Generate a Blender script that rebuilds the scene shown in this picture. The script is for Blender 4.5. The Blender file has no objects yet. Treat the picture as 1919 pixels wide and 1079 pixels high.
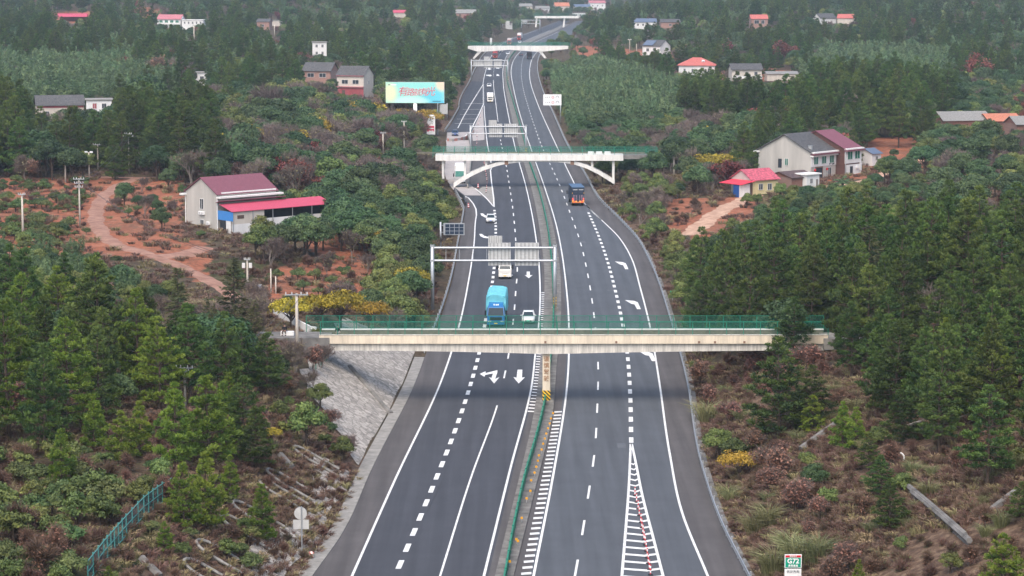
import bpy, math, random
import numpy as np
from mathutils import Vector, Matrix
R = math.radians
random.seed(7); rng = np.random.default_rng(7)
scene = bpy.context.scene
COL = scene.collection

# ---------------------------------------------------------------- camera, sky, sun, exposure
F = 4500.0; CX, CY = 959.5, 539.5; CAMH = 50.0; HORIZON = -70.0
PITCH = math.atan((CY - HORIZON) / F)
SP, CP = math.sin(PITCH), math.cos(PITCH)
cam_data = bpy.data.cameras.new("camera")
cam_data.sensor_width = 36; cam_data.lens = F / 1919 * 36
cam_data.clip_start = 1; cam_data.clip_end = 12000
camera = bpy.data.objects.new("camera", cam_data); COL.objects.link(camera)
camera.location = (0, 0, CAMH); camera.rotation_euler = (math.pi / 2 - PITCH, 0, 0)
scene.camera = camera

SUN_EL, SUN_AZ = R(54), R(196)          # azimuth clockwise from +Y: behind the camera, to the left
world = bpy.data.worlds.new("World"); scene.world = world; world.use_nodes = True
wn = world.node_tree.nodes; wl = world.node_tree.links
sky = wn.new("ShaderNodeTexSky"); sky.sky_type = 'NISHITA'; sky.sun_disc = False
sky.sun_elevation = SUN_EL; sky.sun_rotation = SUN_AZ
sky.air_density = 1.0; sky.dust_density = 4.0; sky.ozone_density = 1.0
bg = wn["Background"]; bg.inputs["Strength"].default_value = 0.145
wl.new(sky.outputs[0], bg.inputs["Color"])
sun_data = bpy.data.lights.new("sun", 'SUN'); sun_data.energy = 0.95; sun_data.angle = R(60)
sun_data.color = (1.0, 0.95, 0.88)
sun = bpy.data.objects.new("sun", sun_data); COL.objects.link(sun)
sd = Vector((math.sin(SUN_AZ) * math.cos(SUN_EL), math.cos(SUN_AZ) * math.cos(SUN_EL), math.sin(SUN_EL)))
sun.rotation_euler = sd.to_track_quat('Z', 'Y').to_euler()
vs = scene.view_settings; vs.view_transform = 'Standard'; vs.look = 'None'; vs.gamma = 1
vs.exposure = 1.0; vs.use_curve_mapping = False
scene.cycles.max_bounces = 6; scene.cycles.diffuse_bounces = 3; scene.cycles.transparent_max_bounces = 24
scene.cycles.volume_bounces = 0; scene.cycles.use_denoising = True

# ---------------------------------------------------------------- photograph pixels <-> places
def ray(px, py):
    u = (px - CX) / F; v = (py - CY) / F
    return u, CP - v * SP, -SP - v * CP
def G(px, py, Z=0.0):                     # point of the level plane Z seen at a pixel
    x, y, z = ray(px, py); t = (Z - CAMH) / z
    return Vector((x * t, y * t, Z))
def V(px, py, Y):                         # point of the upright plane Y seen at a pixel
    x, y, z = ray(px, py); t = Y / y
    return Vector((x * t, Y, CAMH + z * t))
def PX(x, y, z):
    x = np.asarray(x, float); y = np.asarray(y, float); z = np.asarray(z, float) - CAMH
    d = y * CP - z * SP; d = np.maximum(d, 1.0)
    return CX + F * x / d, CY - F * (y * SP + z * CP) / d
def smooth(a, b, x):
    t = np.clip((np.asarray(x, float) - a) / (b - a), 0, 1); return t * t * (3 - 2 * t)

# ---------------------------------------------------------------- mesh helper
class MB:
    def __init__(s): s.v = []; s.f = []; s.t = []; s.m = []; s.n = 0
    def add(s, verts, faces, tint=0.5, mat=0):
        verts = [tuple(v) for v in verts]
        s.v += verts
        for f in faces: s.f.append(tuple(i + s.n for i in f)); s.t.append(tint); s.m.append(mat)
        s.n += len(verts); return s
    def box(s, c, d, rz=0, rx=0, ry=0, mat=0, tint=.5, taper=1.0):
        M = Matrix.Translation(c) @ Matrix.Rotation(rz, 4, 'Z') @ Matrix.Rotation(ry, 4, 'Y') @ Matrix.Rotation(rx, 4, 'X')
        a, b, h = d[0] / 2, d[1] / 2, d[2] / 2; k = taper
        vs_ = [(-a, -b, -h), (a, -b, -h), (a, b, -h), (-a, b, -h), (-a * k, -b * k, h), (a * k, -b * k, h), (a * k, b * k, h), (-a * k, b * k, h)]
        return s.add([M @ Vector(v) for v in vs_], [(3, 2, 1, 0), (4, 5, 6, 7), (0, 1, 5, 4), (1, 2, 6, 5), (2, 3, 7, 6), (3, 0, 4, 7)], tint, mat)
    def bar(s, p, q, w, h=None, mat=0):   # square bar between two points
        p = Vector(p); q = Vector(q); h = h or w; d = (q - p)
        if d.length < 1e-6: return s
        d.normalize(); up = Vector((0, 0, 1)) if abs(d.z) < .95 else Vector((0, 1, 0))
        a = d.cross(up).normalized() * (w / 2); b = a.normalized().cross(d).normalized() * (h / 2)
        vs_ = [p - a - b, p + a - b, p + a + b, p - a + b, q - a - b, q + a - b, q + a + b, q - a + b]
        return s.add(vs_, [(3, 2, 1, 0), (4, 5, 6, 7), (0, 1, 5, 4), (1, 2, 6, 5), (2, 3, 7, 6), (3, 0, 4, 7)], .5, mat)
    def tube(s, pts, rad, n=8, mat=0, cap=True, tint=.5):
        pts = [Vector(p) for p in pts]; k = len(pts)
        if not hasattr(rad, '__len__'): rad = [rad] * k
        vs_ = []; prev = None
        for i, p in enumerate(pts):
            d = (pts[min(i + 1, k - 1)] - pts[max(i - 1, 0)]).normalized()
            up = Vector((0, 0, 1)) if abs(d.z) < .9 else Vector((0, 1, 0))
            if prev is not None: up = prev
            a = d.cross(up).normalized(); b = a.cross(d).normalized(); prev = b
            for j in range(n):
                th = 2 * math.pi * j / n
                vs_.append(p + (a * math.cos(th) + b * math.sin(th)) * rad[i])
        fs = [(i * n + j, i * n + (j + 1) % n, (i + 1) * n + (j + 1) % n, (i + 1) * n + j) for i in range(k - 1) for j in range(n)]
        if cap: fs += [tuple(range(n - 1, -1, -1)), tuple(range((k - 1) * n, k * n))]
        return s.add(vs_, fs, tint, mat)
    def prism(s, poly, a, b, axis='z', mat=0):   # polygon (2-D) extruded from a to b along an axis
        n = len(poly)
        def P3(p, t): return (p[0], p[1], t) if axis == 'z' else ((p[0], t, p[1]) if axis == 'y' else (t, p[0], p[1]))
        vs_ = [P3(p, a) for p in poly] + [P3(p, b) for p in poly]
        fs = [tuple(range(n - 1, -1, -1)), tuple(range(n, 2 * n))] + [(i, (i + 1) % n, n + (i + 1) % n, n + i) for i in range(n)]
        return s.add(vs_, fs, .5, mat)
    def quad(s, a, b, c, d, mat=0, tint=.5): return s.add([a, b, c, d], [(0, 1, 2, 3)], tint, mat)
    def loft(s, secs, mat=0, cap=True):          # rings of equal length
        n = len(secs[0]); vs_ = [p for r in secs for p in r]
        fs = [(i * n + j, i * n + (j + 1) % n, (i + 1) * n + (j + 1) % n, (i + 1) * n + j) for i in range(len(secs) - 1) for j in range(n)]
        if cap: fs += [tuple(range(n - 1, -1, -1)), tuple(range((len(secs) - 1) * n, len(secs) * n))]
        return s.add(vs_, fs, .5, mat)
    def mesh(s, name, mats, smooth_=False):
        me = bpy.data.meshes.new(name); me.from_pydata(s.v, [], s.f)
        for m in (mats if isinstance(mats, (list, tuple)) else [mats]): me.materials.append(m)
        if any(s.m): me.polygons.foreach_set('material_index', s.m)
        if smooth_: me.polygons.foreach_set('use_smooth', [True] * len(s.f))
        import bmesh
        bm = bmesh.new(); bm.from_mesh(me); bmesh.ops.recalc_face_normals(bm, faces=bm.faces); bm.to_mesh(me); bm.free()
        me.update(); return me
    def make(s, name, mats, parent=None, smooth_=False, label=None, kind=None):
        o = bpy.data.objects.new(name, s.mesh(name, mats, smooth_)); COL.objects.link(o)
        if parent: o.parent = parent
        if label: o['label'] = label
        if kind: o['kind'] = kind
        return o

def fast_mesh(name, verts, faces, mats, tint=None, midx=None):   # numpy arrays: faces (n,3) or (n,4)
    me = bpy.data.meshes.new(name); nv = len(verts); nf, k = faces.shape
    me.vertices.add(nv); me.vertices.foreach_set('co', np.asarray(verts, np.float32).ravel())
    me.loops.add(nf * k); me.loops.foreach_set('vertex_index', faces.astype(np.int32).ravel())
    me.polygons.add(nf); me.polygons.foreach_set('loop_start', np.arange(0, nf * k, k, dtype=np.int32))
    me.polygons.foreach_set('loop_total', np.full(nf, k, np.int32))
    for m in mats: me.materials.append(m)
    if midx is not None: me.polygons.foreach_set('material_index', np.asarray(midx, np.int32))
    if tint is not None:
        a = me.attributes.new('tint', 'FLOAT', 'FACE'); a.data.foreach_set('value', np.asarray(tint, np.float32))
    me.update(calc_edges=True); me.validate(); return me

def tag(o, label, cat, group=None, kind=None):
    if label: o['label'] = label
    if cat: o['category'] = cat
    if group: o['group'] = group
    if kind: o['kind'] = kind
    return o
def thing(name, label, cat, loc=(0, 0, 0), rz=0.0, group=None):
    o = bpy.data.objects.new(name, None); COL.objects.link(o); o.empty_display_size = .3
    o.location = loc; o.rotation_euler = (0, 0, rz)
    return tag(o, label, cat, group)
def link_mesh(name, me, parent=None):
    o = bpy.data.objects.new(name, me); COL.objects.link(o)
    if parent: o.parent = parent
    return o
def copy_tree(o, parent=None):
    c = o.copy(); COL.objects.link(c)
    if parent: c.parent = parent
    for ch in o.children: copy_tree(ch, c)
    return c

# ---------------------------------------------------------------- materials
def nodes_of(m):
    m.use_nodes = True; return m.node_tree.nodes, m.node_tree.links, m.node_tree.nodes["Principled BSDF"]
_M = {}
def mat(name, col, rough=.75, var=.12, scale=1.5, metal=0.0, bump=0.0, bscale=8.0, rnd=0.0, spec=.3, emit=0, streak=False, coat=0):
    if name in _M: return _M[name]
    m = bpy.data.materials.new(name); n, l, b = nodes_of(m)
    b.inputs['Roughness'].default_value = rough; b.inputs['Metallic'].default_value = metal
    b.inputs['Specular IOR Level'].default_value = spec
    if coat: b.inputs['Coat Weight'].default_value = coat
    tc = n.new('ShaderNodeTexCoord'); last = None
    if var > 0:
        mp = n.new('ShaderNodeMapping'); l.new(tc.outputs['Object'], mp.inputs[0])
        if streak: mp.inputs['Scale'].default_value = (1, 1, .12)
        nz = n.new('ShaderNodeTexNoise'); nz.inputs['Scale'].default_value = scale; nz.inputs['Detail'].default_value = 5
        nz.inputs['Roughness'].default_value = .65; l.new(mp.outputs[0], nz.inputs['Vector'])
        mr = n.new('ShaderNodeMapRange'); l.new(nz.outputs[0], mr.inputs[0])
        mr.inputs[1].default_value = .3; mr.inputs[2].default_value = .7; mr.inputs[3].default_value = 1 - var; mr.inputs[4].default_value = 1 + var
        hv = n.new('ShaderNodeHueSaturation'); hv.inputs['Color'].default_value = (*col, 1); l.new(mr.outputs[0], hv.inputs['Value'])
        last = hv.outputs[0]
    if rnd > 0:
        oi = n.new('ShaderNodeObjectInfo'); mr2 = n.new('ShaderNodeMapRange'); l.new(oi.outputs['Random'], mr2.inputs[0])
        mr2.inputs[3].default_value = 1 - rnd; mr2.inputs[4].default_value = 1 + rnd
        h2 = n.new('ShaderNodeHueSaturation'); h2.inputs['Color'].default_value = (*col, 1)
        if last: l.new(last, h2.inputs['Color'])
        l.new(mr2.outputs[0], h2.inputs['Value']); last = h2.outputs[0]
    if last: l.new(last, b.inputs['Base Color'])
    else: b.inputs['Base Color'].default_value = (*col, 1)
    if bump:
        nb = n.new('ShaderNodeTexNoise'); nb.inputs['Scale'].default_value = bscale; nb.inputs['Detail'].default_value = 4
        l.new(tc.outputs['Object'], nb.inputs['Vector'])
        bp = n.new('ShaderNodeBump'); bp.inputs['Strength'].default_value = bump; bp.inputs['Distance'].default_value = .1
        l.new(nb.outputs[0], bp.inputs['Height']); l.new(bp.outputs[0], b.inputs['Normal'])
    if emit:
        b.inputs['Emission Color'].default_value = (*col, 1); b.inputs['Emission Strength'].default_value = emit
    _M[name] = m; return m
def leaf_mat(name, ca, cb, rnd=.25, hue=.03, rough=.6, cc=None):
    m = bpy.data.materials.new(name); n, l, b = nodes_of(m)
    b.inputs['Roughness'].default_value = rough; b.inputs['Specular IOR Level'].default_value = .25
    at = n.new('ShaderNodeAttribute'); at.attribute_name = 'tint'
    rp = n.new('ShaderNodeValToRGB'); l.new(at.outputs['Fac'], rp.inputs[0])
    rp.color_ramp.elements[0].color = (*ca, 1); rp.color_ramp.elements[1].color = (*cb, 1)
    if cc: e = rp.color_ramp.elements.new(.5); e.color = (*cc, 1)
    oi = n.new('ShaderNodeObjectInfo')
    mr = n.new('ShaderNodeMapRange'); l.new(oi.outputs['Random'], mr.inputs[0]); mr.inputs[3].default_value = 1 - rnd; mr.inputs[4].default_value = 1 + rnd
    wn_ = n.new('ShaderNodeTexWhiteNoise'); wn_.noise_dimensions = '1D'; l.new(oi.outputs['Random'], wn_.inputs['W'])
    mh = n.new('ShaderNodeMapRange'); l.new(wn_.outputs['Value'], mh.inputs[0]); mh.inputs[3].default_value = .5 - hue; mh.inputs[4].default_value = .5 + hue
    hs = n.new('ShaderNodeHueSaturation'); l.new(rp.outputs[0], hs.inputs['Color']); l.new(mr.outputs[0], hs.inputs['Value']); l.new(mh.outputs[0], hs.inputs['Hue'])
    l.new(hs.outputs[0], b.inputs['Base Color'])
    return m

# ---------------------------------------------------------------- the motorway, traced on the level plane
def curve(pts):                            # pixels on the road plane -> arrays (Y ascending, X)
    w = sorted([tuple(G(*p)) for p in pts], key=lambda a: a[1])
    return np.array([a[1] for a in w]), np.array([a[0] for a in w])
def spline(c):                             # smooth monotone-Y interpolation (Catmull-Rom tangents)
    Y, X = c; m = np.gradient(X, Y)
    def f(y):
        y = np.asarray(y, float); i = np.clip(np.searchsorted(Y, y) - 1, 0, len(Y) - 2)
        h = Y[i + 1] - Y[i]; t = np.clip((y - Y[i]) / h, -2, 2)
        r = (2*t**3 - 3*t**2 + 1) * X[i] + (t**3 - 2*t**2 + t) * h * m[i] + (-2*t**3 + 3*t**2) * X[i + 1] + (t**3 - t**2) * h * m[i + 1]
        r = np.where(y < Y[0], X[0] + m[0] * (y - Y[0]), r)
        return np.where(y > Y[-1], X[-1] + m[-1] * (y - Y[-1]), r)
    return f
a0 = spline(curve([(590,1079),(640,1009),(700,880),(780,720),(803,658),(823,610),(848,533),(862,460),(872,403),(876,362),(880,330),(884,285),(872,235),(863,203),(884,150),(894,127),(908,103),(933,83),(1010,53)]))
a1 = spline(curve([(660,1079),(740,900),(825,719),(860,612),(878,527),(888,460),(893,403),(906,365),(920,320),(913,267),(907,197),(905,160),(912,127),(922,103),(940,83),(1013,54)]))
a2 = spline(curve([(907,1079),(955,884),(997,719),(1003,665),(1011,593),(1011,510),(1003,437),(987,355),(968,287),(953,217),(943,155),(943,127),(949,106),(963,89),(1032,56)]))
a3 = spline(curve([(928,1079),(965,930),(1003,760),(1011,690),(1018,600),(1020,510),(1012,437),(996,355),(976,287),(958,217),(946,155),(945,127),(951,106),(965,89),(1034,56)]))
a4 = spline(curve([(963,1079),(1000,930),(1036,775),(1043,690),(1051,600),(1050,510),(1039,437),(1017,355),(995,287),(972,220),(957,160),(954,130),(959,110),(973,93),(1042,58)]))
a5 = spline(curve([(1000,1079),(1035,900),(1063,719),(1066,607),(1060,527),(1046,437),(1022,355),(1000,293),(977,223),(962,163),(958,130),(964,110),(978,94),(1047,59)]))
a6 = spline(curve([(1326,1079),(1278,960),(1255,850),(1236,719),(1217,607),(1200,540),(1183,483),(1160,445),(1127,412),(1098,384),(1073,337),(1040,267),(1007,193),(993,147),(993,127),(999,107),(1012,92),(1065,66)]))
a7 = spline(curve([(1390,1079),(1350,1000),(1309,880),(1282,719),(1253,607),(1217,500),(1188,447),(1161,417),(1121,377),(1094,330),(1064,280),(1035,215),(1015,170),(1006,127),(1010,105),(1023,91),(1085,66)]))
DASH = 14.5
K = G(CX, 500).y + CAMH * math.tan(PITCH); K *= 570
def Yp(py): return K / (py + 70) - CAMH * math.tan(PITCH)

lot = spline(curve([(876,400),(856,360),(838,335),(836,300),(838,270),(836,249),(845,235),(862,205),(880,160),(893,127)]))     # outer edge of the ramp and the service yard
def edgeL(y):
    y = np.asarray(y, float); e = a0(y)
    w = (y > Yp(396)) & (y < Yp(130))
    return np.where(w, np.minimum(e, lot(y)), e)
def edgeR(y): return a7(y)

def wob(x, y, s, seed=0):                  # soft sum of sines, -1..1
    a = seed * 1.7
    return (np.sin(x / s + a + 1.3 * np.sin(y / s * .7 + a)) + np.sin(y / s * 1.1 + 2 * a + np.sin(x / s * .6)) + np.sin((x + y) / s * .8 + 3 * a)) / 3
def H(x, y):
    x = np.asarray(x, float); y = np.asarray(y, float)
    tl = edgeL(y) - x; tr = x - edgeR(y)
    # left: cutting that climbs to a terrace, then open ground
    near = 1 - smooth(292, 335, y)
    zl = near * (np.clip((tl - 1.6) * .62, 0, 7.2) + .05 * np.clip(tl - 13, 0, 60)) + (1 - near) * np.clip((tl - 2) * .11, 0, 5)
    # right: long hillside that falls off behind the near bridge
    cap = np.interp(y, [150, 210, 250, 300, 360, 430], [19, 17, 14, 8.5, 6, 3.2])
    rate = np.interp(y, [320, 430], [.45, .10])
    ur = np.clip((tr - 2.2) * rate, 0, None)
    zr = cap * (1 - np.exp(-ur / cap * 1.25)) * 1.05
    t = np.maximum(np.maximum(tl, tr), 0)
    z = np.where(tl > 0, zl, np.where(tr > 0, zr, 0))
    rise = np.interp(y, [0, 480, 700, 1000, 1300, 2000, 2600, 3300, 4600], [0, 0, 2, 6, 12, 26, 42, 66, 110])
    side = 1 - np.exp(-t / 90); ahead = smooth(1950, 2900, y)
    z = z + rise * np.maximum(side, ahead * .8)
    z = z + (1 - np.exp(-t / 30)) * (wob(x, y, 38) * .9 + wob(x, y, 120, 2) * np.interp(y, [300, 700, 1500], [.5, 2.0, 5.0])) + (1 - np.exp(-t / 6)) * wob(x, y, 7, 5) * .22
    inside = (tl <= 0) & (tr <= 0) & (y < 2100)
    z = np.where(inside, -.4, z - .12 + np.where(y > 2100, 0, 0) - .28 * np.exp(-np.maximum(t, 0) / .8))
    return z
def Hs(x, y): return float(H(np.array([x]), np.array([y]))[0])
_tt = np.concatenate([np.linspace(140, 700, 1400), np.linspace(701, 4500, 2600)])
def T(px, py):                             # first point of the terrain seen at a pixel
    x, y, z = ray(px, py); s = _tt
    d = CAMH + z * s - H(x * s, y * s)
    k = np.nonzero(d < 0)[0]
    if not len(k): s0 = 4400.0
    else:
        i = k[0]; s0 = _tt[0] if i == 0 else _tt[i - 1] + (_tt[i] - _tt[i - 1]) * d[i - 1] / (d[i - 1] - d[i])
    X, Y = x * s0, y * s0
    return Vector((X, Y, Hs(X, Y)))
def inpoly(px, py, poly):
    px = np.asarray(px, float); py = np.asarray(py, float); r = np.zeros(px.shape, bool); n = len(poly)
    for i in range(n):
        x1, y1 = poly[i]; x2, y2 = poly[(i + 1) % n]
        if y1 == y2: continue
        c = ((y1 > py) != (y2 > py)) & (px < (x2 - x1) * (py - y1) / (y2 - y1) + x1)
        r ^= c
    return r

# ---------------------------------------------------------------- terrain sheet with its covers
def axis_steps(spans):
    out = [spans[0][0]]
    for a, b, s0, s1 in spans:
        p = a
        while p < b - 1e-6:
            f = (p - a) / (b - a); p = min(b, p + s0 + (s1 - s0) * f); out.append(p)
    return np.array(out)
ys = axis_steps([(60, 180, 8, 2), (180, 620, 1.8, 2.4), (620, 1100, 2.4, 6), (1100, 4600, 6, 60)])
xp = axis_steps([(0, 95, 1.4, 1.6), (95, 260, 1.6, 6), (260, 1500, 6, 50)])
xs = np.concatenate([-xp[:0:-1], xp])
GX, GY = np.meshgrid(xs, ys); GZ = H(GX, GY)
ny, nx = GX.shape
idx = np.arange(ny * nx).reshape(ny, nx)
faces = np.stack([idx[:-1, :-1], idx[:-1, 1:], idx[1:, 1:], idx[1:, :-1]], -1).reshape(-1, 4)
verts = np.stack([GX, GY, GZ], -1).reshape(-1, 3)
jx = wob(GX, GY, 3.1, 1) * 7 + wob(GX, GY, 9, 4) * 9; jy = wob(GX, GY, 2.7, 3) * 3 + wob(GX, GY, 8, 6) * 4
ppx, ppy = PX(GX, GY, GZ); ppx = ppx + jx * 300 / np.maximum(GY, 150); ppy = ppy + jy * 300 / np.maximum(GY, 150)
RED = [[(-60,475),(-60,336),(150,332),(250,336),(340,330),(345,430),(400,470),(380,530),(300,488),(200,482),(100,476)],
       [(480,560),(520,500),(640,480),(720,500),(740,560),(640,575)], [(560,440),(690,440),(700,560),(620,520)],
       [(1225,375),(1330,372),(1300,450),(1225,420)], [(1285,445),(1300,380),(1420,358),(1430,400),(1330,450)],
       [(1610,260),(1700,255),(1790,280),(1760,310),(1640,330),(1560,345),(1500,350)],
       [(1330,255),(1375,255),(1370,285),(1335,285)], [(1070,85),(1130,88),(1270,98),(1290,125),(1190,118),(1090,112)],
       [(80,24),(200,20),(190,42),(90,45)], [(250,15),(320,15),(320,38),(260,38)], [(795,82),(850,85),(840,110),(800,105)],
       [(1255,110),(1440,125),(1500,140),(1380,160),(1270,140)], [(1860,240),(1880,260),(1760,250)]]
DRY = [[(1290,720),(1420,660),(1560,700),(1980,700),(1980,1140),(1390,1140),(1340,960)], [(560,1140),(700,870),(560,740),(440,840),(300,1000),(240,1140)],
       [(290,335),(560,300),(780,290),(850,330),(700,350),(480,330)], [(1160,400),(1220,470),(1260,560),(1300,560),(1250,440)], [(1700,330),(1960,300),(1960,400),(1740,385)],
       [(1380,128),(1520,120),(1600,150),(1500,170)], [(800,180),(870,130),(890,150),(830,250)], [(480,100),(700,100),(720,180),(560,170)], [(1480,160),(1919,150),(1919,230),(1700,230)]]
GRN = [[(-60,1140),(-60,860),(200,900),(320,900),(240,1140)], [(370,490),(700,480),(720,600),(420,560)], [(1440,345),(1720,345),(1740,400),(1400,420)]]
cov = np.zeros((ny, nx, 4), np.float32); cov[..., 3] = 1
for k, polys in enumerate((RED, DRY, GRN)):
    for p in polys: cov[..., k] = np.maximum(cov[..., k], inpoly(ppx, ppy, p).astype(np.float32))
me = fast_mesh('ground', verts, faces, [])
ca = me.color_attributes.new('cover', 'FLOAT_COLOR', 'POINT'); ca.data.foreach_set('color', cov.reshape(-1))
me.polygons.foreach_set('use_smooth', [True] * len(me.polygons))
gm = bpy.data.materials.new('ground_cover'); n, l, b = nodes_of(gm); b.inputs['Roughness'].default_value = .95; b.inputs['Specular IOR Level'].default_value = .1
at = n.new('ShaderNodeAttribute'); at.attribute_name = 'cover'; sp = n.new('ShaderNodeSeparateColor'); l.new(at.outputs['Color'], sp.inputs[0])
tc = n.new('ShaderNodeTexCoord')
def nz(scale, detail=6, rough=.65):
    t = n.new('ShaderNodeTexNoise'); t.inputs['Scale'].default_value = scale; t.inputs['Detail'].default_value = detail; t.inputs['Roughness'].default_value = rough
    l.new(tc.outputs['Object'], t.inputs['Vector']); return t.outputs[0]
def ramp(fac, stops):
    r = n.new('ShaderNodeValToRGB'); l.new(fac, r.inputs[0]); e = r.color_ramp.elements
    e[0].position, e[0].color = stops[0][0], (*stops[0][1], 1); e[1].position, e[1].color = stops[-1][0], (*stops[-1][1], 1)
    for p, c in stops[1:-1]: q = e.new(p); q.color = (*c, 1)
    return r.outputs[0]
def mix(fac, a, c):
    m = n.new('ShaderNodeMix'); m.data_type = 'RGBA'
    if isinstance(fac, float): m.inputs[0].default_value = fac
    else: l.new(fac, m.inputs[0])
    l.new(a, m.inputs[6]); l.new(c, m.inputs[7]); return m.outputs[2]
def soft(fac, noise, lo=.35, hi=.75):      # cover edge broken up by noise
    a = n.new('ShaderNodeMath'); a.operation = 'MULTIPLY_ADD'; l.new(noise, a.inputs[0]); a.inputs[1].default_value = .9; l.new(fac, a.inputs[2])
    m = n.new('ShaderNodeMapRange'); l.new(a.outputs[0], m.inputs[0]); m.inputs[1].default_value = lo + .45; m.inputs[2].default_value = hi + .45; return m.outputs[0]
n1, n2, n3 = nz(.35), nz(1.4, 8), nz(.06, 4)
litter = ramp(n2, [(.3, (.035, .030, .022)), (.5, (.075, .058, .040)), (.72, (.075, .085, .035))])
redc = ramp(n1, [(.25, (.15, .052, .030)), (.5, (.33, .112, .060)), (.72, (.40, .19, .12))])
redd = ramp(n2, [(.35, (.12, .075, .050)), (.65, (.42, .15, .085))]); redc = mix(.35, redc, redd)
dry = ramp(n2, [(.28, (.050, .034, .026)), (.5, (.125, .082, .058)), (.72, (.25, .18, .12))])
grn = ramp(n2, [(.3, (.022, .030, .012)), (.55, (.055, .062, .024)), (.75, (.11, .092, .05))])
cc = mix(soft(sp.outputs[1], n1), litter, dry); cc = mix(soft(sp.outputs[2], n1), cc, grn); cc = mix(soft(sp.outputs[0], n1), cc, redc)
patch = ramp(n3, [(.42, (0, 0, 0)), (.62, (1, 1, 1))])
sc = n.new('ShaderNodeMath'); sc.operation = 'MULTIPLY'; l.new(patch, sc.inputs[0]); sc.inputs[1].default_value = .35
cc = mix(sc.outputs[0], cc, dry); g2 = ramp(nz(.55, 5), [(.52, (0, 0, 0)), (.66, (.75, .75, .75))]); cc = mix(g2, cc, dry)
l.new(cc, b.inputs['Base Color'])
bp = n.new('ShaderNodeBump'); bp.inputs['Strength'].default_value = .7; bp.inputs['Distance'].default_value = .4; l.new(n2, bp.inputs['Height']); l.new(bp.outputs[0], b.inputs['Normal'])
me.materials.append(gm)
ground = link_mesh('ground', me); ground['kind'] = 'structure'

# ---------------------------------------------------------------- road surfaces
def road_mat(name, c, var=.10, lanes=True):
    m = bpy.data.materials.new(name); n, l, b = nodes_of(m); b.inputs['Roughness'].default_value = .82; b.inputs['Specular IOR Level'].default_value = .25
    tc = n.new('ShaderNodeTexCoord'); out = None
    mp = n.new('ShaderNodeMapping'); mp.inputs['Scale'].default_value = (1, .045, 1); l.new(tc.outputs['Object'], mp.inputs[0])
    t1 = n.new('ShaderNodeTexNoise'); t1.inputs['Scale'].default_value = 1.1; t1.inputs['Detail'].default_value = 4; l.new(mp.outputs[0], t1.inputs['Vector'])
    t2 = n.new('ShaderNodeTexNoise'); t2.inputs['Scale'].default_value = .25; t2.inputs['Detail'].default_value = 8; t2.inputs['Roughness'].default_value = .7; l.new(tc.outputs['Object'], t2.inputs['Vector'])
    t3 = n.new('ShaderNodeTexNoise'); t3.inputs['Scale'].default_value = 14; t3.inputs['Detail'].default_value = 3; l.new(tc.outputs['Object'], t3.inputs['Vector'])
    def mr(s, a, z):
        r = n.new('ShaderNodeMapRange'); l.new(s, r.inputs[0]); r.inputs[1].default_value = .32; r.inputs[2].default_value = .68; r.inputs[3].default_value = a; r.inputs[4].default_value = z; return r.outputs[0]
    def mul(a, c):
        k = n.new('ShaderNodeMath'); k.operation = 'MULTIPLY'; l.new(a, k.inputs[0]); l.new(c, k.inputs[1]); return k.outputs[0]
    sx = n.new('ShaderNodeTexWave'); sx.wave_type = 'BANDS'; sx.bands_direction = 'X'; sx.inputs['Scale'].default_value = .165; sx.inputs['Distortion'].default_value = 1.2; sx.inputs['Detail'].default_value = 1; l.new(mp.outputs[0], sx.inputs['Vector'])
    v = mul(mul(mul(mr(t1.outputs[0], 1 - var, 1 + var), mr(t2.outputs[0], 1 - var * .8, 1 + var * .8)), mr(t3.outputs[0], .93, 1.07)), mr(sx.outputs['Fac'], 1.04, .95))
    hs = n.new('ShaderNodeHueSaturation'); hs.inputs['Color'].default_value = (*c, 1); l.new(v, hs.inputs['Value']); l.new(hs.outputs[0], b.inputs['Base Color'])
    return m
ASPH_L = road_mat('asphalt_newer', (.055, .058, .068)); ASPH_R = road_mat('asphalt_older', (.080, .087, .098)); SHOULDER = road_mat('asphalt_shoulder', (.088, .081, .080), .13)
CONC = mat('concrete_weathered', (.25, .24, .22), .9, .3, .9, bump=.3, bscale=3); CONC_D = mat('concrete_dark', (.165, .158, .148), .9, .45, .8, bump=.3, bscale=3)
CONC_PALE = mat('concrete_yard', (.36, .33, .315), .9, .14, .4); PAINT = mat('road_paint', (.70, .70, .68), .6, .20, 1.1)
Yr = np.concatenate([np.arange(150, 460, 3.0), np.arange(460, 1000, 6.0), np.arange(1000, 2101, 14.0)])
def strip(name, fa, fb, z, m, yr=Yr, parent=None, height=0.0, kind='structure', solid=False):
    A, B = fa(yr), fb(yr); n_ = len(yr)
    if not solid and not height:
        v = np.concatenate([np.stack([A, yr, np.full(n_, z)], 1), np.stack([B, yr, np.full(n_, z)], 1)])
        i = np.arange(n_ - 1); f = np.stack([i, n_ + i, n_ + i + 1, i + 1], 1)
        o = link_mesh(name, fast_mesh(name, v, f, [m]), parent)
    else:
        mb = MB(); mb.loft([[(A[i], yr[i], z), (B[i], yr[i], z), (B[i], yr[i], z + height), (A[i], yr[i], z + height)] for i in range(n_)])
        o = mb.make(name, m, parent)
    if kind: o['kind'] = kind
    return o
def off(f, d): return lambda y: f(y) + d
far_cap = Yr[Yr <= 1990]
road_left = strip('road', a1, off(a2, .35), 0, ASPH_L); road_right = strip('road', off(a5, -.35), off(a6, .15), 0, ASPH_R)
strip('road_shoulder', off(a0, -.2), a1, 0, SHOULDER); strip('road_shoulder', off(a6, .15), off(a7, .5), 0, SHOULDER)
strip('median_gutter', off(a2, .35), a3, 0, SHOULDER); strip('median_gutter', a4, off(a5, -.35), 0, SHOULDER)
strip('median', a3, a4, -.2, CONC_D, height=.34, yr=far_cap)
ynr = np.arange(150, Yp(664), 3.0)
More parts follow.
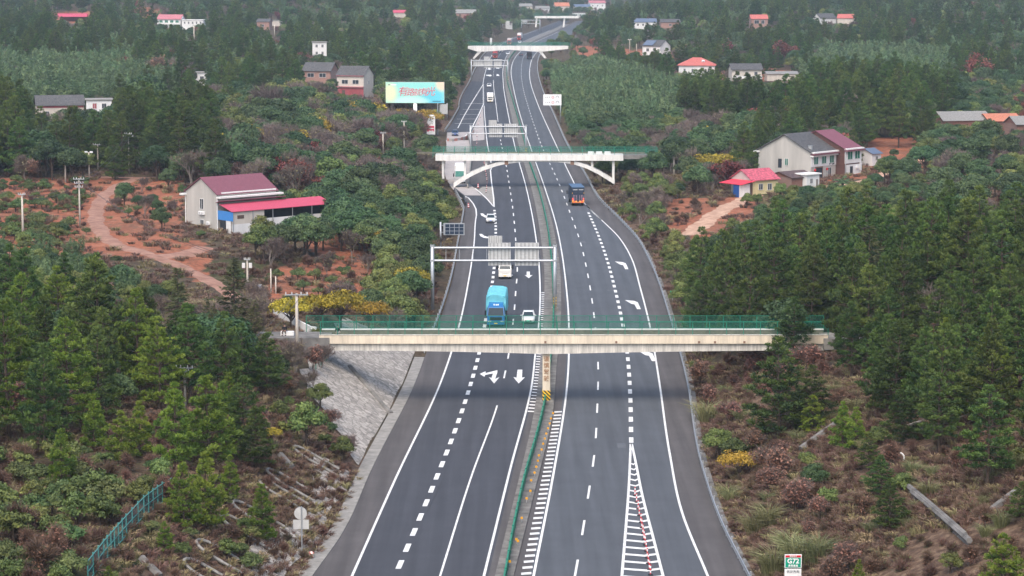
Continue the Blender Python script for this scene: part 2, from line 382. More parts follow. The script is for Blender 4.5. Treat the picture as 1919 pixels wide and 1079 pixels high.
strip('kerb', off(a0, -1.5), off(a0, -.2), -.3, CONC, yr=ynr, height=.36)
strip('drainage_channel', off(a7, .5), off(a7, 1.1), -.3, CONC_D, yr=np.arange(150, 900, 4.0), height=.33)
# ramp, service yard and gores: flat sheets laid a little above
def flat(name, pts, z, m, kind='structure', parent=None):
    mb = MB(); p = [G(x, y, 0) for x, y in pts]; mb.add([(q.x, q.y, z) for q in p], [tuple(range(len(p)))])
    o = mb.make(name, m, parent)
    if kind: o['kind'] = kind
    return o
yl = np.arange(Yp(396), Yp(130), 3.0)
strip('service_yard', off(edgeL, -.2), off(a0, .1), -.004, CONC_PALE, yr=np.arange(Yp(372), Yp(262), 3.0))
strip('exit_lane', off(edgeL, -.2), a1, .012, ASPH_L, yr=np.arange(Yp(247), Yp(152), 4.0))
flat('entry_ramp', [(860,366),(875,364),(897,366),(905,372),(914,382),(921,390),(924,400),(893,402),(892,392),(886,377),(872,367)], .012, ASPH_L)
flat('entry_apron', [(842,346),(876,341),(890,353),(898,356),(902,366),(858,366)], .016, CONC_PALE)
flat('gore_paving', [(905,201),(908,262),(886,264),(884,248),(894,226)], .022, CONC_PALE)
flat('gore_paving', [(904,350),(922,350),(925,384),(915,376),(904,367),(893,359)], .022, CONC)
flat('exit_apron', [(837,262),(838,248),(886,247),(885,252),(876,258),(862,262),(848,264)], .022, CONC_PALE)

# ---------------------------------------------------------------- painted markings (parts of the two carriageways)
ZM = .034
def yarr(p0, p1, step=3.0):
    a, b_ = sorted((Yp(p0), Yp(p1))); return np.linspace(a, b_, max(2, int((b_ - a) / step) + 1))
def line(f, p0, p1, w=.2, parent=None, name='edge_line'):
    yy = yarr(p0, p1); return strip(name, lambda y: f(y) - w / 2, lambda y: f(y) + w / 2, ZM, PAINT, yr=yy, parent=parent, kind=None)
def dashes(f, p0, p1, period, length, w, parent, name, anchor=None):
    ya, yb = sorted((Yp(p0), Yp(p1))); mb = MB(); y = ya if anchor is None else anchor + period * math.ceil((ya - anchor) / period)
    while y + length < yb:
        x0, x1 = float(f(y)), float(f(y + length))
        mb.quad((x0 - w / 2, y, ZM), (x0 + w / 2, y, ZM), (x1 + w / 2, y + length, ZM), (x1 - w / 2, y + length, ZM)); y += period
    return mb.make(name, PAINT, parent)
def between(f, g, k): return lambda y: f(y) * (1 - k) + g(y) * k
line(a2, 1100, 57, .22, road_left); line(a1, 1100, 404, .22, road_left); line(a1, 318, 198, .22, road_left); line(a1, 160, 57, .22, road_left)
line(a5, 1100, 60, .22, road_right); line(a6, 1100, 66, .22, road_right)
midL = spline(curve([(825,1079),(881,900),(932,759),(949,687),(963,590),(967,540),(969,517),(966,443),(962,400),(957,363),(949,313),(938,263),(933,225),(929,192),(925,160),(926,128),(933,108),(945,92)]))
midR = spline(curve([(1072,1110),(1088,1020),(1103,925),(1114,850),(1119,770),(1121,690),(1113,590),(1102,517),(1089,459),(1068,398),(1050,350),(1015,273),(993,210),(980,163),(977,130),(983,104),(997,90)]))
dotL = spline(curve([(738,1085),(769,1013),(812,910),(848,820),(879,730),(896,670),(912,590),(923,527),(929,440),(928,405),(926,390)]))
dotR = spline(curve([(1183,832),(1181,740),(1176,667),(1166,603),(1150,532),(1138,488),(1121,440),(1103,399)]))
ancL = 285 - 5.6 - CAMH * math.tan(PITCH) + .2; ancR = 271.5 - CAMH * math.tan(PITCH)
line(midL, 1100, 760, .18, road_left, 'lane_line'); line(midL, 228, 150, .18, road_left, 'lane_line')
dashes(midL, 745, 232, DASH, 5.6, .2, road_left, 'lane_dashes', ancL); dashes(midL, 143, 70, DASH, 5.6, .24, road_left, 'lane_dashes', ancL)
dashes(midR, 1110, 78, DASH, 5.7, .2, road_right, 'lane_dashes', ancR)
dashes(dotL, 1100, 389, 5.8, 2.9, .46, road_left, 'wide_dashes'); dashes(dotR, 830, 397, 5.8, 2.9, .46, road_right, 'wide_dashes')
exitdot = spline(curve([(906,193),(905.7,157)])); dashes(exitdot, 195, 157, 5.8, 2.9, .5, road_left, 'wide_dashes')
def ticks(f, p0, p1, period, w, ln, parent, side=1):
    ya, yb = sorted((Yp(p0), Yp(p1))); mb = MB(); y = ya
    while y < yb:
        x = float(f(y)); mb.quad((x, y, ZM), (x + side * ln, y - .25, ZM), (x + side * ln, y + w - .25, ZM), (x, y + w, ZM)); y += period
    return mb.make('rumble_ticks', PAINT, parent)
ticks(off(a2, .2), 772, 549, 2.0, .7, .85, road_left, 1); ticks(off(a5, -.2), 1100, 771, 2.0, .75, .85, road_right, -1)
def paint(name, pts, parent):
    mb = MB(); p = [G(x, y) for x, y in pts]; mb.add([(q.x, q.y, ZM) for q in p], [tuple(range(len(p)))]); return mb.make(name, PAINT, parent)
def path(name, pts, w, parent, z=ZM):
    c = [G(x, y) for x, y in pts]; mb = MB(); L = []
    for i, p in enumerate(c):
        d = (c[min(i + 1, len(c) - 1)] - c[max(0, i - 1)]); d.z = 0; d.normalize(); s = Vector((-d.y, d.x, 0)) * (w / 2)
        L.append((p - s, p + s))
    for i in range(len(L) - 1):
        mb.quad(*[Vector((q.x, q.y, z)) for q in (L[i][0], L[i][1], L[i + 1][1], L[i + 1][0])])
    return mb.make(name, PAINT, parent)
# right exit gore: two converging lines with chevron bars
gl = spline(curve([(1165,1085),(1172,1000),(1178,920),(1182,832)])); gr = spline(curve([(1244,1085),(1222,1000),(1204,930),(1192,870),(1184,832)]))
line(gl, 1100, 832, .24, road_right, 'gore_line'); line(gr, 1100, 832, .24, road_right, 'gore_line')
mb = MB(); y = Yp(1100)
while y < Yp(868):
    xl, xr = float(gl(y)) + .1, float(gr(y)) - .1; xm = xl + (xr - xl) * .62
    mb.quad((xl, y + .5, ZM), (xm, y - .1, ZM), (xm, y + .55, ZM), (xl, y + 1.15, ZM)); mb.quad((xm, y - .1, ZM), (xr, y + .5, ZM), (xr, y + 1.15, ZM), (xm, y + .55, ZM)); y += 2.5
mb.make('gore_chevrons', PAINT, road_right)
path('exit_line', [(1098,384),(1112,399),(1127,412)], .22, road_right)
# ramp lines on the left
path('ramp_line', [(858,366),(868,366),(878,371),(887,382),(892,392),(893,404)], .26, road_left, .05)
path('ramp_line', [(890,353),(900,361),(910,370),(918,379),(925,387)], .26, road_left, .05)
path('ramp_line', [(926,388),(925,370),(921,340),(919,318)], .26, road_left, .05)
path('ramp_line', [(906,195),(898,213),(889,230),(884,240)], .3, road_left, .05)
path('ramp_line', [(884,240),(880,249),(870,256),(856,261),(846,265)], .3, road_left, .05)
path('ramp_line', [(905,159),(893,178),(880,199),(868,220),(858,240)], .26, road_left, .05)
for (xa, xb, yy) in ((872, 905, 194), (867, 899, 205), (862, 897, 214.5), (856, 891, 223), (852, 888, 231.5)): path('speed_bar', [(xa, yy), (xb, yy)], .7, road_left, .05)
# arrows
paint('lane_arrow', [(970,693),(979,693),(978,708),(984,707),(972,719),(962,707),(968,708)], road_left)
paint('lane_arrow', [(987,509),(993,509),(993,516),(998,515.5),(991,521.5),(983,515.5),(987,516)], road_left)
paint('lane_arrow', [(899,701),(910,696),(910,699.5),(932,694),(932,698),(928,710),(936,707),(926,719),(916,707),(921,708.5),(924,700),(909,703),(908,706.5)], road_left)
paint('lane_arrow', [(951,512),(955,512),(962,516),(953,520),(946,516),(950,516)], road_left)
for (x, y, k) in ((1152, 490, .86), (1171, 562.5, 1.0), (1196, 658, 1.12)):
    paint('merge_arrow', [(x + a * k, y + b_ * k) for a, b_ in ((0, 0), (17, 1.5), (24, 4), (30, 17), (23, 17), (18, 8), (12, 7))], road_right)
for (x, y, k) in ((900, 400, 1.0), (898, 438.5, 1.05)):
    paint('merge_arrow', [(x + a * k, y + b_ * k) for a, b_ in ((0, 0), (5, 0), (9, 3.5), (19, 6), (19, 8), (8, 7), (2, 4))], road_left)
paint('lane_arrow', [(915,127),(919,127),(919,129),(922,129),(917,131),(912,129),(915,129)], road_left); paint('lane_arrow', [(911,140),(920,140),(922,142),(918,143),(911,141.4)], road_left)
paint('lane_arrow', [(931,139),(934,139),(936,142),(930,142)], road_left); paint('lane_arrow', [(931,126),(935,126),(936,128.5),(930,128.5)], road_left)

PATCH = mat('asphalt_patch', (.105, .113, .125), .85, .2, 1.2); SEAL = mat('asphalt_seal', (.043, .045, .052), .8, .3, 2)
def patch(x, y, w, ln, m, parent, name='repair_patch', sk=0):
    p = G(x, y); mb = MB(); mb.quad((p.x - w / 2, p.y, .02), (p.x + w / 2, p.y, .02), (p.x + w / 2 + sk, p.y + ln, .02), (p.x - w / 2 + sk, p.y + ln, .02)); return mb.make(name, m, parent)
for x, y, w, ln, m, pr, sk in ((1166,840,.9,2.6,PATCH,road_right,0),(1094,455,1.1,3,PATCH,road_right,-.3),(1146,545,1.2,1.2,PATCH,road_right,0),(800,960,.10,16,SEAL,road_left,1.2),(1090,640,.10,18,SEAL,road_right,-.5),(985,620,1.0,1.6,SEAL,road_left,0)): patch(x, y, w, ln, m, pr, sk=sk)

# ---------------------------------------------------------------- plants: prototypes
BARK = mat('bark', (.085, .062, .048), .95, .3, 3); BARK_PALE = mat('bark_pale', (.21, .175, .15), .95, .25, 3); CULM = mat('culm', (.16, .19, .08), .8, .2, 2)
LEAF = {
    'pine':   leaf_mat('pine_needles', (.019, .046, .015), (.098, .145, .029), .38, .028),
    'pine2':  leaf_mat('pine_needles_young', (.050, .105, .014), (.185, .245, .034), .2, .015),
    'fir':    leaf_mat('fir_needles', (.045, .055, .022), (.12, .115, .05), .3, .03),
    'broad':  leaf_mat('evergreen_leaves', (.020, .050, .021), (.085, .132, .048), .32, .03),
    'olive':  leaf_mat('olive_leaves', (.055, .085, .026), (.19, .22, .06), .3, .03),
    'bamboo': leaf_mat('bamboo_leaves', (.038, .082, .038), (.125, .185, .080), .25, .02),
    'bare':   leaf_mat('dry_twigs', (.085, .062, .055), (.21, .165, .145), .3, .02),
    'red':    leaf_mat('red_leaves', (.10, .028, .024), (.30, .080, .065), .3, .015),
    'rust':   leaf_mat('rust_leaves', (.12, .058, .042), (.32, .165, .115), .3, .015),
    'yellow': leaf_mat('yellow_leaves', (.12, .105, .012), (.50, .36, .040), .2, .02),
    'shrub':  leaf_mat('shrub_leaves', (.035, .065, .022), (.13, .165, .055), .35, .04),
    'straw':  leaf_mat('straw_blades', (.11, .095, .040), (.36, .29, .16), .25, .03),
    'silver': leaf_mat('silver_grass', (.07, .085, .030), (.26, .25, .12), .25, .03),
    'weed':   leaf_mat('dead_weeds', (.072, .042, .032), (.20, .128, .092), .3, .02),
}
def rand_dirs(n, r_):
    v = r_.normal(size=(n, 3)); return v / np.linalg.norm(v, axis=1, keepdims=True)
def perp(d, r_):
    a = np.cross(d, rand_dirs(len(d), r_)); return a / np.maximum(np.linalg.norm(a, axis=1, keepdims=True), 1e-6)
def blades(base, d, ln, w, r_, fat=False):    # triangles: base (n,3), direction, length, width
    s = perp(d, r_) * (np.asarray(w).reshape(-1, 1) / 2); tip = base + d * np.asarray(ln).reshape(-1, 1)
    v = np.stack([base - s * (.35 if fat else 1), base + s * (.35 if fat else 1), tip + s * (1 if fat else .15), tip - s * (1 if fat else .15)], 1).reshape(-1, 3)
    return v
def quadsf(n): return np.arange(n * 4).reshape(n, 4)
def leaf_quads(pos, nrm, size, r_, asp=1.6):
    u = perp(nrm, r_); w = np.cross(nrm, u); s = np.asarray(size).reshape(-1, 1)
    u = u * s * .5 * asp; w = w * s * .5
    return np.stack([pos - u, pos - w * .9, pos + u, pos + w * .9], 1).reshape(-1, 3)
class Wood:
    def __init__(s): s.mb = MB()
    def limb(s, pts, r0, r1, n=4):
        k = len(pts); s.mb.tube(pts, [r0 + (r1 - r0) * i / (k - 1) for i in range(k)], n, cap=False)
    def arrays(s): return np.array([tuple(v) for v in s.mb.v], float).reshape(-1, 3), np.array(s.mb.f, int).reshape(-1, 4)

def gen_pine(seed, h=10, r=3.0, z0=.2, young=False, dens=1.0, conical=1.1):
    q = np.random.default_rng(seed); W = Wood()
    lean = q.normal(0, .02, 2); top = np.array([lean[0] * h, lean[1] * h, h])
    W.limb([(0, 0, -.6), tuple(top * .5 + np.array([q.normal(0, .1), 0, 0])), tuple(top * .97)], .015 * h + .04, .03, 5)
    C, A, S, tint = [], [], [], []          # clumps: centre, axis, radius, tint
    nw = int((11 if young else 13) * dens)
    for k in range(nw):
        f = min(max((k + q.uniform(-.25, .25)) / (nw - 1), 0), .985); z = h * (z0 + (1 - z0) * f)
        prof = (1 - f ** conical) * (.6 + .4 * min(1, f / .2)) + .04
        nb = 6 if f < .8 else 4; a0_ = q.uniform(0, 6.28)
        for j in range(nb):
            a = a0_ + 6.283 * j / nb + q.normal(0, .25); L = r * prof * q.uniform(.62, 1.2) + .2
            el = (.02 + .7 * f) + q.normal(0, .12); d = np.array([math.cos(a) * math.cos(el), math.sin(a) * math.cos(el), math.sin(el)])
            o = np.array([lean[0] * z, lean[1] * z, z]); tip = o + d * L + np.array([0, 0, .16 * L])
            if L > .9: W.limb([tuple(o), tuple(o + d * L * .6), tuple(tip)], .03 + .012 * L, .012, 3)
            nt = max(1, int(round(L * (2.3 if young else 1.9)))); side = np.array([-d[1], d[0], 0]); bt = q.normal(.40, .19)
            for m in range(nt):
                s = 1 - .62 * m / max(nt, 1) * q.uniform(.8, 1.1); sd = (0 if m == 0 else q.choice([-1, 1]) * L * .26 * q.uniform(.5, 1.2))
                C.append(o + (tip - o) * s + side * sd + np.array([0, 0, q.normal(0, .08)])); ax = d * .35 + np.array([0, 0, 1.]); A.append(ax / np.linalg.norm(ax))
                S.append(q.uniform(.34, .52) * (1.0 if young else 1.2) * (1 - .25 * f)); tint.append(np.clip(bt + q.normal(0, .10) + .18 * (m == 0), 0, 1))
    C.append(top); A.append(np.array([0, 0, 1.])); S.append(.42); tint.append(.8)
    C.append(top - np.array([.05, 0, .45])); A.append(np.array([0, 0, 1.])); S.append(.4); tint.append(.6)
    NB = 42 if young else 36
    Cn = np.repeat(np.array(C), NB, 0); An = np.repeat(np.array(A), NB, 0); Sn = np.repeat(np.array(S), NB); n = len(Cn)
    D = rand_dirs(n, q); up = np.sum(D * An, 1); D = np.where((up < -.35)[:, None], -D, D); D = D + An * .35; D /= np.linalg.norm(D, axis=1, keepdims=True); up = np.sum(D * An, 1)
    base = Cn + D * (Sn * .25)[:, None] * np.array([1, 1, .8]); ln = Sn * q.uniform(.55, .95, n) * (.8 + .25 * up)
    v = blades(base, D, ln, q.uniform(.05, .10, n) * (Sn / .45), q, True)
    t = np.clip(np.repeat(np.array(tint), NB) + q.normal(0, .13, n), 0, 1)
    return (v, quadsf(n), t), W.arrays()
def gen_fir(seed, h=11, r=2.3):
    q = np.random.default_rng(seed); W = Wood(); W.limb([(0, 0, -.6), (0, 0, h * .98)], .17, .03, 5)
    P, D, tn = [], [], []
    nw = 17
    for k in range(nw):
        f = k / (nw - 1); z = h * (.16 + .83 * f); L0 = r * (1 - f) ** .85 + .2
        for j in range(6):
            a = q.uniform(0, 6.283); L = L0 * q.uniform(.65, 1.15); el = -.15 + .5 * f
            d = np.array([math.cos(a) * math.cos(el), math.sin(a) * math.cos(el), math.sin(el)])
            if L > 1: W.limb([(0, 0, z), tuple(np.array([0, 0, z]) + d * L)], .04, .01, 3)
            nt = int(L * 5) + 2
            for m in range(nt):
                s = .25 + .75 * (m + q.uniform()) / nt; p = np.array([0, 0, z]) + d * L * s + np.array([0, 0, -.10 * L * s * s])
                P.append(p + q.normal(0, .1, 3)); side = np.array([-d[1], d[0], 0]) * q.choice([-1, 1]); dd = d * .8 + side * q.uniform(.2, 1) + np.array([0, 0, q.uniform(-.5, .15)]); D.append(dd / np.linalg.norm(dd)); tn.append(q.uniform(.1, .7) + .25 * (s > .85))
    P = np.repeat(np.array(P), 4, 0); D = np.repeat(np.array(D), 4, 0) + rand_dirs(len(P), q) * .45; D /= np.linalg.norm(D, axis=1, keepdims=True)
    return (blades(P, D, q.uniform(.35, .65, len(P)), q.uniform(.08, .16, len(P)), q), quadsf(len(P)), np.clip(np.repeat(tn, 4), 0, 1)), W.arrays()
def gen_broad(seed, h=7, r=3.4, lobes=22, leaves=2600, size=.34, low=.18, flat_=1.0, fork=4, spread=.62, gap=0.0):
    q = np.random.default_rng(seed); W = Wood(); zc = h * (.5 + low * .5); ry = h * (.5 - low * .5)
    W.limb([(0, 0, -.5), (q.normal(0, .1), q.normal(0, .1), h * .3), (q.normal(0, .2), q.normal(0, .2), h * .55)], .05 + .024 * h, .05 + .01 * h, 5)
    C, Rr, T_ = [], [], []
    for i in range(lobes):
        d = rand_dirs(1, q)[0]; d[2] = abs(d[2]) * 1.1 - .35; d /= np.linalg.norm(d); u = q.uniform(.55, 1) ** .6 * spread / .62
        c = np.array([d[0] * r * .68 * u, d[1] * r * .68 * u, zc + d[2] * ry * .70 * u * flat_]); C.append(c); Rr.append(r * q.uniform(.24, .44)); T_.append(np.clip(q.normal(.45, .17), .05, .95))
        if i < fork * 3: W.limb([(0, 0, h * q.uniform(.22, .45)), tuple(c * np.array([.5, .5, .8])), tuple(c)], .03 + .008 * h, .02, 3)
    C = np.array(C); Rr = np.array(Rr); T_ = np.array(T_)
    k = q.choice(lobes, leaves, p=Rr ** 2 / np.sum(Rr ** 2)); d = rand_dirs(leaves, q); d[:, 2] = np.where(d[:, 2] < -.3, -d[:, 2], d[:, 2])
    rad = Rr[k] * q.uniform(.62, 1.08, leaves) ** (1 + gap); p = C[k] + d * rad[:, None] * np.array([1, 1, .8]); p[:, 2] = np.maximum(p[:, 2], h * low * .5)
    nrm = d + rand_dirs(leaves, q) * .7; nrm /= np.linalg.norm(nrm, axis=1, keepdims=True)
    s = size * q.uniform(.6, 1.35, leaves); t = np.clip(T_[k] + q.normal(0, .16, leaves), 0, 1)
    return (leaf_quads(p, nrm, s, q), quadsf(leaves), t), W.arrays()
def gen_bamboo(seed, h=9, n=16, r=2.2):
    q = np.random.default_rng(seed); W = Wood(); P, D, tn = [], [], []
    for i in range(n):
        a = q.uniform(0, 6.283); b0 = np.array([math.cos(a), math.sin(a), 0]) * r * q.uniform(0, .6); a2_ = a + q.normal(0, .6); hh = h * q.uniform(.72, 1.05); bend = q.uniform(.8, 2.0)
        def at_(s): return b0 + np.array([math.cos(a2_) * bend * s ** 3, math.sin(a2_) * bend * s ** 3, hh * (s - .10 * s ** 4)])
        W.limb([tuple(at_(s)) for s in (0, .4, .7, .9, 1)], .045, .01, 3); base = q.uniform(.25, .75)
        for m in range(70):
            s = q.uniform(.30, 1.0); w = .75 * (1 - s) + .18; o = rand_dirs(1, q)[0] * w * np.array([1, 1, .5])
            P.append(at_(s) + o); dd = np.array([o[0], o[1], 0]) * .8 + np.array([math.cos(a2_) * .4, math.sin(a2_) * .4, -.35 + q.normal(0, .3)]); D.append(dd / np.linalg.norm(dd)); tn.append(np.clip(base + q.normal(0, .15) + .12 * (s > .85), 0, 1))
    P = np.array(P); D = np.array(D)
    return (blades(P, D, q.uniform(.45, .85, len(P)), q.uniform(.14, .26, len(P)), q), quadsf(len(P)), np.array(tn)), W.arrays()
def gen_bare(seed, h=7, r=2.6, twigs=1300, leaves=0, leafsize=.24):
    q = np.random.default_rng(seed); W = Wood(); ends = []
    def grow(p, d, L, rad, lev):
        e = p + d * L; W.limb([tuple(p), tuple((p + e) / 2 + q.normal(0, .04 * L, 3)), tuple(e)], rad, rad * .6, 4 if lev < 2 else 3)
        ends.append((p, e, lev))
        if lev < 4:
            for _ in range(3 if lev < 3 else 2):
                dd = d + rand_dirs(1, q)[0] * (.62 + .1 * lev); dd[2] = dd[2] * .9 + .22; dd /= np.linalg.norm(dd); grow(e if q.uniform() < .6 else p + d * L * q.uniform(.5, 1), dd, L * q.uniform(.58, .82), rad * .55, lev + 1)
    for _ in range(int(q.integers(1, 4))):
        d = np.array([q.normal(0, .25), q.normal(0, .25), 1]); d /= np.linalg.norm(d); grow(np.array([q.normal(0, .15), q.normal(0, .15), -.4]), d, h * .31, .016 * h + .015, 0)
    E = [e for e in ends if e[2] >= 2]; k = q.integers(0, len(E), twigs); s = q.uniform(.2, 1, (twigs, 1))
    P = np.array([E[i][0] for i in k]) * (1 - s) + np.array([E[i][1] for i in k]) * s; d0 = np.array([E[i][1] - E[i][0] for i in k]); d0 /= np.linalg.norm(d0, axis=1, keepdims=True)
    D = d0 + rand_dirs(twigs, q) * .8 + np.array([0, 0, .25]); D /= np.linalg.norm(D, axis=1, keepdims=True)
    v = blades(P, D, q.uniform(.35, .9, twigs), q.uniform(.025, .06, twigs), q); t = np.clip(q.normal(.5, .2, twigs), 0, 1); f = quadsf(twigs)
    mx = np.zeros(twigs, int)
    if leaves:
        k = q.integers(0, len(E), leaves); s = q.uniform(.3, 1.15, (leaves, 1)); P = np.array([E[i][0] for i in k]) * (1 - s) + np.array([E[i][1] for i in k]) * s + q.normal(0, .28, (leaves, 3))
        v2 = leaf_quads(P, rand_dirs(leaves, q) * .8 + np.array([0, 0, .6]), leafsize * q.uniform(.6, 1.4, leaves), q)
        v = np.concatenate([v, v2]); f = np.concatenate([f, quadsf(leaves) + twigs * 4]); t = np.concatenate([t, np.clip(q.normal(.5, .24, leaves), 0, 1)]); mx = np.concatenate([mx, np.ones(leaves, int)])
    return (v, f, t, mx), W.arrays()
def gen_palm(seed, h=3.2):
    q = np.random.default_rng(seed); W = Wood(); W.limb([(0, 0, -.4), (.05, 0, h * .5), (0, .05, h * .62)], .2, .17, 7); P, D = [], []
    for i in range(22):
        a = i * 2.4; el = q.uniform(.1, 1.1); L = q.uniform(1.5, 2.1)
        for m in range(26):
            s = (m + 1) / 26; c = np.array([math.cos(a) * math.cos(el) * L * s, math.sin(a) * math.cos(el) * L * s, h * .62 + L * s * math.sin(el) - .9 * s * s])
            sd_ = np.array([-math.sin(a), math.cos(a), 0])
            for sg in (-1, 1): P.append(c); dd = sd_ * sg + np.array([math.cos(a), math.sin(a), -.5]) * .6; D.append(dd / np.linalg.norm(dd))
    P = np.array(P); D = np.array(D)
    return (blades(P, D, q.uniform(.3, .5, len(P)), np.full(len(P), .06), q), quadsf(len(P)), q.uniform(.2, .8, len(P))), W.arrays()
def gen_grass(seed, h=1.6, n=90, r=.5, w=.05):
    q = np.random.default_rng(seed); a = q.uniform(0, 6.283, n); rr = r * np.sqrt(q.uniform(0, 1, n)); B = np.stack([np.cos(a) * rr, np.sin(a) * rr, np.full(n, -.1)], 1)
    o = np.stack([np.cos(a), np.sin(a), np.zeros(n)], 1); L = h * q.uniform(.55, 1.1, n); d1 = o * q.uniform(.1, .5, (n, 1)) + np.array([0, 0, 1.]); d1 /= np.linalg.norm(d1, axis=1, keepdims=True)
    d2 = o * q.uniform(.7, 1.5, (n, 1)) + np.array([0, 0, .25]); d2 /= np.linalg.norm(d2, axis=1, keepdims=True); s = perp(d1, q) * w
    m = B + d1 * (L * .6)[:, None]; e = m + d2 * (L * .5)[:, None]
    v = np.stack([B - s * .6, B + s * .6, m + s, m - s, m - s, m + s, e + s * .15, e - s * .15], 1).reshape(-1, 3)
    return (v, quadsf(2 * n), np.repeat(np.clip(q.normal(.5, .22, n), 0, 1), 2)), None

class Proto: pass
PROTO = {}
def proto(kind, gen, leaf, bark=BARK, leaf2=None):
    p = Proto(); cr, wd = gen; v, f, t = cr[0], cr[1], cr[2]; mx = cr[3] if len(cr) > 3 else None
    mats_ = [LEAF[leaf]] + ([LEAF[leaf2]] if leaf2 else [])
    p.crown = fast_mesh(kind + '_crown', v, f, mats_, t, mx); p.h = float(v[:, 2].max()); p.r = float(np.percentile(np.hypot(v[:, 0], v[:, 1]), 96)); p.trunk = None; p.whole = p.crown
    if wd is not None:
        wv, wf = wd; p.trunk = fast_mesh(kind + '_trunk', wv, wf, [bark])
        m0 = mx if mx is not None else np.zeros(len(f), int)
        p.whole = fast_mesh(kind, np.concatenate([v, wv]), np.concatenate([f, wf + len(v)]), mats_ + [bark], np.concatenate([t, np.full(len(wf), .5)]), np.concatenate([m0, np.full(len(wf), len(mats_))]))
    PROTO.setdefault(kind, []).append(p)
for s in range(5): proto('pine', gen_pine(10 + s, 10 + s % 3, 3.2 + .3 * (s % 2), .10 + .06 * (s % 3), conical=.95 + .18 * (s % 3)), 'pine')
for s in range(4): proto('young_pine', gen_pine(30 + s, 6.5, 1.75 + .15 * s, .06, True, conical=.95 + .08 * s), 'pine2')
for s in range(2): proto('bright_pine', gen_pine(36 + s, 10.5, 3.2, .12, True, 1.25, conical=1.25), 'pine2')
for s in range(3): proto('fir', gen_fir(40 + s, 10.5, 2.2 + .2 * s), 'fir')
for s in range(4): proto('broadleaf', gen_broad(50 + s, 7, 3.5, 30, 6500, .23), 'broad')
for s in range(3): proto('olive_tree', gen_broad(60 + s, 6.2, 2.9, 30, 4600, .21, .14, gap=.5), 'olive')
for s in range(3): proto('bamboo', gen_bamboo(70 + s), 'bamboo', CULM)
for s in range(4): proto('bare', gen_bare(80 + s, 7, 2.6, 3600, 260 if s % 2 else 0, .17), 'bare', BARK_PALE, 'straw' if s % 2 else None)
for s in range(3): proto('red', gen_bare(90 + s, 6.5, 2.6, 900, 2600, .24), 'bare', BARK, 'red')
for s in range(2): proto('rust', gen_bare(95 + s, 4.6, 2.4, 2200, 1900, .17), 'bare', BARK, 'rust')
for s in range(2): proto('yellow', gen_broad(100 + s, 5.2, 3.6, 30, 3000, .24, .42, .55, 8, .78, .4), 'yellow')
for s in range(3): proto('shrub', gen_broad(110 + s, 2.1, 1.45, 16, 2000, .135, .0, 1, 2, gap=.6), 'shrub', BARK)
for s in range(2): proto('olive_shrub', gen_broad(115 + s, 2.2, 1.5, 16, 1900, .14, .0, 1, 2, gap=.7), 'olive', BARK)
for s in range(2): proto('dry_shrub', gen_bare(120 + s, 2.3, 1.2, 1400, 420, .10), 'weed', BARK, 'rust')
for s in range(2): proto('silver', gen_grass(130 + s, 1.9, 240, .5, .020), 'silver')
for s in range(3): proto('straw', gen_grass(135 + s, .85, 60, .5, .04), 'weed' if s else 'straw')
proto('palm', gen_palm(140), 'bamboo', BARK)
for s in range(2): proto('weeds', gen_bare(145 + s, 1.0, .8, 520, 110, .09), 'weed', BARK, 'shrub')

# ---------------------------------------------------------------- bridges
CREAM = mat('bridge_concrete_cream', (.64, .555, .43), .85, .20, 1.7, streak=True, bump=.15); PALEC = mat('bridge_concrete_white', (.66, .645, .61), .85, .17, 1.2, streak=True)
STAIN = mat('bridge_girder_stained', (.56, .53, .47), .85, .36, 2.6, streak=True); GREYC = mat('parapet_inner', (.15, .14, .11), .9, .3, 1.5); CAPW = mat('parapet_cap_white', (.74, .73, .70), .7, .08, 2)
RUSTY = mat('joint_brown', (.22, .13, .09), .9, .3, 3); GALV = mat('galvanised_steel', (.42, .44, .46), .45, .08, 2, metal=.55); GALVD = mat('sign_back_grey', (.50, .50, .49), .6, .10, 1.2, metal=.2)
RIBG = mat('sign_rib_grey', (.30, .30, .295), .6, .1, 1.2); GREENP = mat('green_post', (.015, .17, .11), .5, .15, 2); BLACK = mat('black', (.012, .012, .014), .5, .1); WHITE = mat('white_paint', (.78, .78, .77), .5, .05, 2); REDP = mat('red_paint', (.50, .022, .03), .5, .1, 2)
YEL = mat('reflector_yellow', (.75, .36, .02), .4, .05)
def screen(name, c, alpha):
    m = bpy.data.materials.new(name); n, l, b = nodes_of(m); b.inputs['Base Color'].default_value = (*c, 1); b.inputs['Roughness'].default_value = .6
    b.inputs['Alpha'].default_value = alpha
    return m
GREENM = screen('green_mesh', (.012, .15, .105), .22); TEALM = screen('teal_mesh', (.05, .22, .24), .3); GREENS = mat('green_antiglare', (.018, .19, .115), .55, .2, 1.5)
TEAL = mat('teal_frame', (.085, .27, .25), .5, .1, 2)
def stripes(name, ca, cb, k, ax=(1, 0, 1)):
    m = bpy.data.materials.new(name); n, l, b = nodes_of(m); tc = n.new('ShaderNodeTexCoord'); d = n.new('ShaderNodeVectorMath'); d.operation = 'DOT_PRODUCT'
    l.new(tc.outputs['Object'], d.inputs[0]); d.inputs[1].default_value = ax
    mu = n.new('ShaderNodeMath'); mu.operation = 'MULTIPLY'; mu.inputs[1].default_value = k; l.new(d.outputs['Value'], mu.inputs[0])
    fr = n.new('ShaderNodeMath'); fr.operation = 'FRACT'; l.new(mu.outputs[0], fr.inputs[0]); g = n.new('ShaderNodeMath'); g.operation = 'GREATER_THAN'; g.inputs[1].default_value = .5; l.new(fr.outputs[0], g.inputs[0])
    mx = n.new('ShaderNodeMix'); mx.data_type = 'RGBA'; mx.inputs[6].default_value = (*ca, 1); mx.inputs[7].default_value = (*cb, 1); l.new(g.outputs[0], mx.inputs[0]); l.new(mx.outputs[2], b.inputs['Base Color']); b.inputs['Roughness'].default_value = .5
    return m
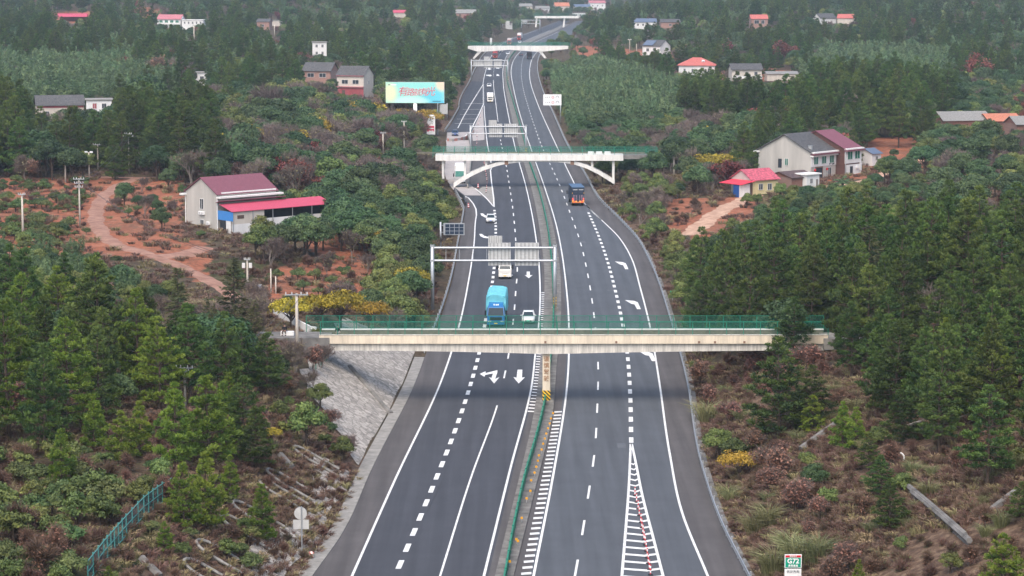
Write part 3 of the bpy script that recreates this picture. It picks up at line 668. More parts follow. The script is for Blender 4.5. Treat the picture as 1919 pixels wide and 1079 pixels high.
HAZARD = stripes('hazard_stripes', (.8, .5, .02), (.015, .013, .01), 2.3)
REDWHITE = stripes('red_white_bands', (.62, .03, .05), (.8, .78, .76), 2.6, (0, 0, 1))
def text(name, s, size, m, parent, loc, rot=(math.pi / 2, 0, 0), depth=.02, align='CENTER', shear=0.0, bold=0.0):
    c = bpy.data.curves.new('lettering', 'FONT'); c.body = s; c.size = size; c.extrude = depth; c.align_x = align; c.align_y = 'CENTER'; c.shear = shear; c.offset = bold; c.resolution_u = 2
    t = bpy.data.objects.new('lettering', c); COL.objects.link(t); bpy.context.view_layer.update()
    me = bpy.data.meshes.new_from_object(t.evaluated_get(bpy.context.evaluated_depsgraph_get())); bpy.data.objects.remove(t); bpy.data.curves.remove(c)
    me.materials.clear(); me.materials.append(m); o = link_mesh(name, me, parent); o.location = loc; o.rotation_euler = rot; return o
def fence_run(parent, p, q, h, gap, z0, mesh_m, post_m, rails=(0.5, 1.0), name='mesh_fence'):
    p = Vector((*p[:2], z0)); q = Vector((*q[:2], z0)); mb = MB(); up = Vector((0, 0, h)); mb.quad(p, q, q + up, p + up)
    f = mb.make(name, mesh_m, parent); d = q - p; n_ = max(1, int(round(d.length / gap)))
    r = MB()
    for k in rails: r.bar(p + up * k, q + up * k, .05)
    r.make('rail', post_m, f)
    for i in range(n_ + 1):
        c = p + d * (i / n_); MB().bar(c + Vector((0, 0, -.85)), c + up, .075).make('post', post_m, f)
    return f
# near bridge
Y1 = G(1024, 755).y; Yf = Y1 - .7; xL, xR = V(598, 628, Yf).x, V(1552, 628, Yf).x
Zt, Zb, Ze, Zm = V(0, 628, Yf).z, V(0, 644, Yf).z, V(0, 657.5, Yf).z, V(0, 664.5, Yf).z; Xp = V(1024, 700, Y1).x; Dk = 4.3
b1 = thing('overpass', 'long cream concrete bridge with green mesh fences over the highway, carried by one lettered pier', 'bridge', (0, 0, 0))
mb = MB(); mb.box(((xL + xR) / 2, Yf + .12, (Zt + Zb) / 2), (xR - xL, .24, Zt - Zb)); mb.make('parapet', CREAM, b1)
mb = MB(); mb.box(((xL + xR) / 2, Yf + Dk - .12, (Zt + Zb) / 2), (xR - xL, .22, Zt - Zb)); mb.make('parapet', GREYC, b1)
MB().box(((xL + xR) / 2, Yf + Dk - .12, Zt + .05), (xR - xL, .32, .12)).make('parapet_cap', CAPW, b1)
MB().box(((xL + xR) / 2, Yf + .10, Zt + .035), (xR - xL, .30, .07)).make('parapet_cap', STAIN, b1)
MB().box(((xL + xR) / 2, Yf + Dk / 2, Zb + .15), (xR - xL, Dk - .5, .3)).make('deck', GREYC, b1)
mb = MB(); gp = [(xL + .4, Zb - .003), (xL + .4, Ze)] + [(xL + .4 + (Xp - xL) * k, Ze + (Zm - Ze) * k ** 2) for k in (.25, .5, .75, .97)] + [(Xp + (xR - Xp) * (1 - k), Ze + (Zm - Ze) * k ** 2) for k in (.97, .75, .5, .25)] + [(xR, Ze), (xR, Zb - .003)]
mb.prism(gp, Yf + .35, Yf + Dk - .35, 'y'); mb.make('girder', STAIN, b1)
pier = MB().box((Xp, Y1 + .55, (Zm + .3) / 2 - .1), (.86, 1.1, Zm + .4)).make('pier', CREAM, b1)
MB().box((Xp, Y1 + .55, .88), (.90, 1.14, 1.15)).make('hazard_marker', HAZARD, pier)
MB().box((Xp, Y1 + .55, .12), (1.5, 1.9, .34)).make('footing', CONC, pier)
LETB = mat('faded_lettering', (.33, .20, .12), .9, .3, 6)
for k, ch in enumerate('谨慎驾驶'): text('lettering', ch, .66, LETB, pier, (Xp, Y1 - .012, V(0, 673 + 12.2 * k, Y1).z), bold=.012)
fence_run(b1, (V(600, 600, Yf).x, Yf + .06), (xR, Yf + .06), 1.5, 1.95, Zt + .07, GREENM, GREENP)
fence_run(b1, (V(574, 600, Yf + Dk).x, Yf + Dk - .06), (xR, Yf + Dk - .06), 1.5, 1.95, Zt + .12, GREENM, GREENP)
WING = [(592, 613), (582, 612), (566, 604), (550, 595), (530, 586), (512, 577)]
mb = MB(); w = [G(x, y, Zt + .1) for x, y in WING]; mb.loft([[(p.x, p.y, p.z - 1.1), (p.x + .1, p.y + .3, p.z - 1.1), (p.x + .1, p.y + .3, p.z), (p.x, p.y, p.z)] for p in w]); mb.make('wing_wall', CAPW, b1)
for px_ in (1022, 1155, 1310, 1340, 1395): MB().box((V(px_, 636, Yf).x, Yf - .012, V(0, 641, Yf).z), (.25, .03, .25)).make('spalled_patch', RUSTY, b1)
tag(MB().box((V(1545, 625, Yf).x + 2.5, Yf + 2, Zt - 1.0), (5.2, 4.6, 1.3)).make('abutment_block', CONC), 'weathered pale concrete block closing the right end of the near bridge', 'abutment')
# arch bridge
Y2 = (G(850, 352, .4).y + G(1150, 344, .4).y) / 2; v2 = lambda x, y: V(x, y, Y2)
b2 = thing('arch_bridge', 'slender white open arch bridge with green fence crossing the middle of the highway', 'bridge', (0, 0, 0)); W2 = 4.2
zt, zb = v2(0, 290).z, v2(0, 301).z; x0, x1 = v2(816, 295).x, v2(1168, 295).x
MB().box(((x0 + x1) / 2, Y2 + W2 / 2, (zt + zb) / 2), (x1 - x0, W2, zt - zb)).make('deck', PALEC, b2)
MB().box(((x0 + x1) / 2, Y2 + W2 - .1, zt + .16), (x1 - x0 + 10, .2, .36)).make('parapet', GREYC, b2)
arc = [(850,352),(864,342),(882,331),(905,320),(930,311.5),(949,307),(975,304),(1010,303),(1045,304),(1072,307),(1100,316),(1122,327),(1138,337),(1152,346)]
mb = MB(); secs = []
for i, (x, y) in enumerate(arc):
    p = v2(x, y); th = .62 + .42 * abs(x - 1005) / 150; secs.append([(p.x, Y2 + .4, p.z), (p.x, Y2 + W2 - .4, p.z), (p.x, Y2 + W2 - .4, p.z + th), (p.x, Y2 + .4, p.z + th)])
mb.loft(secs); mb.make('arch', PALEC, b2)
cw = [(v2(x, y).x, v2(x, y).z + .5) for x, y in arc[5:10]]
mb = MB(); mb.prism([(cw[0][0], zb + .002)] + cw + [(cw[-1][0], zb + .002)], Y2 + .55, Y2 + W2 - .55, 'y'); mb.make('spandrel_web', PALEC, b2)
for px_ in (949, 1072.5): MB().box((v2(px_, 300).x, Y2 + W2 / 2, (zb + v2(0, 309).z) / 2), (.8, W2 - .6, zb - v2(0, 309).z)).make('stub_column', RUSTY, b2)
for px_, py_ in ((830, 336), (871, 337), (911, 317), (1110, 320), (1150, 344)): MB().box((v2(px_, 300).x, Y2 + W2 / 2, (zb + v2(0, py_).z) / 2), (.5, W2 - 1.4, zb - v2(0, py_).z)).make('column', PALEC, b2)
fence_run(b2, (x0 - .6, Y2 + .1), (v2(1232, 290).x, Y2 + .1), 1.55, 2.4, zt + .05, GREENM, GREENP); fence_run(b2, (x0 - .6, Y2 + W2 - .1), (v2(1232, 290).x, Y2 + W2 - .1), 1.55, 2.4, zt + .05, GREENM, GREENP)
MB().box(((x1 + v2(1232, 290).x) / 2, Y2 + W2 / 2, zt - .5), (v2(1232, 290).x - x1 + .2, W2 - .1, .9)).make('approach_slab', CONC_D, b2)
for px_ in (1108, 1123, 1139): tag(MB().box((v2(px_, 287).x, Y2 + 1.6, zt + .33), (1.5, .8, .7), taper=.86).make('white_sack', WHITE), 'bulging white sack lying on the arch bridge deck behind the fence', 'sack', 'white sacks on the arch bridge')
# slant-leg bridge
Y3 = (G(885, 108, .4).y + G(1024, 112, .4).y) / 2; v3 = lambda x, y: V(x, y, Y3); W3 = 5
b3 = thing('slant_leg_bridge', 'pale bridge on two slanting legs with green fence in the distance beyond the arch bridge', 'bridge', (0, 0, 0))
x0, x1, zt, zb = v3(877, 90).x, v3(1065, 90).x, v3(0, 86).z, v3(0, 93).z; xa, xb = v3(900, 90).x, v3(1012, 90).x
mb = MB(); z2 = v3(0, 96.5).z; mb.prism([(x0, zt), (x0, v3(0, 91).z), (xa - 1.5, z2), (xa + 2.5, z2), ((xa + xb) / 2, zb), (xb - 2.5, z2), (xb + 1.5, z2), (x1, v3(0, 91.5).z), (x1, zt)], Y3, Y3 + W3, 'y'); mb.make('deck', PALEC, b3)
for (a, c, d) in ((xa, v3(884, 110).x, 1), (xb, v3(1026, 113).x, -1)):
    mb = MB(); mb.loft([[(a - 1, Y3 + .5, z2 + .2), (a + 1, Y3 + .5, z2 + .2), (a + 1, Y3 + W3 - .5, z2 + .2), (a - 1, Y3 + W3 - .5, z2 + .2)], [(c - .5, Y3 + .5, -.6), (c + .5, Y3 + .5, -.6), (c + .5, Y3 + W3 - .5, -.6), (c - .5, Y3 + W3 - .5, -.6)]]); mb.make('leg', PALEC, b3)
fence_run(b3, (x0, Y3 + .1), (x1 + 1, Y3 + .1), 1.7, 5, zt + .05, GREENM, GREENP); fence_run(b3, (x0, Y3 + W3 - .1), (x1 + 1, Y3 + W3 - .1), 1.7, 5, zt + .05, GREENM, GREENP)
tag(MB().box((v3(920, 80).x, Y3 + W3 + .4, v3(0, 78).z), (1.2, .3, v3(0, 71).z - v3(0, 84).z)).make('sign_board', GALVD), 'narrow grey board standing behind the fence of the slant legged bridge', 'sign')
# farthest bridge
Y4 = 1850; v4 = lambda x, y: V(x, y, Y4); x0, x1, zt, zb = v4(1002, 33).x, v4(1084, 33).x, v4(0, 30).z, v4(0, 34).z
b4 = thing('far_overpass', 'small white bridge at the far end of the highway below the village', 'bridge', (0, 0, 0))
MB().box(((x0 + x1) / 2, Y4 + 2.5, (zt + zb) / 2), (x1 - x0, 5, zt - zb)).make('deck', PALEC, b4)
for px_, py_ in ((1006, 46), (1058, 46)): MB().bar((v4(px_, 33).x, Y4 + 2.5, zb), (v4(px_ - 2, py_).x, Y4 + 2.5, v4(0, py_).z - 2), 1.2, 3).make('leg', PALEC, b4)
fence_run(b4, (x0, Y4), (x1 + 4, Y4), 1.8, 9, zt, GREENM, GREENP)

# ---------------------------------------------------------------- gantries and road signs
def gantry(name, label, pl, pr, pyb, beams, panels, thick=.16, base_r=True, marker=False):
    Y = Yp(pyb); v = lambda x, y: V(x, y, Y); g = thing(name, label, 'gantry', (0, 0, 0)); zt_ = v(0, beams[0]).z
    for px_ in (pl, pr):
        X = v(px_, 0).x; zb_ = min(0, Hs(X, Y)) if px_ != pl else Hs(X, Y) - .3
        p = MB().tube([(X, Y, zb_), (X, Y, zt_ + .45)], thick, 10).make('post', GALV, g, True)
        MB().box((X, Y, zt_ + .3), (.6, .5, .3)).make('bracket', GALV, p); MB().box((X, Y, v(0, beams[1]).z), (.6, .5, .3)).make('bracket', GALV, p)
        if marker and px_ == pr: MB().box((X, Y, 1.45), (.42, .42, 1.5)).make('hazard_marker', HAZARD, p); MB().box((X, Y, .3), (1.0, 1.0, .5)).make('footing', CONC, p)
    mb = MB(); xa_, xb_ = v(pl, 0).x, v(pr, 0).x
    for y in beams: mb.tube([(xa_, Y - .02, v(0, y).z), (xb_, Y - .02, v(0, y).z)], thick * .62, 8)
    for k in range(1, 9):
        if k / 9 < .5: X = xa_ + (xb_ - xa_) * k / 9; mb.bar((X, Y, v(0, beams[0]).z), (X, Y, v(0, beams[1]).z), .07)
    mb.make('truss', GALV, g)
    for rects in panels:
        mb = MB(); rb = MB()
        for (xa2, xb2, ya2, yb2) in rects:
            a, c = v(xa2, ya2), v(xb2, yb2); mb.box(((a.x + c.x) / 2, Y + .3, (a.z + c.z) / 2), (c.x - a.x, .08, a.z - c.z))
            n_ = 6
            for i in range(n_): rb.box((a.x + (c.x - a.x) * (i + .5) / n_, Y + .235, (a.z + c.z) / 2), ((c.x - a.x) / n_ * .3, .06, (a.z - c.z) * .97))
        pn = mb.make('sign_panel', GALVD, g); rb.make('rib', RIBG, pn)
    return g
gantry('sign_gantry', 'grey steel gantry with the backs of two big sign panels behind the blue truck', 808, 1041, 583, (464, 488), [[(915, 941, 442, 454.9), (915, 957, 455, 498)], [(965, 1010, 455, 498)]], .26, marker=True)
gantry('sign_gantry', 'grey gantry of two sign backs just beyond the arch bridge', 881, 986, 292, (237, 250), [[(916, 931, 225, 231.9), (916, 941, 232, 257)], [(945, 970, 232, 257)]], .24, marker=True)
gantry('sign_gantry', 'grey gantry of three sign backs in front of the slant legged bridge', 883, 951.5, 152, (113, 123), [[(887, 906, 112, 125)], [(907, 917.5, 106, 110.9), (907, 923, 111, 127)], [(925, 941, 111, 127)]], .26, marker=True)
gantry('sign_gantry', 'small far gantry at the bend of the highway', 977.5, 1012, 60, (37.5, 44), [[(979, 988, 37, 42)]], .3)
def cantilever(name, label, px_, pyb, pyt, rects, m=GALVD, arm=(None,), r=.16, Y=None):
    Y = Y or T(px_, pyb).y; v = lambda x, y: V(x, y, Y); g = thing(name, label, 'road sign', (0, 0, 0)); X = v(px_, 0).x
    MB().tube([(X, Y, Hs(X, Y) - .3), (X, Y, v(0, pyt).z)], r, 10).make('pole', GALV, g, True)
    for (xa_, xb_, ya_, yb_) in rects:
        a, c = v(xa_, ya_), v(xb_, yb_); b_ = MB().box(((a.x + c.x) / 2, Y - .22, (a.z + c.z) / 2), (c.x - a.x, .1, a.z - c.z)).make('sign_panel', m, g)
        near_x = a.x if abs(a.x - X) < abs(c.x - X) else c.x
        for k in (.22, .8): MB().bar((X, Y - .1, c.z + (a.z - c.z) * k), ((a.x + c.x) / 2, Y - .1, c.z + (a.z - c.z) * k), .12).make('arm', GALV, g)
    return g, v, Y
g, v, Y = cantilever('lane_control_sign', 'pole with a grey framed panel of dark glass squares at the left roadside', 824, 510, 416, [(831, 870.5, 417.5, 440)], GALV, Y=Yp(470))
DGLASS = mat('dark_glass', (.03, .045, .075), .25, .2, 3)
for r_ in range(3):
    for c_ in range(4):
        a, c = v(834.5 + c_ * 8.8, 419.5 + r_ * 6.6), v(842.3 + c_ * 8.8, 425.2 + r_ * 6.6); MB().box(((a.x + c.x) / 2, Y - .28, (a.z + c.z) / 2), (c.x - a.x, .06, a.z - c.z)).make('display_module', DGLASS, g)
g, v, Y = cantilever('speed_limit_sign', 'white board of lane speed limits on a pole right of the highway', 1051, 225, 180, [(1018, 1052, 176.5, 197)], WHITE, Y=Yp(232))
REDRING = mat('sign_red', (.55, .03, .03), .5, .03); DARKM = mat('sign_dark', (.05, .05, .07), .5, .05)
for py_ in (182, 191.5):
    c = v(1036, py_); mb = MB(); mb.tube([(c.x + .36 * math.cos(t * math.pi / 8), Y - .29, c.z + .36 * math.sin(t * math.pi / 8)) for t in range(17)], .06, 5, cap=False); mb.make('red_ring', REDRING, g)
    c = v(1044.5, py_); mb = MB(); mb.tube([(c.x + .45 * math.cos(t * math.pi / 8), Y - .29, c.z - .15 + .55 * math.sin(t * math.pi / 8)) for t in range(9)], .06, 5); mb.make('arch_symbol', DARKM, g)
    for px_ in (1023, 1026.5, 1030): c = v(px_, py_); MB().box((c.x, Y - .29, c.z), (.16, .03, .34)).make('mark', DARKM, g)
gc, v, Y = cantilever('far_road_sign', 'far stepped grey sign back on a double arm above the left verge', 942, 66, 40, [(947, 955, 39, 43), (947.5, 960, 43.2, 54.5)], GALVD, Y=Yp(62), r=.3)
g, v, Y = cantilever('roadside_sign', 'pale back of a square sign beside the red and white pylon', 837, 238, 193, [(823.5, 839, 195, 213.5)], GALVD, Y=Yp(226))
g = thing('mast', 'tall thin grey mast with small cameras beside the red and white pylon', 'mast', (0, 0, 0)); Y = Yp(252); X = V(819.5, 0, Y).x
MB().tube([(X, Y, -.3), (X, Y, V(0, 193, Y).z)], .16, 8).make('pole', GALV, g); MB().box((X + .3, Y, V(0, 217, Y).z), (.5, .4, .3)).make('camera_box', WHITE, g); MB().box((X + .3, Y, V(0, 221, Y).z), (.5, .4, .3)).make('camera_box', WHITE, g)
# filling-station pylon
Y = Yp(256); v = lambda x, y: V(x, y, Y); g = thing('station_pylon', 'white rounded station pylon with a red lower price panel by the exit ramp', 'pylon sign', (0, 0, 0))
a, c = v(799.5, 215), v(815.5, 252); hw = (c.x - a.x) / 2; xm = (a.x + c.x) / 2
pts = [(xm - hw, c.z), (xm + hw, c.z)] + [(xm + hw * (.55 + .45 * math.cos(t)), a.z - hw * .45 + hw * .45 * math.sin(t)) for t in np.linspace(0, 1.57, 5)] + [(xm - hw * (.55 + .45 * math.cos(t)), a.z - hw * .45 + hw * .45 * math.sin(t)) for t in np.linspace(1.57, 0, 5)]
mb = MB(); mb.prism(pts, Y, Y + .5, 'y'); mb.make('body', WHITE, g)
PINK = mat('pylon_red', (.55, .03, .09), .5, .05); zr = v(0, 235).z
pp = MB().box((xm - .1, Y - .03, (zr + c.z) / 2 + .4), (hw * 1.75, .08, zr - c.z - 1.0)).make('price_panel', PINK, g)
for k in range(3): MB().box((xm + .1, Y - .085, zr - .85 - k * .75), (hw * 1.1, .04, .28)).make('price_row', WHITE, pp)
mb = MB(); mb.tube([(xm - .1, Y - .03, a.z - .5), (xm - .1, Y - .03, a.z - 1.5), (xm - .45, Y - .03, a.z - 1.75)], .09, 5); mb.tube([(xm, Y - .03, a.z - 1.9), (xm + .7, Y - .03, a.z - 2.1)], .07, 5); mb.tube([(xm - .3, Y - .03, a.z - 2.5), (xm + .1, Y - .03, a.z - 2.3), (xm + .6, Y - .03, a.z - 2.7)], .06, 5); mb.make('emblem', DARKM, g)
# billboard
Y = T(778, 224).y; v = lambda x, y: V(x, y, Y); a, c = v(722.5, 153.5), v(833, 193); g = thing('billboard', 'wide turquoise billboard of red brush lettering on one thick white post', 'billboard', ((a.x + c.x) / 2, Y, (a.z + c.z) / 2), R(-3))
bw, bh = c.x - a.x, a.z - c.z
bm_ = bpy.data.materials.new('billboard_print'); n, l, b = nodes_of(bm_); tc = n.new('ShaderNodeTexCoord'); b.inputs['Roughness'].default_value = .5
def blob(cx, cz, rx, rz):
    mp = n.new('ShaderNodeMapping'); mp.vector_type = 'TEXTURE'; mp.inputs['Location'].default_value = (cx, -.14, cz); mp.inputs['Scale'].default_value = (rx, 1, rz); l.new(tc.outputs['Object'], mp.inputs[0])
    gr_ = n.new('ShaderNodeTexGradient'); gr_.gradient_type = 'SPHERICAL'; l.new(mp.outputs[0], gr_.inputs[0]); s_ = n.new('ShaderNodeMapRange'); l.new(gr_.outputs['Fac'], s_.inputs[0]); s_.inputs[1].default_value = .05; s_.inputs[2].default_value = .5; return s_.outputs[0]
def mixc(f, prev, colr):
    m = n.new('ShaderNodeMix'); m.data_type = 'RGBA'; l.new(f, m.inputs[0]); m.inputs[7].default_value = (*colr, 1)
    if isinstance(prev, tuple): m.inputs[6].default_value = (*prev, 1)
    else: l.new(prev, m.inputs[6])
    return m.outputs[2]
o_ = mixc(blob(bw * .30, -bh * .18, 4.6, 3.2), (.28, .68, .62), (.13, .57, .68)); o_ = mixc(blob(-.1 * bw, -bh * .45, 8, 2.4), o_, (.50, .82, .72)); o_ = mixc(blob(-bw * .43, -.1, 3.2, 4.2), o_, (.68, .80, .48)); o_ = mixc(blob(bw * .46, bh * .42, 2.6, 3.0), o_, (.80, .62, .46)); o_ = mixc(blob(bw * .40, -bh * .5, 4, 1.4), o_, (.10, .50, .66))
l.new(o_, b.inputs['Base Color'])
MB().box((0, 0, 0), (bw, .5, bh)).make('cabinet', GALVD, g); face = MB().box((0, -.28, 0), (bw - .15, .06, bh - .15)).make('face', bm_, g)
SLOG = mat('slogan_red', (.50, .035, .07), .5, .05); SLW = mat('slogan_white', (.85, .85, .85), .5, 0)
for m_, dy, bd in ((SLW, -.325, .045), (SLOG, -.345, .0)):
    for ch, dx, dz, sz in (('有', -2.9, .1, 2.3), ('路', -1.15, -.1, 1.9), ('就', .45, -.12, 1.8), ('有', 2.0, 0, 1.9), ('光', 3.6, .1, 2.2)): text('slogan', ch, sz * 1.22 * bw / 16.5, m_, face, (dx * 1.2 * bw / 16.5, dy, dz + .1), (math.pi / 2, R(-3), 0), .012, shear=.22, bold=bd)
MB().box((bw * .37, -.33, -bh * .41), (2.6, .03, .16)).make('small_print', DARKM, face); MB().box((-bw * .44, -.33, bh * .37), (.4, .03, .3)).make('small_print', DARKM, face); MB().box((-bw * .36, -.33, bh * .37), (1.6, .03, .28)).make('small_print', SLW, face)
zb_ = Hs(g.location.x, Y) - g.location.z - .6; MB().tube([(0, .3, -bh / 2), (0, .3, zb_)], .62, 14).make('post', WHITE, g, True); MB().box((0, .55, -bh * .1), (bw * .9, .5, .4)).make('back_beam', GALV, g)
# route sign at the lower right
Y = T(1486, 1100).y; v = lambda x, y: V(x, y, Y); a, c = v(1470.5, 1038.5), v(1502, 1064); xm = (a.x + c.x) / 2; w_ = c.x - a.x; h_ = a.z - c.z
g = thing('route_sign', 'green and red route board G72 above a white plate at the bottom edge', 'road sign', (0, 0, 0)); SGREEN = mat('sign_green', (.0, .30, .19), .45, .03)
p = MB().box((xm, Y, (a.z + c.z) / 2), (w_, .06, h_)).make('route_plate', WHITE, g)
MB().box((xm, Y - .04, c.z + h_ * .40), (w_ * .90, .03, h_ * .70)).make('green_field', SGREEN, p); MB().box((xm, Y - .04, a.z - h_ * .145), (w_ * .90, .03, h_ * .15)).make('red_band', mat('sign_red2', (.60, .01, .03), .45, .03), p)
text('lettering', 'G72', h_ * .50, WHITE, p, (xm, Y - .065, c.z + h_ * .50), bold=.014); text('lettering', '国家高速', h_ * .13, WHITE, p, (xm, Y - .065, a.z - h_ * .145)); text('lettering', '泉南高速', h_ * .175, WHITE, p, (xm, Y - .065, c.z + h_ * .165), bold=.004)
d_ = v(0, 1080).z; p2 = MB().box((xm, Y, (c.z + d_) / 2 - .1), (w_ * .98, .06, c.z - d_ + .05)).make('direction_plate', WHITE, g); text('lettering', '长沙方向', w_ * .19, mat('sign_grey', (.16, .17, .19), .5, 0), p2, (xm, Y - .045, v(0, 1071).z))
for s_ in (-.3, .3): MB().tube([(xm + s_ * w_, Y + .1, Hs(xm, Y) - .4), (xm + s_ * w_, Y + .1, a.z - .1)], .04, 8).make('post', GALV, g)
# sign seen from behind at the lower left, and the bag next to it
B = T(566, 1043); v = lambda x, y: V(x, y, B.y); g = thing('round_sign', 'round and square sign backs on a thin pole at the lower left verge', 'road sign', (0, 0, 0))
MB().tube([(B.x, B.y, B.z - .3), (B.x, B.y, v(0, 949).z)], .055, 8).make('pole', GALV, g)
c = v(563, 962); mb = MB(); mb.prism([(c.x + .54 * math.cos(t), c.z + .54 * math.sin(t)) for t in np.linspace(0, 6.283, 25)[:-1]], B.y + .06, B.y + .1, 'y'); mb.make('round_plate', GALVD, g)
c = v(564, 983); MB().box((c.x, B.y + .08, c.z), (1.32, .05, .8)).make('square_plate', GALVD, g)
B = T(583, 1049); mb = MB(); mb.loft([[(B.x + r_ * math.cos(t), B.y + r_ * math.sin(t), B.z + z_) for t in np.linspace(0, 6.283, 11)[:-1]] for r_, z_ in ((.16, -.05), (.26, .1), (.23, .45), (.27, .62), (.12, .72))]); bag = mb.make('paper_bag', stripes('bag_print', (.75, .70, .64), (.62, .18, .15), 3.1, (1, 0, .6)), None, True); tag(bag, 'white and red bag standing at the kerb below the round sign', 'bag')
B = G(1253, 562); g = thing('marker_sign', 'small green plate on a post by the right guardrail', 'road sign', (0, 0, 0)); MB().tube([(B.x + .6, B.y, -.3), (B.x + .6, B.y, 1.3)], .04, 6).make('post', GALV, g); MB().box((B.x + .6, B.y, 1.15), (.75, .05, .5)).make('plate', mat('plate_green', (.01, .42, .27), .4, .02), g)

# ---------------------------------------------------------------- guardrails, barriers, fences
def guardrail(label, f, y0, y1, side, gap=4.0, every=6.0, stagger=0):
    g = thing('guardrail', label, 'guardrail', (0, 0, 0)); yy = np.append(np.arange(y0, y1, every), y1); X = f(yy)
    mb = MB(); mb.loft([[(X[i] - .04, yy[i], .45), (X[i] + .05, yy[i], .45), (X[i] + .08, yy[i], .62), (X[i] + .05, yy[i], .80), (X[i] - .04, yy[i], .80), (X[i] + .0, yy[i], .62)] for i in range(len(yy))]); mb.make('rail', GALV, g)
    yp_ = np.arange(y0 + .5, y1, gap); rest = MB(); pm = MB().box((0, 0, .38), (.13, .13, 1.1)).mesh('guardrail_post', GALV)
    for i, y in enumerate(yp_):
        x = float(f(y)) + side * .16
        if i < 98: o = link_mesh('post', pm, g); o.location = (x, y, 0)
        else: rest.box((x, y, .38), (.13, .13, 1.1))
    if rest.n: rest.make('far_posts', GALV, g, kind='stuff')
    return g
guardrail('long steel guardrail curving along the right verge of the whole highway', off(a7, .28), 150, 1340, 1)
guardrail('steel guardrail along the left verge behind the near bridge', off(edgeL, -.35), Yp(660), Yp(362), -1)
guardrail('steel guardrail left of the exit ramp below the billboard', off(edgeL, -.5), Yp(246), Yp(84), -1, 6)
def wall_run(name, label, cat, f, y0, y1, w, h, m, every=5.0):
    yy = np.append(np.arange(y0, y1, every), y1); X = f(yy); mb = MB(); mb.loft([[(X[i] - w / 2, yy[i], -.3), (X[i] + w / 2, yy[i], -.3), (X[i] + w * .3, yy[i], h), (X[i] - w * .3, yy[i], h)] for i in range(len(yy))]); return tag(mb.make(name, m), label, cat)
wall_run('concrete_barrier', 'low grey concrete barrier between the service yard and the highway', 'barrier', off(a0, -.1), Yp(353), Yp(254), .5, .75, CONC)
KERBM = stripes('painted_kerb', (.36, .33, .31), (.42, .16, .12), .35, (1, .3, 0))
mb = MB(); pk = [G(x, y) for x, y in ((838, 264), (848, 265), (862, 263), (876, 259), (885, 252), (889, 246))]; mb.loft([[(p.x, p.y, -.2), (p.x, p.y + .5, -.2), (p.x, p.y + .45, .75), (p.x, p.y + .05, .75)] for p in pk]); tag(mb.make('painted_barrier', KERBM), 'low barrier of faded red and grey blocks curving along the exit ramp', 'barrier')
mb = MB(); pk = [G(x, y) for x, y in ((852, 359), (862, 367), (870, 373), (873, 385))]; mb.loft([[(p.x - .2, p.y, -.2), (p.x + .2, p.y, -.2), (p.x + .15, p.y, .8), (p.x - .15, p.y, .8)] for p in pk]); tag(mb.make('dark_barrier', mat('barrier_dark', (.04, .04, .045), .7, .6, 1.2)), 'dark patterned barrier at the end of the entry ramp', 'barrier')
mf = spline(curve([(947,1090),(962,1005),(985,900),(1005,830),(1022,757),(1033,665),(1037,607),(1036,533),(1028,443),(1010,360),(990,300),(980,257),(968,215),(960,187),(950,150),(951,123),(956,110),(965,98),(985,82)]))
g = thing('median_fence', 'green anti-glare fence running along the concrete median', 'fence', (0, 0, 0))
yy = np.arange(150, 1400, 4.0); X = mf(yy); mb = MB(); mb.loft([[(X[i] - .07, yy[i], .2), (X[i] + .07, yy[i], .2), (X[i] + .07, yy[i], 1.05), (X[i] - .07, yy[i], 1.05)] for i in range(len(yy))]); mb.make('screen', GREENS, g)
pm = MB().box((0, 0, .62), (.2, .1, 1.0)).mesh('fence_post', GREENP)
for y in np.arange(152, 440, 3.0): o = link_mesh('post', pm, g); o.location = (float(mf(y)), y, 0)
# delineators and reflectors
dm = MB(); dm.tube([(0, 0, .08), (0, 0, .85)], .055, 8); dmesh = dm.mesh('delineator_tube', REDWHITE); db = MB(); db.tube([(0, 0, 0), (0, 0, .09)], [.22, .16], 8); dbm = db.mesh('delineator_base', BLACK)
def delineator(x, y, z, label, group):
    d = thing('delineator_post', label, 'delineator', (x, y, z), 0, group); link_mesh('tube', dmesh, d); link_mesh('base', dbm, d); return d
for x, y in ((1190,930),(1193,942),(1196,955),(1198,967),(1201,980),(1203,990),(1205,1001),(1207,1012),(1209,1022),(1211,1034),(1213,1046),(1215,1057),(1217,1068),(1219,1078)):
    p = G(x, y); delineator(p.x, p.y, .04, 'red and white delineator post in the chevron gore at the bottom', 'delineators in the chevron gore')
for x, y in ((907,302),(907.5,308),(908,315),(909.5,323),(911,331),(912.5,339),(913,347),(912,354),(911,361)):
    p = G(x, y); delineator(p.x, p.y, .04, 'red and white delineator post beside the entry ramp under the arch bridge', 'delineators under the arch bridge')
for x, y in ((900,220),(898,227),(896,234),(893.5,248),(894,256),(894,264),(893.5,271)): p = G(x, y); delineator(p.x, p.y, .04, 'red and white delineator post on the pale gore beyond the arch bridge', 'delineators beyond the arch bridge')
rm = MB(); rm.tube([(0, 0, 0), (0, 0, .32)], .03, 6); rmesh = rm.mesh('reflector_stem', GALV); rh = MB(); rh.box((0, 0, .4), (.2, .06, .2)); rhm = rh.mesh('reflector_head', YEL)
for zx, zy in ((1189,170),(1178,200),(1170,228),(1161,255),(1151,285),(1143,313),(1134,342),(1125,375),(1110,408),(1104,438),(1095,472),(1085,505),(1066,548),(1062,608),(1041,650),(1013,760),(983,880),(992,890),(946,1005)):
    p = G(640 + zx / 3, 719 + zy / 3, .45); d = thing('reflector', 'small orange reflector on a stem along the near median', 'reflector', (p.x, p.y, .15), 0, 'orange reflectors along the median'); link_mesh('stem', rmesh, d); link_mesh('head', rhm, d)
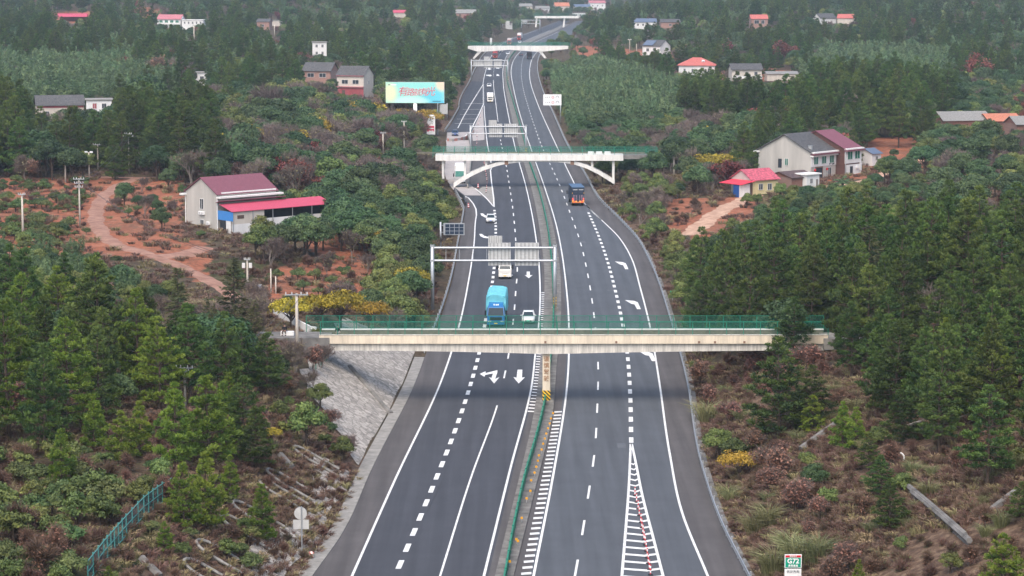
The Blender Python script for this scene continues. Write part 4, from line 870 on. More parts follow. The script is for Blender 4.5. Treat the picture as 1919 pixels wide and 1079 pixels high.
for x, y, l_ in ((878, 389, 'lone red and white cone at the left edge line after the entry ramp'), (896, 352, 'white and red drum at the end of the concrete barrier')):
    p = G(x, y); d = thing('traffic_cone', l_, 'cone', (p.x, p.y, .02)); MB().tube([(0, 0, .04), (0, 0, .95)], [.2, .12], 9).make('body', REDWHITE, d); MB().box((0, 0, .03), (.5, .5, .06)).make('base', BLACK, d)
# boundary fence at the lower left
pth = [T(x, y) for x, y in ((165,1092),(195,1053),(215,1030),(237,1004),(270,968),(296,948),(322,930))]
g = thing('boundary_fence', 'teal mesh fence climbing the bottom left hillside through shrubs', 'fence', (0, 0, 0)); mb = MB(); rl = MB(); hh = 1.6
for p, q in zip(pth[:-1], pth[1:]):
    u = Vector((0, 0, hh)); mb.quad(p, q, q + u, p + u)
    for k in (.05, .5, .98): rl.bar(p + u * k, q + u * k, .06)
mb.make('mesh_panel', TEALM, g); rl.make('rail', TEAL, g)
L_ = [(p.lerp(q, k / 3)) for p, q in zip(pth[:-1], pth[1:]) for k in range(3)]
for p in L_: MB().bar(p + Vector((0, 0, -.5)), p + Vector((0, 0, hh + .15)), .09).make('post', TEAL, g)
g = thing('boundary_fence', 'short green mesh fence beside the stone slope under the near bridge', 'fence', (0, 0, 0)); p, q = T(592, 694), T(612, 678); mb = MB(); u = Vector((0, 0, 1.5)); mb.quad(p, q, q + u, p + u); mb.make('mesh_panel', GREENM, g)
for k in (0, .5, 1): c = p.lerp(q, k); MB().bar(c, c + u, .09).make('post', GREENP, g)

# ---------------------------------------------------------------- stone slope, slope arches, chute
sm = bpy.data.materials.new('stone_pitching'); n, l, b = nodes_of(sm); tc = n.new('ShaderNodeTexCoord'); vo = n.new('ShaderNodeTexVoronoi'); vo.inputs['Scale'].default_value = 1.35; l.new(tc.outputs['Object'], vo.inputs['Vector'])
vd = n.new('ShaderNodeTexVoronoi'); vd.feature = 'DISTANCE_TO_EDGE'; vd.inputs['Scale'].default_value = 1.35; l.new(tc.outputs['Object'], vd.inputs['Vector'])
r1 = n.new('ShaderNodeValToRGB'); l.new(vo.outputs['Color'], r1.inputs[0]); r1.color_ramp.elements[0].color = (.22, .20, .175, 1); r1.color_ramp.elements[1].color = (.52, .475, .42, 1)
r2 = n.new('ShaderNodeMapRange'); l.new(vd.outputs['Distance'], r2.inputs[0]); r2.inputs[2].default_value = .09; r2.inputs[2].default_value = .12; r2.inputs[3].default_value = .5; r2.inputs[4].default_value = 1.0
hs = n.new('ShaderNodeHueSaturation'); l.new(r1.outputs[0], hs.inputs['Color']); l.new(r2.outputs[0], hs.inputs['Value']); l.new(hs.outputs[0], b.inputs['Base Color']); b.inputs['Roughness'].default_value = .9
bp = n.new('ShaderNodeBump'); bp.inputs['Strength'].default_value = .6; bp.inputs['Distance'].default_value = .15; l.new(vd.outputs['Distance'], bp.inputs['Height']); l.new(bp.outputs[0], b.inputs['Normal'])
def drape(name, m, label, cat, y0, y1, ta, tb, lift=.14, dy=1.5, nt=10):
    yy = np.arange(y0, y1, dy); V_ = []
    for y in yy:
        e = float(edgeL(y))
        for k in range(nt + 1): t = ta(y) + (tb(y) - ta(y)) * k / nt; x = e - t; V_.append((x, y, Hs(x, y) + lift))
    V_ = np.array(V_); i = np.arange((len(yy) - 1) * (nt + 1)).reshape(-1, nt + 1)[:, :-1].ravel(); f = np.stack([i, i + 1, i + nt + 2, i + nt + 1], 1)
    return tag(link_mesh(name, fast_mesh(name, V_, f, [m])), label, cat)
yA, yB = Yp(872), Yp(655)
drape('stone_revetment', sm, 'pale stone pitched slope below the left end of the near bridge', 'stone slope', yA, yB + 8, lambda y: 1.7, lambda y: 2.0 + 8.6 * float(smooth(yA - 2, yA + 25, y)) + .35 * math.sin(y * .9))
drape('stone_revetment', sm, 'low rough stone strip at the foot of the lower left slope', 'stone slope', 160, yA - 4, lambda y: 2.0 + .3 * math.sin(y * .3), lambda y: 4.6 + .8 * math.sin(y * .17))
def ridge(px1, px2, label):
    p, q = T(*px1), T(*px2); mb = MB(); pts = [p.lerp(q, k / 6) for k in range(7)]; mb.tube([(c.x, c.y, Hs(c.x, c.y) + .18) for c in pts], .32, 6); tag(mb.make('slope_beam', CONC_D), label, 'beam')
ridge((655, 690), (733, 778), 'pale concrete beam running down across the stone pitched slope')
def slope_arch(px, side, label, L=3.0, r=1.3, rad=.13, grp='concrete slope arches'):
    c = T(*px); mb = MB(); pts = []
    for t in np.linspace(0, 1, 4)[:-1]: pts.append((L * (1 - t) + r, -r))
    for t in np.linspace(-math.pi / 2, math.pi / 2, 9): pts.append((r - r * math.cos(t), r * math.sin(t)))
    for t in np.linspace(0, 1, 4)[1:]: pts.append((L * t + r, r))
    mb.tube([(c.x + side * a, c.y + b_, Hs(c.x + side * a, c.y + b_) + .3) for a, b_ in pts], rad, 6); tag(mb.make('slope_arch', CONC), label, 'arch', grp)
for px in ((500,885),(486,905),(436,946),(414,972),(368,1020),(345,1056),(550,842)): slope_arch(px, 1, 'weathered concrete arch rib lying on the lower left cutting slope', grp='concrete arches on the left slope')
for px in ((1775,690),(1822,700),(1870,760)): slope_arch(px, -1, 'weathered concrete arch rib among the pines of the right slope', 6.5, 1.6, grp='concrete arches on the right slope')
for a, c, l_ in (((525,855),(548,880),'straight concrete rib above the top arch of the left slope'), ((265,1050),(300,1085),'straight concrete rib at the bottom of the left slope'), ((1500,845),(1566,798),'straight concrete rib across the dry grass right of the highway'), ((1840,975),(1905,925),'straight concrete rib at the right edge slope')): ridge(a, c, l_)
mb = MB(); cp = [T(x, y) for x, y in ((1706,928),(1735,952),(1775,988),(1812,1020))]
cp = [cp[0].lerp(cp[-1], k / 8) for k in range(9)]; cp = [Vector((p.x, p.y, Hs(p.x, p.y) + .25)) for p in cp]
for s_ in (-1.0, 1.0): mb.tube([(p.x, p.y + s_, p.z + .28) for p in cp], .25, 6)
mb.loft([[(p.x, p.y - .95, p.z - .3), (p.x, p.y + .95, p.z - .3), (p.x, p.y + .95, p.z + .16), (p.x, p.y - .95, p.z + .16)] for p in cp]); tag(mb.make('drainage_chute', CONC_D), 'broken pale concrete drainage chute on the right slope', 'chute')
p = T(1690, 868); mb = MB(); mb.tube([(p.x - .25 + .45 * math.sin(t), p.y, p.z + .5 + .45 * math.cos(t)) for t in np.linspace(.2, 2.2, 8)], .07, 6); tag(mb.make('curved_pipe', WHITE), 'small curved white plastic piece standing on the right slope', 'pipe')

# ---------------------------------------------------------------- houses
KEEP = []          # picture boxes (x0, y0, x1, y1, distance) that nearer trees must leave open
SITES = []         # (x, y, radius) ground taken by buildings
WPAINT = mat('wall_white', (.66, .655, .64), .8, .08, .7, streak=True); WCREAM = mat('wall_cream', (.52, .47, .41), .85, .10, .6, streak=True); WGREY = mat('wall_render', (.43, .41, .375), .85, .16, .5, streak=True)
def tiles(name, c, k=3.2, var=.25, ax='x'):
    m = bpy.data.materials.new(name); n, l, b = nodes_of(m); tc = n.new('ShaderNodeTexCoord'); w = n.new('ShaderNodeTexWave'); w.wave_type = 'BANDS'; w.bands_direction = 'X'; w.inputs['Scale'].default_value = k; w.inputs['Distortion'].default_value = .6
    l.new(tc.outputs['Object'], w.inputs['Vector']); t = n.new('ShaderNodeTexNoise'); t.inputs['Scale'].default_value = 2.2; t.inputs['Detail'].default_value = 6; l.new(tc.outputs['Object'], t.inputs['Vector'])
    a = n.new('ShaderNodeMapRange'); l.new(w.outputs['Fac'], a.inputs[0]); a.inputs[3].default_value = 1 - var; a.inputs[4].default_value = 1 + var * .4
    d = n.new('ShaderNodeMapRange'); l.new(t.outputs[0], d.inputs[0]); d.inputs[1].default_value = .3; d.inputs[2].default_value = .7; d.inputs[3].default_value = 1 - var; d.inputs[4].default_value = 1 + var
    mu = n.new('ShaderNodeMath'); mu.operation = 'MULTIPLY'; l.new(a.outputs[0], mu.inputs[0]); l.new(d.outputs[0], mu.inputs[1])
    hs = n.new('ShaderNodeHueSaturation'); hs.inputs['Color'].default_value = (*c, 1); l.new(mu.outputs[0], hs.inputs['Value']); l.new(hs.outputs[0], b.inputs['Base Color']); b.inputs['Roughness'].default_value = .7
    return m
RGREY = tiles('roof_grey_tile', (.085, .083, .083), 3.0, .45); RMAROON = tiles('roof_maroon', (.185, .062, .085), 2.2, .12); RPINK = tiles('roof_pink_sheet', (.46, .065, .115), 2.0, .06); RRED = tiles('roof_red', (.44, .12, .10), 1.5, .12); RORANGE = tiles('roof_orange', (.46, .17, .10), 2, .2)
RBLUE = tiles('roof_blue', (.10, .135, .20), 2, .1); RBROWN = tiles('roof_rusty', (.10, .062, .055), 1.6, .5); RPALE = tiles('roof_pale_sheet', (.23, .225, .21), 1.2, .2); RROSE = tiles('roof_rose', (.42, .15, .17), 2, .12)
def bricks(name, c, mortar, s=3.0):
    m = bpy.data.materials.new(name); n, l, b = nodes_of(m); tc = n.new('ShaderNodeTexCoord'); mp = n.new('ShaderNodeMapping'); mp.inputs['Rotation'].default_value = (math.pi / 2, 0, 0); l.new(tc.outputs['Object'], mp.inputs[0]); k = n.new('ShaderNodeTexBrick'); l.new(mp.outputs[0], k.inputs['Vector']); k.inputs['Scale'].default_value = s
    k.inputs['Color1'].default_value = (*c, 1); k.inputs['Color2'].default_value = (c[0] * .7, c[1] * .7, c[2] * .7, 1); k.inputs['Mortar'].default_value = (*mortar, 1); l.new(k.outputs['Color'], b.inputs['Base Color']); b.inputs['Roughness'].default_value = .9; return m
BRICK = bricks('brick_red', (.24, .095, .065), (.26, .20, .17)); BRICKD = bricks('brick_dark', (.115, .047, .037), (.10, .07, .06)); BRICKP = bricks('brick_pink', (.36, .19, .15), (.33, .26, .23))
WINDK = mat('window_dark', (.035, .042, .05), .2, .3, 2); WINGR = mat('window_green', (.035, .16, .11), .2, .3, 1.5); WFRAME = mat('window_frame', (.58, .58, .57), .5, .05); DOORM = mat('door_brown', (.10, .065, .05), .6, .2, 2); BLUEP = mat('blue_panel', (.055, .215, .53), .5, .06, 2); YWALL = mat('wall_yellow', (.60, .50, .27), .8, .08, 1)
REDW = mat('wall_red', (.30, .07, .08), .7, .15, 1); STEEL = mat('tank_steel', (.62, .63, .63), .3, .05, metal=.7)
def site(o, r): SITES.append((o.x, o.y, r))
def facept(face, u, z, Lx, Dy, out):
    return {'S': ((u, -Dy / 2 - out, z), 0), 'N': ((u, Dy / 2 + out, z), math.pi), 'W': ((-Lx / 2 - out, -u, z), -math.pi / 2), 'E': ((Lx / 2 + out, u, z), math.pi / 2)}[face]
def window(parent, face, u, z, w, h, Lx, Dy, m=WINDK, frame=WFRAME, bars=True, x0=0, y0=0):
    (p, rz) = facept(face, u, z, Lx, Dy, .03); M = Matrix.Translation((p[0] + x0, p[1] + y0, p[2])) @ Matrix.Rotation(rz, 4, 'Z')
    f = MB(); t = .09
    for c, d in (((0, -.02, h / 2 - t / 2), (w, .1, t)), ((0, -.02, -h / 2 + t / 2), (w, .1, t)), ((-w / 2 + t / 2, -.02, 0), (t, .1, h - 2 * t)), ((w / 2 - t / 2, -.02, 0), (t, .1, h - 2 * t))) + ((((0, -.018, 0), (t * .8, .09, h - 2 * t)),) if bars else ()): f.box(c, d)
    f.v = [tuple(M @ Vector(v)) for v in f.v]; fo = f.make('window', frame, parent)
    q = MB().box((0, 0, 0), (w - t, .05, h - t)); q.v = [tuple(M @ Vector(v)) for v in q.v]; q.make('pane', m, fo); return fo
def opening(parent, name, face, u, z, w, h, Lx, Dy, m, out=.02, th=.06, x0=0, y0=0):
    (p, rz) = facept(face, u, z, Lx, Dy, out); return MB().box((p[0] + x0, p[1] + y0, p[2]), (w, th, h), rz).make(name, m, parent)
def shell(parent, Lx, Dy, h, rh, wm, x0=0, y0=0, name='wall', below=1.6):
    mb = MB(); mb.box((x0, y0, (h - below) / 2), (Lx, Dy, h + below))
    if rh > 0:
        for s in (-1, 1):
            a = x0 + s * (Lx / 2 - .12); mb.prism([(y0 - Dy / 2 + .01, h + .002), (y0 + Dy / 2 - .01, h + .002), (y0, h + rh)], a - .11, a + .11, 'x')
    return mb.make(name, wm, parent)
def gable_roof(parent, Lx, Dy, h, rh, rm, over=.5, x0=0, y0=0, th=.14, name='roof'):
    mb = MB(); k = rh / (Dy / 2); ye = Dy / 2 + over; ze = h - over * k
    for s in (-1, 1): mb.loft([[(x0 + X, y0 + s * ye, ze + .03), (x0 + X, y0, h + rh + .03), (x0 + X, y0, h + rh + .03 + th), (x0 + X, y0 + s * ye, ze + .03 + th)] for X in (-Lx / 2 - over * .8, Lx / 2 + over * .8)])
    return mb.make(name, rm, parent)
def hip_roof(parent, Lx, Dy, h, rh, rm, over=.6, x0=0, y0=0):
    a, b_ = Lx / 2 + over, Dy / 2 + over; r_ = max(Lx / 2 - Dy / 2, .3); mb = MB(); z = h + .02
    v_ = [(x0 - a, y0 - b_, z), (x0 + a, y0 - b_, z), (x0 + a, y0 + b_, z), (x0 - a, y0 + b_, z), (x0 - r_, y0, h + rh), (x0 + r_, y0, h + rh)] + [(x0 - a, y0 - b_, z - .15), (x0 + a, y0 - b_, z - .15), (x0 + a, y0 + b_, z - .15), (x0 - a, y0 + b_, z - .15)]
    mb.add(v_, [(0, 1, 5, 4), (1, 2, 5), (2, 3, 4, 5), (3, 0, 4), (9, 8, 7, 6), (6, 7, 1, 0), (7, 8, 2, 1), (8, 9, 3, 2), (9, 6, 0, 3)]); return mb.make('roof', rm, parent)
def place(px, py, rz, Lx, Dy, corner=None):
    p = T(px, py); M = Matrix.Rotation(rz, 3, 'Z')
    if corner == 'SW': p = p + M @ Vector((Lx / 2, Dy / 2, 0))
    return p
# large house on the red earth at the left
rz = R(42); Lx, Dy, h, rh = 12.6, 9.4, 6.3, 2.5; p = place(408, 431, rz, Lx, Dy, 'SW'); p.z = T(408, 431).z - .1
g = thing('farmhouse', 'two storey pale house with maroon roof, blue panel and long pink lean-to on red earth', 'house', p, rz); site(p, 11)
shell(g, Lx, Dy, h, rh, WGREY); gable_roof(g, Lx, Dy, h, rh, RMAROON, .35)
MB().box((.3, -Dy / 2 - .55, h - .55), (Lx + 1, 1.1, .3)).make('cornice', CAPW, g); MB().box((.3, -Dy / 2 - .75, h - 1.25), (Lx + 1.4, 1.5, .12), rx=-.25).make('canopy', RMAROON, g)
MB().box((.3, -Dy / 2 - .12, h + .02), (Lx - 1, .22, .5)).make('parapet', CAPW, g); MB().box((-Lx / 2 - .2, Dy / 2 + .3, h - .6), (1.3, 1.0, .3)).make('cornice', CAPW, g)
window(g, 'W', .1, 4.3, 1.15, 1.9, Lx, Dy, WINDK); window(g, 'W', .1, 1.0, 1.15, 1.2, Lx, Dy, WINDK)
for u, z in ((-.2, 2.75), (.6, 2.75), (2.1, 1.1)):
    (q, r_) = facept('W', u, z, Lx, Dy, .2); ac = MB().box(q, (.75, .35, .55), r_).make('air_conditioner', WHITE, g)
    MB().tube([(q[0] - .19, q[1], q[2]), (q[0] - .21, q[1], q[2])], .2, 10).make('fan_grille', GALVD, ac)
MB().tube([(-Lx / 2 - .1, -Dy / 2 - .1, 0), (-Lx / 2 - .1, -Dy / 2 - .1, h - .7)], .08, 6).make('drain_pipe', WHITE, g); MB().tube([(-Lx / 2 - .1, Dy / 2 + .1, 0), (-Lx / 2 - .1, Dy / 2 + .1, h - .7)], .08, 6).make('drain_pipe', WHITE, g)
ly, lx0, lx1, lo = -Dy / 2, -Lx / 2 - .2, Lx / 2 + 9.0, 4.6
mb = MB(); mb.loft([[(X, ly - .9, 4.6), (X, ly - lo, 3.55), (X, ly - lo, 3.63), (X, ly - .9, 4.68)] for X in (lx0, lx1)]); ln_ = mb.make('lean_to_roof', RPINK, g)
MB().box((lx0 + .2, ly - lo / 2 - .1, 2.75), (.06, lo - .2, 1.6)).make('blue_panel', BLUEP, g); MB().box((lx0 + 3.6, ly - lo + .35, 2.45), (6.8, .12, 2.1)).make('lean_to_wall', WCREAM, g); MB().box((lx0 + 3.6, ly - lo + .35, .2), (6.8, .14, 2.4)).make('lean_to_wall', WPAINT, g)
MB().box((lx0 + 2.0, ly - lo + .27, 2.6), (1.4, .04, .6)).make('notice_panel', DOORM, g); MB().box((lx0 + .24, ly - 1.5, .9), (.08, 1.6, 2.2)).make('door', WINDK, g); MB().box((lx0 + .24, ly - 3.2, .9), (.06, 1.4, 2.2)).make('shutter', WPAINT, g)
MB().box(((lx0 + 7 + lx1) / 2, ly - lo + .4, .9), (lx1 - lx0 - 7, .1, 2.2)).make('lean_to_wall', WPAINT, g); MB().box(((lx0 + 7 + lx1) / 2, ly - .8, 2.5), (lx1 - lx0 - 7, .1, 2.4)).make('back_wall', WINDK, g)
for k in range(6): MB().bar((lx0 + .3 + k * (lx1 - lx0 - .6) / 5, ly - lo + .2, -.8), (lx0 + .3 + k * (lx1 - lx0 - .6) / 5, ly - lo + .2, 3.55), .12).make('post', GALV, g)
KEEP.append((328, 318, 606, 402, p.y + 9)); KEEP.append((328, 340, 455, 428, p.y - 8))
# white house pair at the right
rz = R(48); Lx, Dy, h, rh = 9.6, 14.2, 6.1, 3.6; c0 = T(1519, 337); p = c0 + Matrix.Rotation(rz, 3, 'Z') @ Vector((Lx / 2, Dy / 2, 0)); p.z = c0.z - .1
g = thing('farmhouse', 'large white house with grey tiled roof joined to a taller maroon roofed bay', 'house', p, rz); site(p, 13); SITES.append((p.x + 9 * math.cos(rz), p.y + 9 * math.sin(rz), 10))
mb = MB(); shell(g, Lx, Dy, h, rh, WGREY, below=2); gable_roof(g, Lx, Dy, h, rh, RGREY, .5, th=.2)
MB().box((0, -Dy / 2 - .05, 2.95 + 1.5), (Lx - .02, .14, 3.1)).make('front_wall', WPAINT, g)
for z_, m_, d_ in ((h - .05, CAPW, .9), (h - .42, RMAROON, 1.15), (h - .8, CAPW, .75)): MB().box((.05, -Dy / 2 - d_ / 2, z_), (Lx + .5, d_, .3)).make('cornice', m_, g)
MB().box((-Lx / 2 - .3, Dy / 2 + .2, h - .4), (1.0, 1.2, .35)).make('cornice', CAPW, g)
for u in (-3.1, 0, 3.0): window(g, 'S', u, 4.25, 1.75, 1.75, Lx, Dy + .25, WINGR)
window(g, 'W', .6, 3.75, .95, 1.6, Lx, Dy, WINGR); opening(g, 'door', 'W', -1.2, 3.35, .95, 2.0, Lx, Dy, WINDK)
opening(g, 'door', 'S', -1.6, 1.3, 2.4, 2.6, Lx, Dy, WINDK); opening(g, 'door_surround', 'S', -1.6, 1.5, 3.0, 3.0, Lx, Dy, RUSTY, .0, .05); window(g, 'S', 2.4, 1.6, 1.3, 1.8, Lx, Dy, WINDK)
for k, u in enumerate((2.3, 2.8, 3.5, 3.9)): MB().box((u, -Dy / 2 - .135, 3.25 + (.12 if k % 2 else 0)), (.34, .03, .36 if k < 2 else .6)).make('wall_lettering', DARKM, g)
for u in (-3.6, 1.0): MB().tube([(u, -Dy / 2 - .35, 1.9), (u, -Dy / 2 - .35, 2.05), (u, -Dy / 2 - .35, 2.3), (u, -Dy / 2 - .35, 2.45)], [.1, .24, .24, .1], 10).make('lantern', mat('lantern_red', (.55, .02, .03), .5, .05), g)
MB().tube([(-Lx / 2 + 1.4, -Dy / 2 + 1.2, h + .3), (-Lx / 2 + 1.4, -Dy / 2 + 1.2, h + 1.4)], .5, 14).make('water_tank', STEEL, g)
bx, bL, bD = Lx / 2 + 3.2, 6.4, 15.6; by = -1.7
shell(g, bL, bD, h + .4, 3.6, BRICKD, bx, by, 'bay_wall'); gable_roof(g, bL, bD, h + .4, 3.6, RMAROON, .4, bx, by, .12, 'bay_roof'); MB().box((bx, by - bD / 2 - .06, 4.85), (bL, .14, 3.3)).make('bay_front', WPAINT, g); MB().box((bx + bL / 2 - .3, by - bD / 2 + .0, 1.3), (.5, .6, 3.7)).make('bay_pier', WPAINT, g)
for z_, m_, d_ in ((h + .35, CAPW, .7), (h, RMAROON, .95)): MB().box((bx + .05, by - bD / 2 - d_ / 2, z_), (bL + .5, d_, .3)).make('cornice', m_, g)
for u in (-1.4, 1.5): window(g, 'S', u, 4.95, 2.0, 1.85, bL, bD + .26, WINGR, x0=bx, y0=by)
MB().box((bx, by - bD / 2 - .02, 1.3), (bL - 1.2, .06, 3.2)).make('ground_front', WPAINT, g); opening(g, 'door', 'S', -.6, 1.3, 1.1, 2.4, bL, bD + .08, WINDK, x0=bx, y0=by); MB().box((bx + 1.6, by - bD / 2 - .25, 2.2), (.8, .4, .6)).make('air_conditioner', WHITE, g); MB().tube([(bx - bL / 2 + .1, by - bD / 2 - .15, 0), (bx - bL / 2 + .1, by - bD / 2 - .15, h)], .09, 6).make('drain_pipe', GALV, g)
KEEP.append((1415, 245, 1622, 318, p.y + 12)); KEEP.append((1445, 300, 1615, 338, p.y + 5))
# red roofed shed, rusty shed, small white annexe
def simple(name, label, cat, px, py, rz, Lx, Dy, h, rh, wm, rm, wins=(), over=.4, roof='gable', corner=None, keep=None, group=None, th=.12, xtra=None):
    p = place(px, py, R(rz), Lx, Dy, corner); p.z = Hs(p.x, p.y) - .05
    g = thing(name, label, cat, p, R(rz), group); site(p, max(Lx, Dy) * .62 + 1)
    if roof == 'gable': shell(g, Lx, Dy, h, rh, wm); gable_roof(g, Lx, Dy, h, rh, rm, over, th=th)
    elif roof == 'hip': shell(g, Lx, Dy, h, 0, wm); hip_roof(g, Lx, Dy, h, rh, rm)
    elif roof == 'flat': shell(g, Lx, Dy, h, 0, wm); MB().box((0, 0, h + .12), (Lx + .7, Dy + .7, .25)).make('roof', rm, g)
    elif roof == 'open':
        MB().box((0, Dy / 2 - .1, h / 2 - .3), (Lx, .2, h + .6)).make('wall', wm, g)
        for s in (-.48, -.16, .16, .48): MB().bar((s * Lx, -Dy / 2 + .2, -1), (s * Lx, -Dy / 2 + .2, h), .2).make('post', wm, g)
        gable_roof(g, Lx, Dy, h, rh, rm, over, th=th)
    for w in wins:
        face, u, z, ww, wh = w[:5]; m_ = w[5] if len(w) > 5 else WINDK
        window(g, face, u, z, ww, wh, Lx, Dy, m_)
    if xtra: xtra(g)
    if keep: keep = (keep[0], keep[1], keep[2], keep[3] - (keep[3] - keep[1]) * .28); KEEP.append((*keep, p.y + max(Lx, Dy) * .4))
    return g
def xa(g):
    mb = MB(); mb.prism([(-3.2, -1.2), (3.2, -1.2), (3.2, 3.2), (0, 4.95), (-3.2, 3.2)], -3.66, -3.605, 'x'); mb.make('gable_wall', WGREY, g)
    mb = MB(); mb.loft([[(-7.4, y, 2.35), (-3.5, y, 2.95), (-3.5, y, 3.03), (-7.4, y, 2.43)] for y in (-4.2, 2.8)]); mb.make('awning', mat('awning_red', (.62, .045, .075), .6, .06), g)
    MB().box((-5.7, -3.3, 1.0), (2.9, .1, 2.7)).make('shutter', WPAINT, g); MB().box((-7.2, -2.4, 1.0), (.1, 1.7, 2.6)).make('blue_panel', mat('blue_dark', (.02, .07, .24), .5, .1), g); MB().box((-4.0, -3.62, 1.2), (.3, .2, 2.6)).make('door', DOORM, g)
simple('shed', 'small yellow shed with streaked red roof and bright red awning by the dirt track', 'shed', 1414, 361, 36, 7.2, 6.4, 3.2, 1.8, YWALL, tiles('roof_red_streaked', (.50, .10, .14), 1.2, .5), [('S', -1.2, 1.6, 1.2, 1.3), ('S', 1.3, 1.5, 1.2, 1.4)], .5, keep=(1345, 308, 1452, 382), xtra=xa)
simple('shed', 'ramshackle shed with rusty brown slatted roof beside the white house', 'shed', 1482, 352, 40, 7, 7, 2.6, 1.0, BRICK, RBROWN, [], .4, keep=(1455, 315, 1520, 345))
simple('annexe', 'little flat roofed white annexe in front of the rusty shed', 'annexe', 1512, 352, 42, 4.0, 3.4, 3.0, 0, WPAINT, CAPW, [('S', -.6, 1.7, .9, 1.1), ('S', 1.2, 1.2, .8, 1.7, DOORM)], 0, 'flat', keep=(1490, 325, 1522, 352))
simple('small_house', 'small white house with blue roof tucked behind the maroon roofed bay', 'house', 1628, 309, 45, 3.4, 4.4, 2.9, 1.0, WPAINT, RBLUE, [('S', 0, 1.8, 1, 1)], .4, keep=(1618, 285, 1637, 310))
# the scattered far houses
W2_ = lambda n_, Lx, z, w=1.1, h_=1.3, m_=WINDK: [('S', -Lx / 2 + Lx * (k + .5) / n_, z, w, h_, m_) for k in range(n_)]
def balc(Lx, z, Dy): return lambda g: (MB().box((0, -Dy / 2 - .5, z), (Lx, 1.0, .25)).make('balcony', CAPW, g), MB().box((0, -Dy / 2 - .95, z + .45), (Lx, .08, .7)).make('balcony_rail', WPAINT, g))
def band(Lx, Dy, z, m_, hh=2.6): return lambda g: MB().box((0, -Dy / 2 - .04, z), (Lx - .1, .1, hh)).make('front_band', m_, g)
simple('brick_house', 'pink brick house with dark tiled roof, left one of the pair above the billboard', 'house', 601, 160, -16, 10.5, 8, 5.6, 2.6, BRICKP, RGREY, W2_(2, 9, 3.9, 2.6, 1.5), .5, keep=(573, 118, 634, 156))
simple('brick_house', 'white and red house with dark tiled roof, right one of the pair above the billboard', 'house', 666, 178, -20, 10, 8.5, 7.2, 2.8, WCREAM, RGREY, W2_(2, 8, 4.8, 2.4, 1.5) + [('E', 0, 4.6, 1, 1.1)], .5, keep=(634, 115, 703, 196), xtra=lambda g: (MB().box((0, -4.3, 1.1), (9.9, .12, 3.2)).make('ground_front', REDW, g), MB().box((0, -4.55, 3.1), (10.2, .6, .3)).make('cornice', RROSE, g), MB().box((0, -4.5, 6.9), (10.2, .5, .3)).make('cornice', RROSE, g), MB().box((-2.5, -4.38, .9), (1.2, .08, 2.2)).make('door', DOORM, g)))
simple('long_house', 'low white house with long dark grey roof among pines at the far left', 'house', 112, 222, 14, 13, 8, 4.2, 2.4, WCREAM, RGREY, W2_(3, 11, 1.8), .5, keep=(62, 182, 153, 213), xtra=band(13, 8, 3.6, REDW, .5))
simple('flat_house', 'white flat roofed two storey house half hidden by a big round tree', 'house', 186, 226, 10, 7, 7, 6, 0, WPAINT, CONC, [('S', -1.2, 4.4, 1.2, 1.6, REDW), ('S', 1.4, 4.4, 1.3, 1.5), ('S', 0, 1.4, 1.6, 1.5)], 0, 'flat', keep=(154, 176, 205, 212))
simple('far_house', 'distant white house with rose roof and wide window rows at the upper left', 'house', 321, 54, -8, 13, 8, 5.6, 2.2, WPAINT, RROSE, W2_(4, 12, 4.2, 1.9, 1.5, WINGR) + W2_(4, 12, 1.4, 1.6, 1.4), .5, keep=(294, 27, 343, 52), xtra=balc(13, 2.8, 8))
simple('far_house', 'distant white flat roofed house joined to the rose roofed one', 'house', 364, 55, -6, 12, 7, 5.2, 0, WPAINT, CAPW, W2_(5, 11, 3.8, .9, 1.3), 0, 'flat', keep=(344, 31, 383, 52))
simple('open_shed', 'distant open shed with bright pink red roof on red earth, top left', 'shed', 137, 40, 4, 16, 7, 3, 1.5, BRICK, RPINK, [], .6, 'open', keep=(112, 24, 160, 38))
simple('small_house', 'small distant brick house with dark roof near the top left centre', 'house', 496, 55, -10, 7, 6, 4.4, 1.4, BRICKP, RGREY, [('S', 0, 2.2, 1.4, 1.4)], keep=(486, 34, 505, 52))
simple('small_house', 'small distant pale shed with flat roof near the top left centre', 'shed', 514, 48, -10, 8, 5, 3, 0, WCREAM, RPALE, [], 0, 'flat', keep=(503, 38, 524, 44))
simple('white_house', 'tall narrow white house glimpsed through trees above the brick pair', 'house', 599, 116, 5, 6, 6, 8.5, 0, WPAINT, CONC, W2_(2, 5, 7, 1.0, 1.3) + W2_(2, 5, 4, 1.0, 1.3), 0, 'flat', keep=(588, 74, 610, 106))
simple('white_house', 'white wall of a house showing through the dark trees left of the brick pair', 'house', 378, 160, 10, 5, 5, 4.6, 0, WPAINT, CONC, [('S', 0, 2.6, 1.4, 1.6)], 0, 'flat', keep=(371, 136, 386, 152))
simple('far_house', 'distant low shed with grey roof left of the highway bend', 'shed', 872, 34, -14, 16, 8, 3.8, 2.4, BRICKP, RPALE, [('S', 2, 1.6, 1.6, 1.4)], keep=(855, 14, 889, 27))
simple('far_house', 'bright red roof spot far away in the upper middle left', 'house', 748, 32, 0, 9, 6, 3, 1.4, WCREAM, RPINK, [], keep=(740, 22, 756, 28))
simple('villa', 'white house with blue and grey roof and blank gable right of the slant legged bridge', 'house', 1230, 112, -38, 10, 8.4, 6.6, 2.6, WPAINT, RGREY, W2_(2, 8, 4.8, 1.6, 1.5) + W2_(2, 8, 1.6, 1.3, 1.8), .4, keep=(1202, 70, 1258, 106), xtra=lambda g: MB().box((-2, -2.7, 8.0), (5.6, 4.2, .16), rx=.53).make('blue_roof', RBLUE, g))
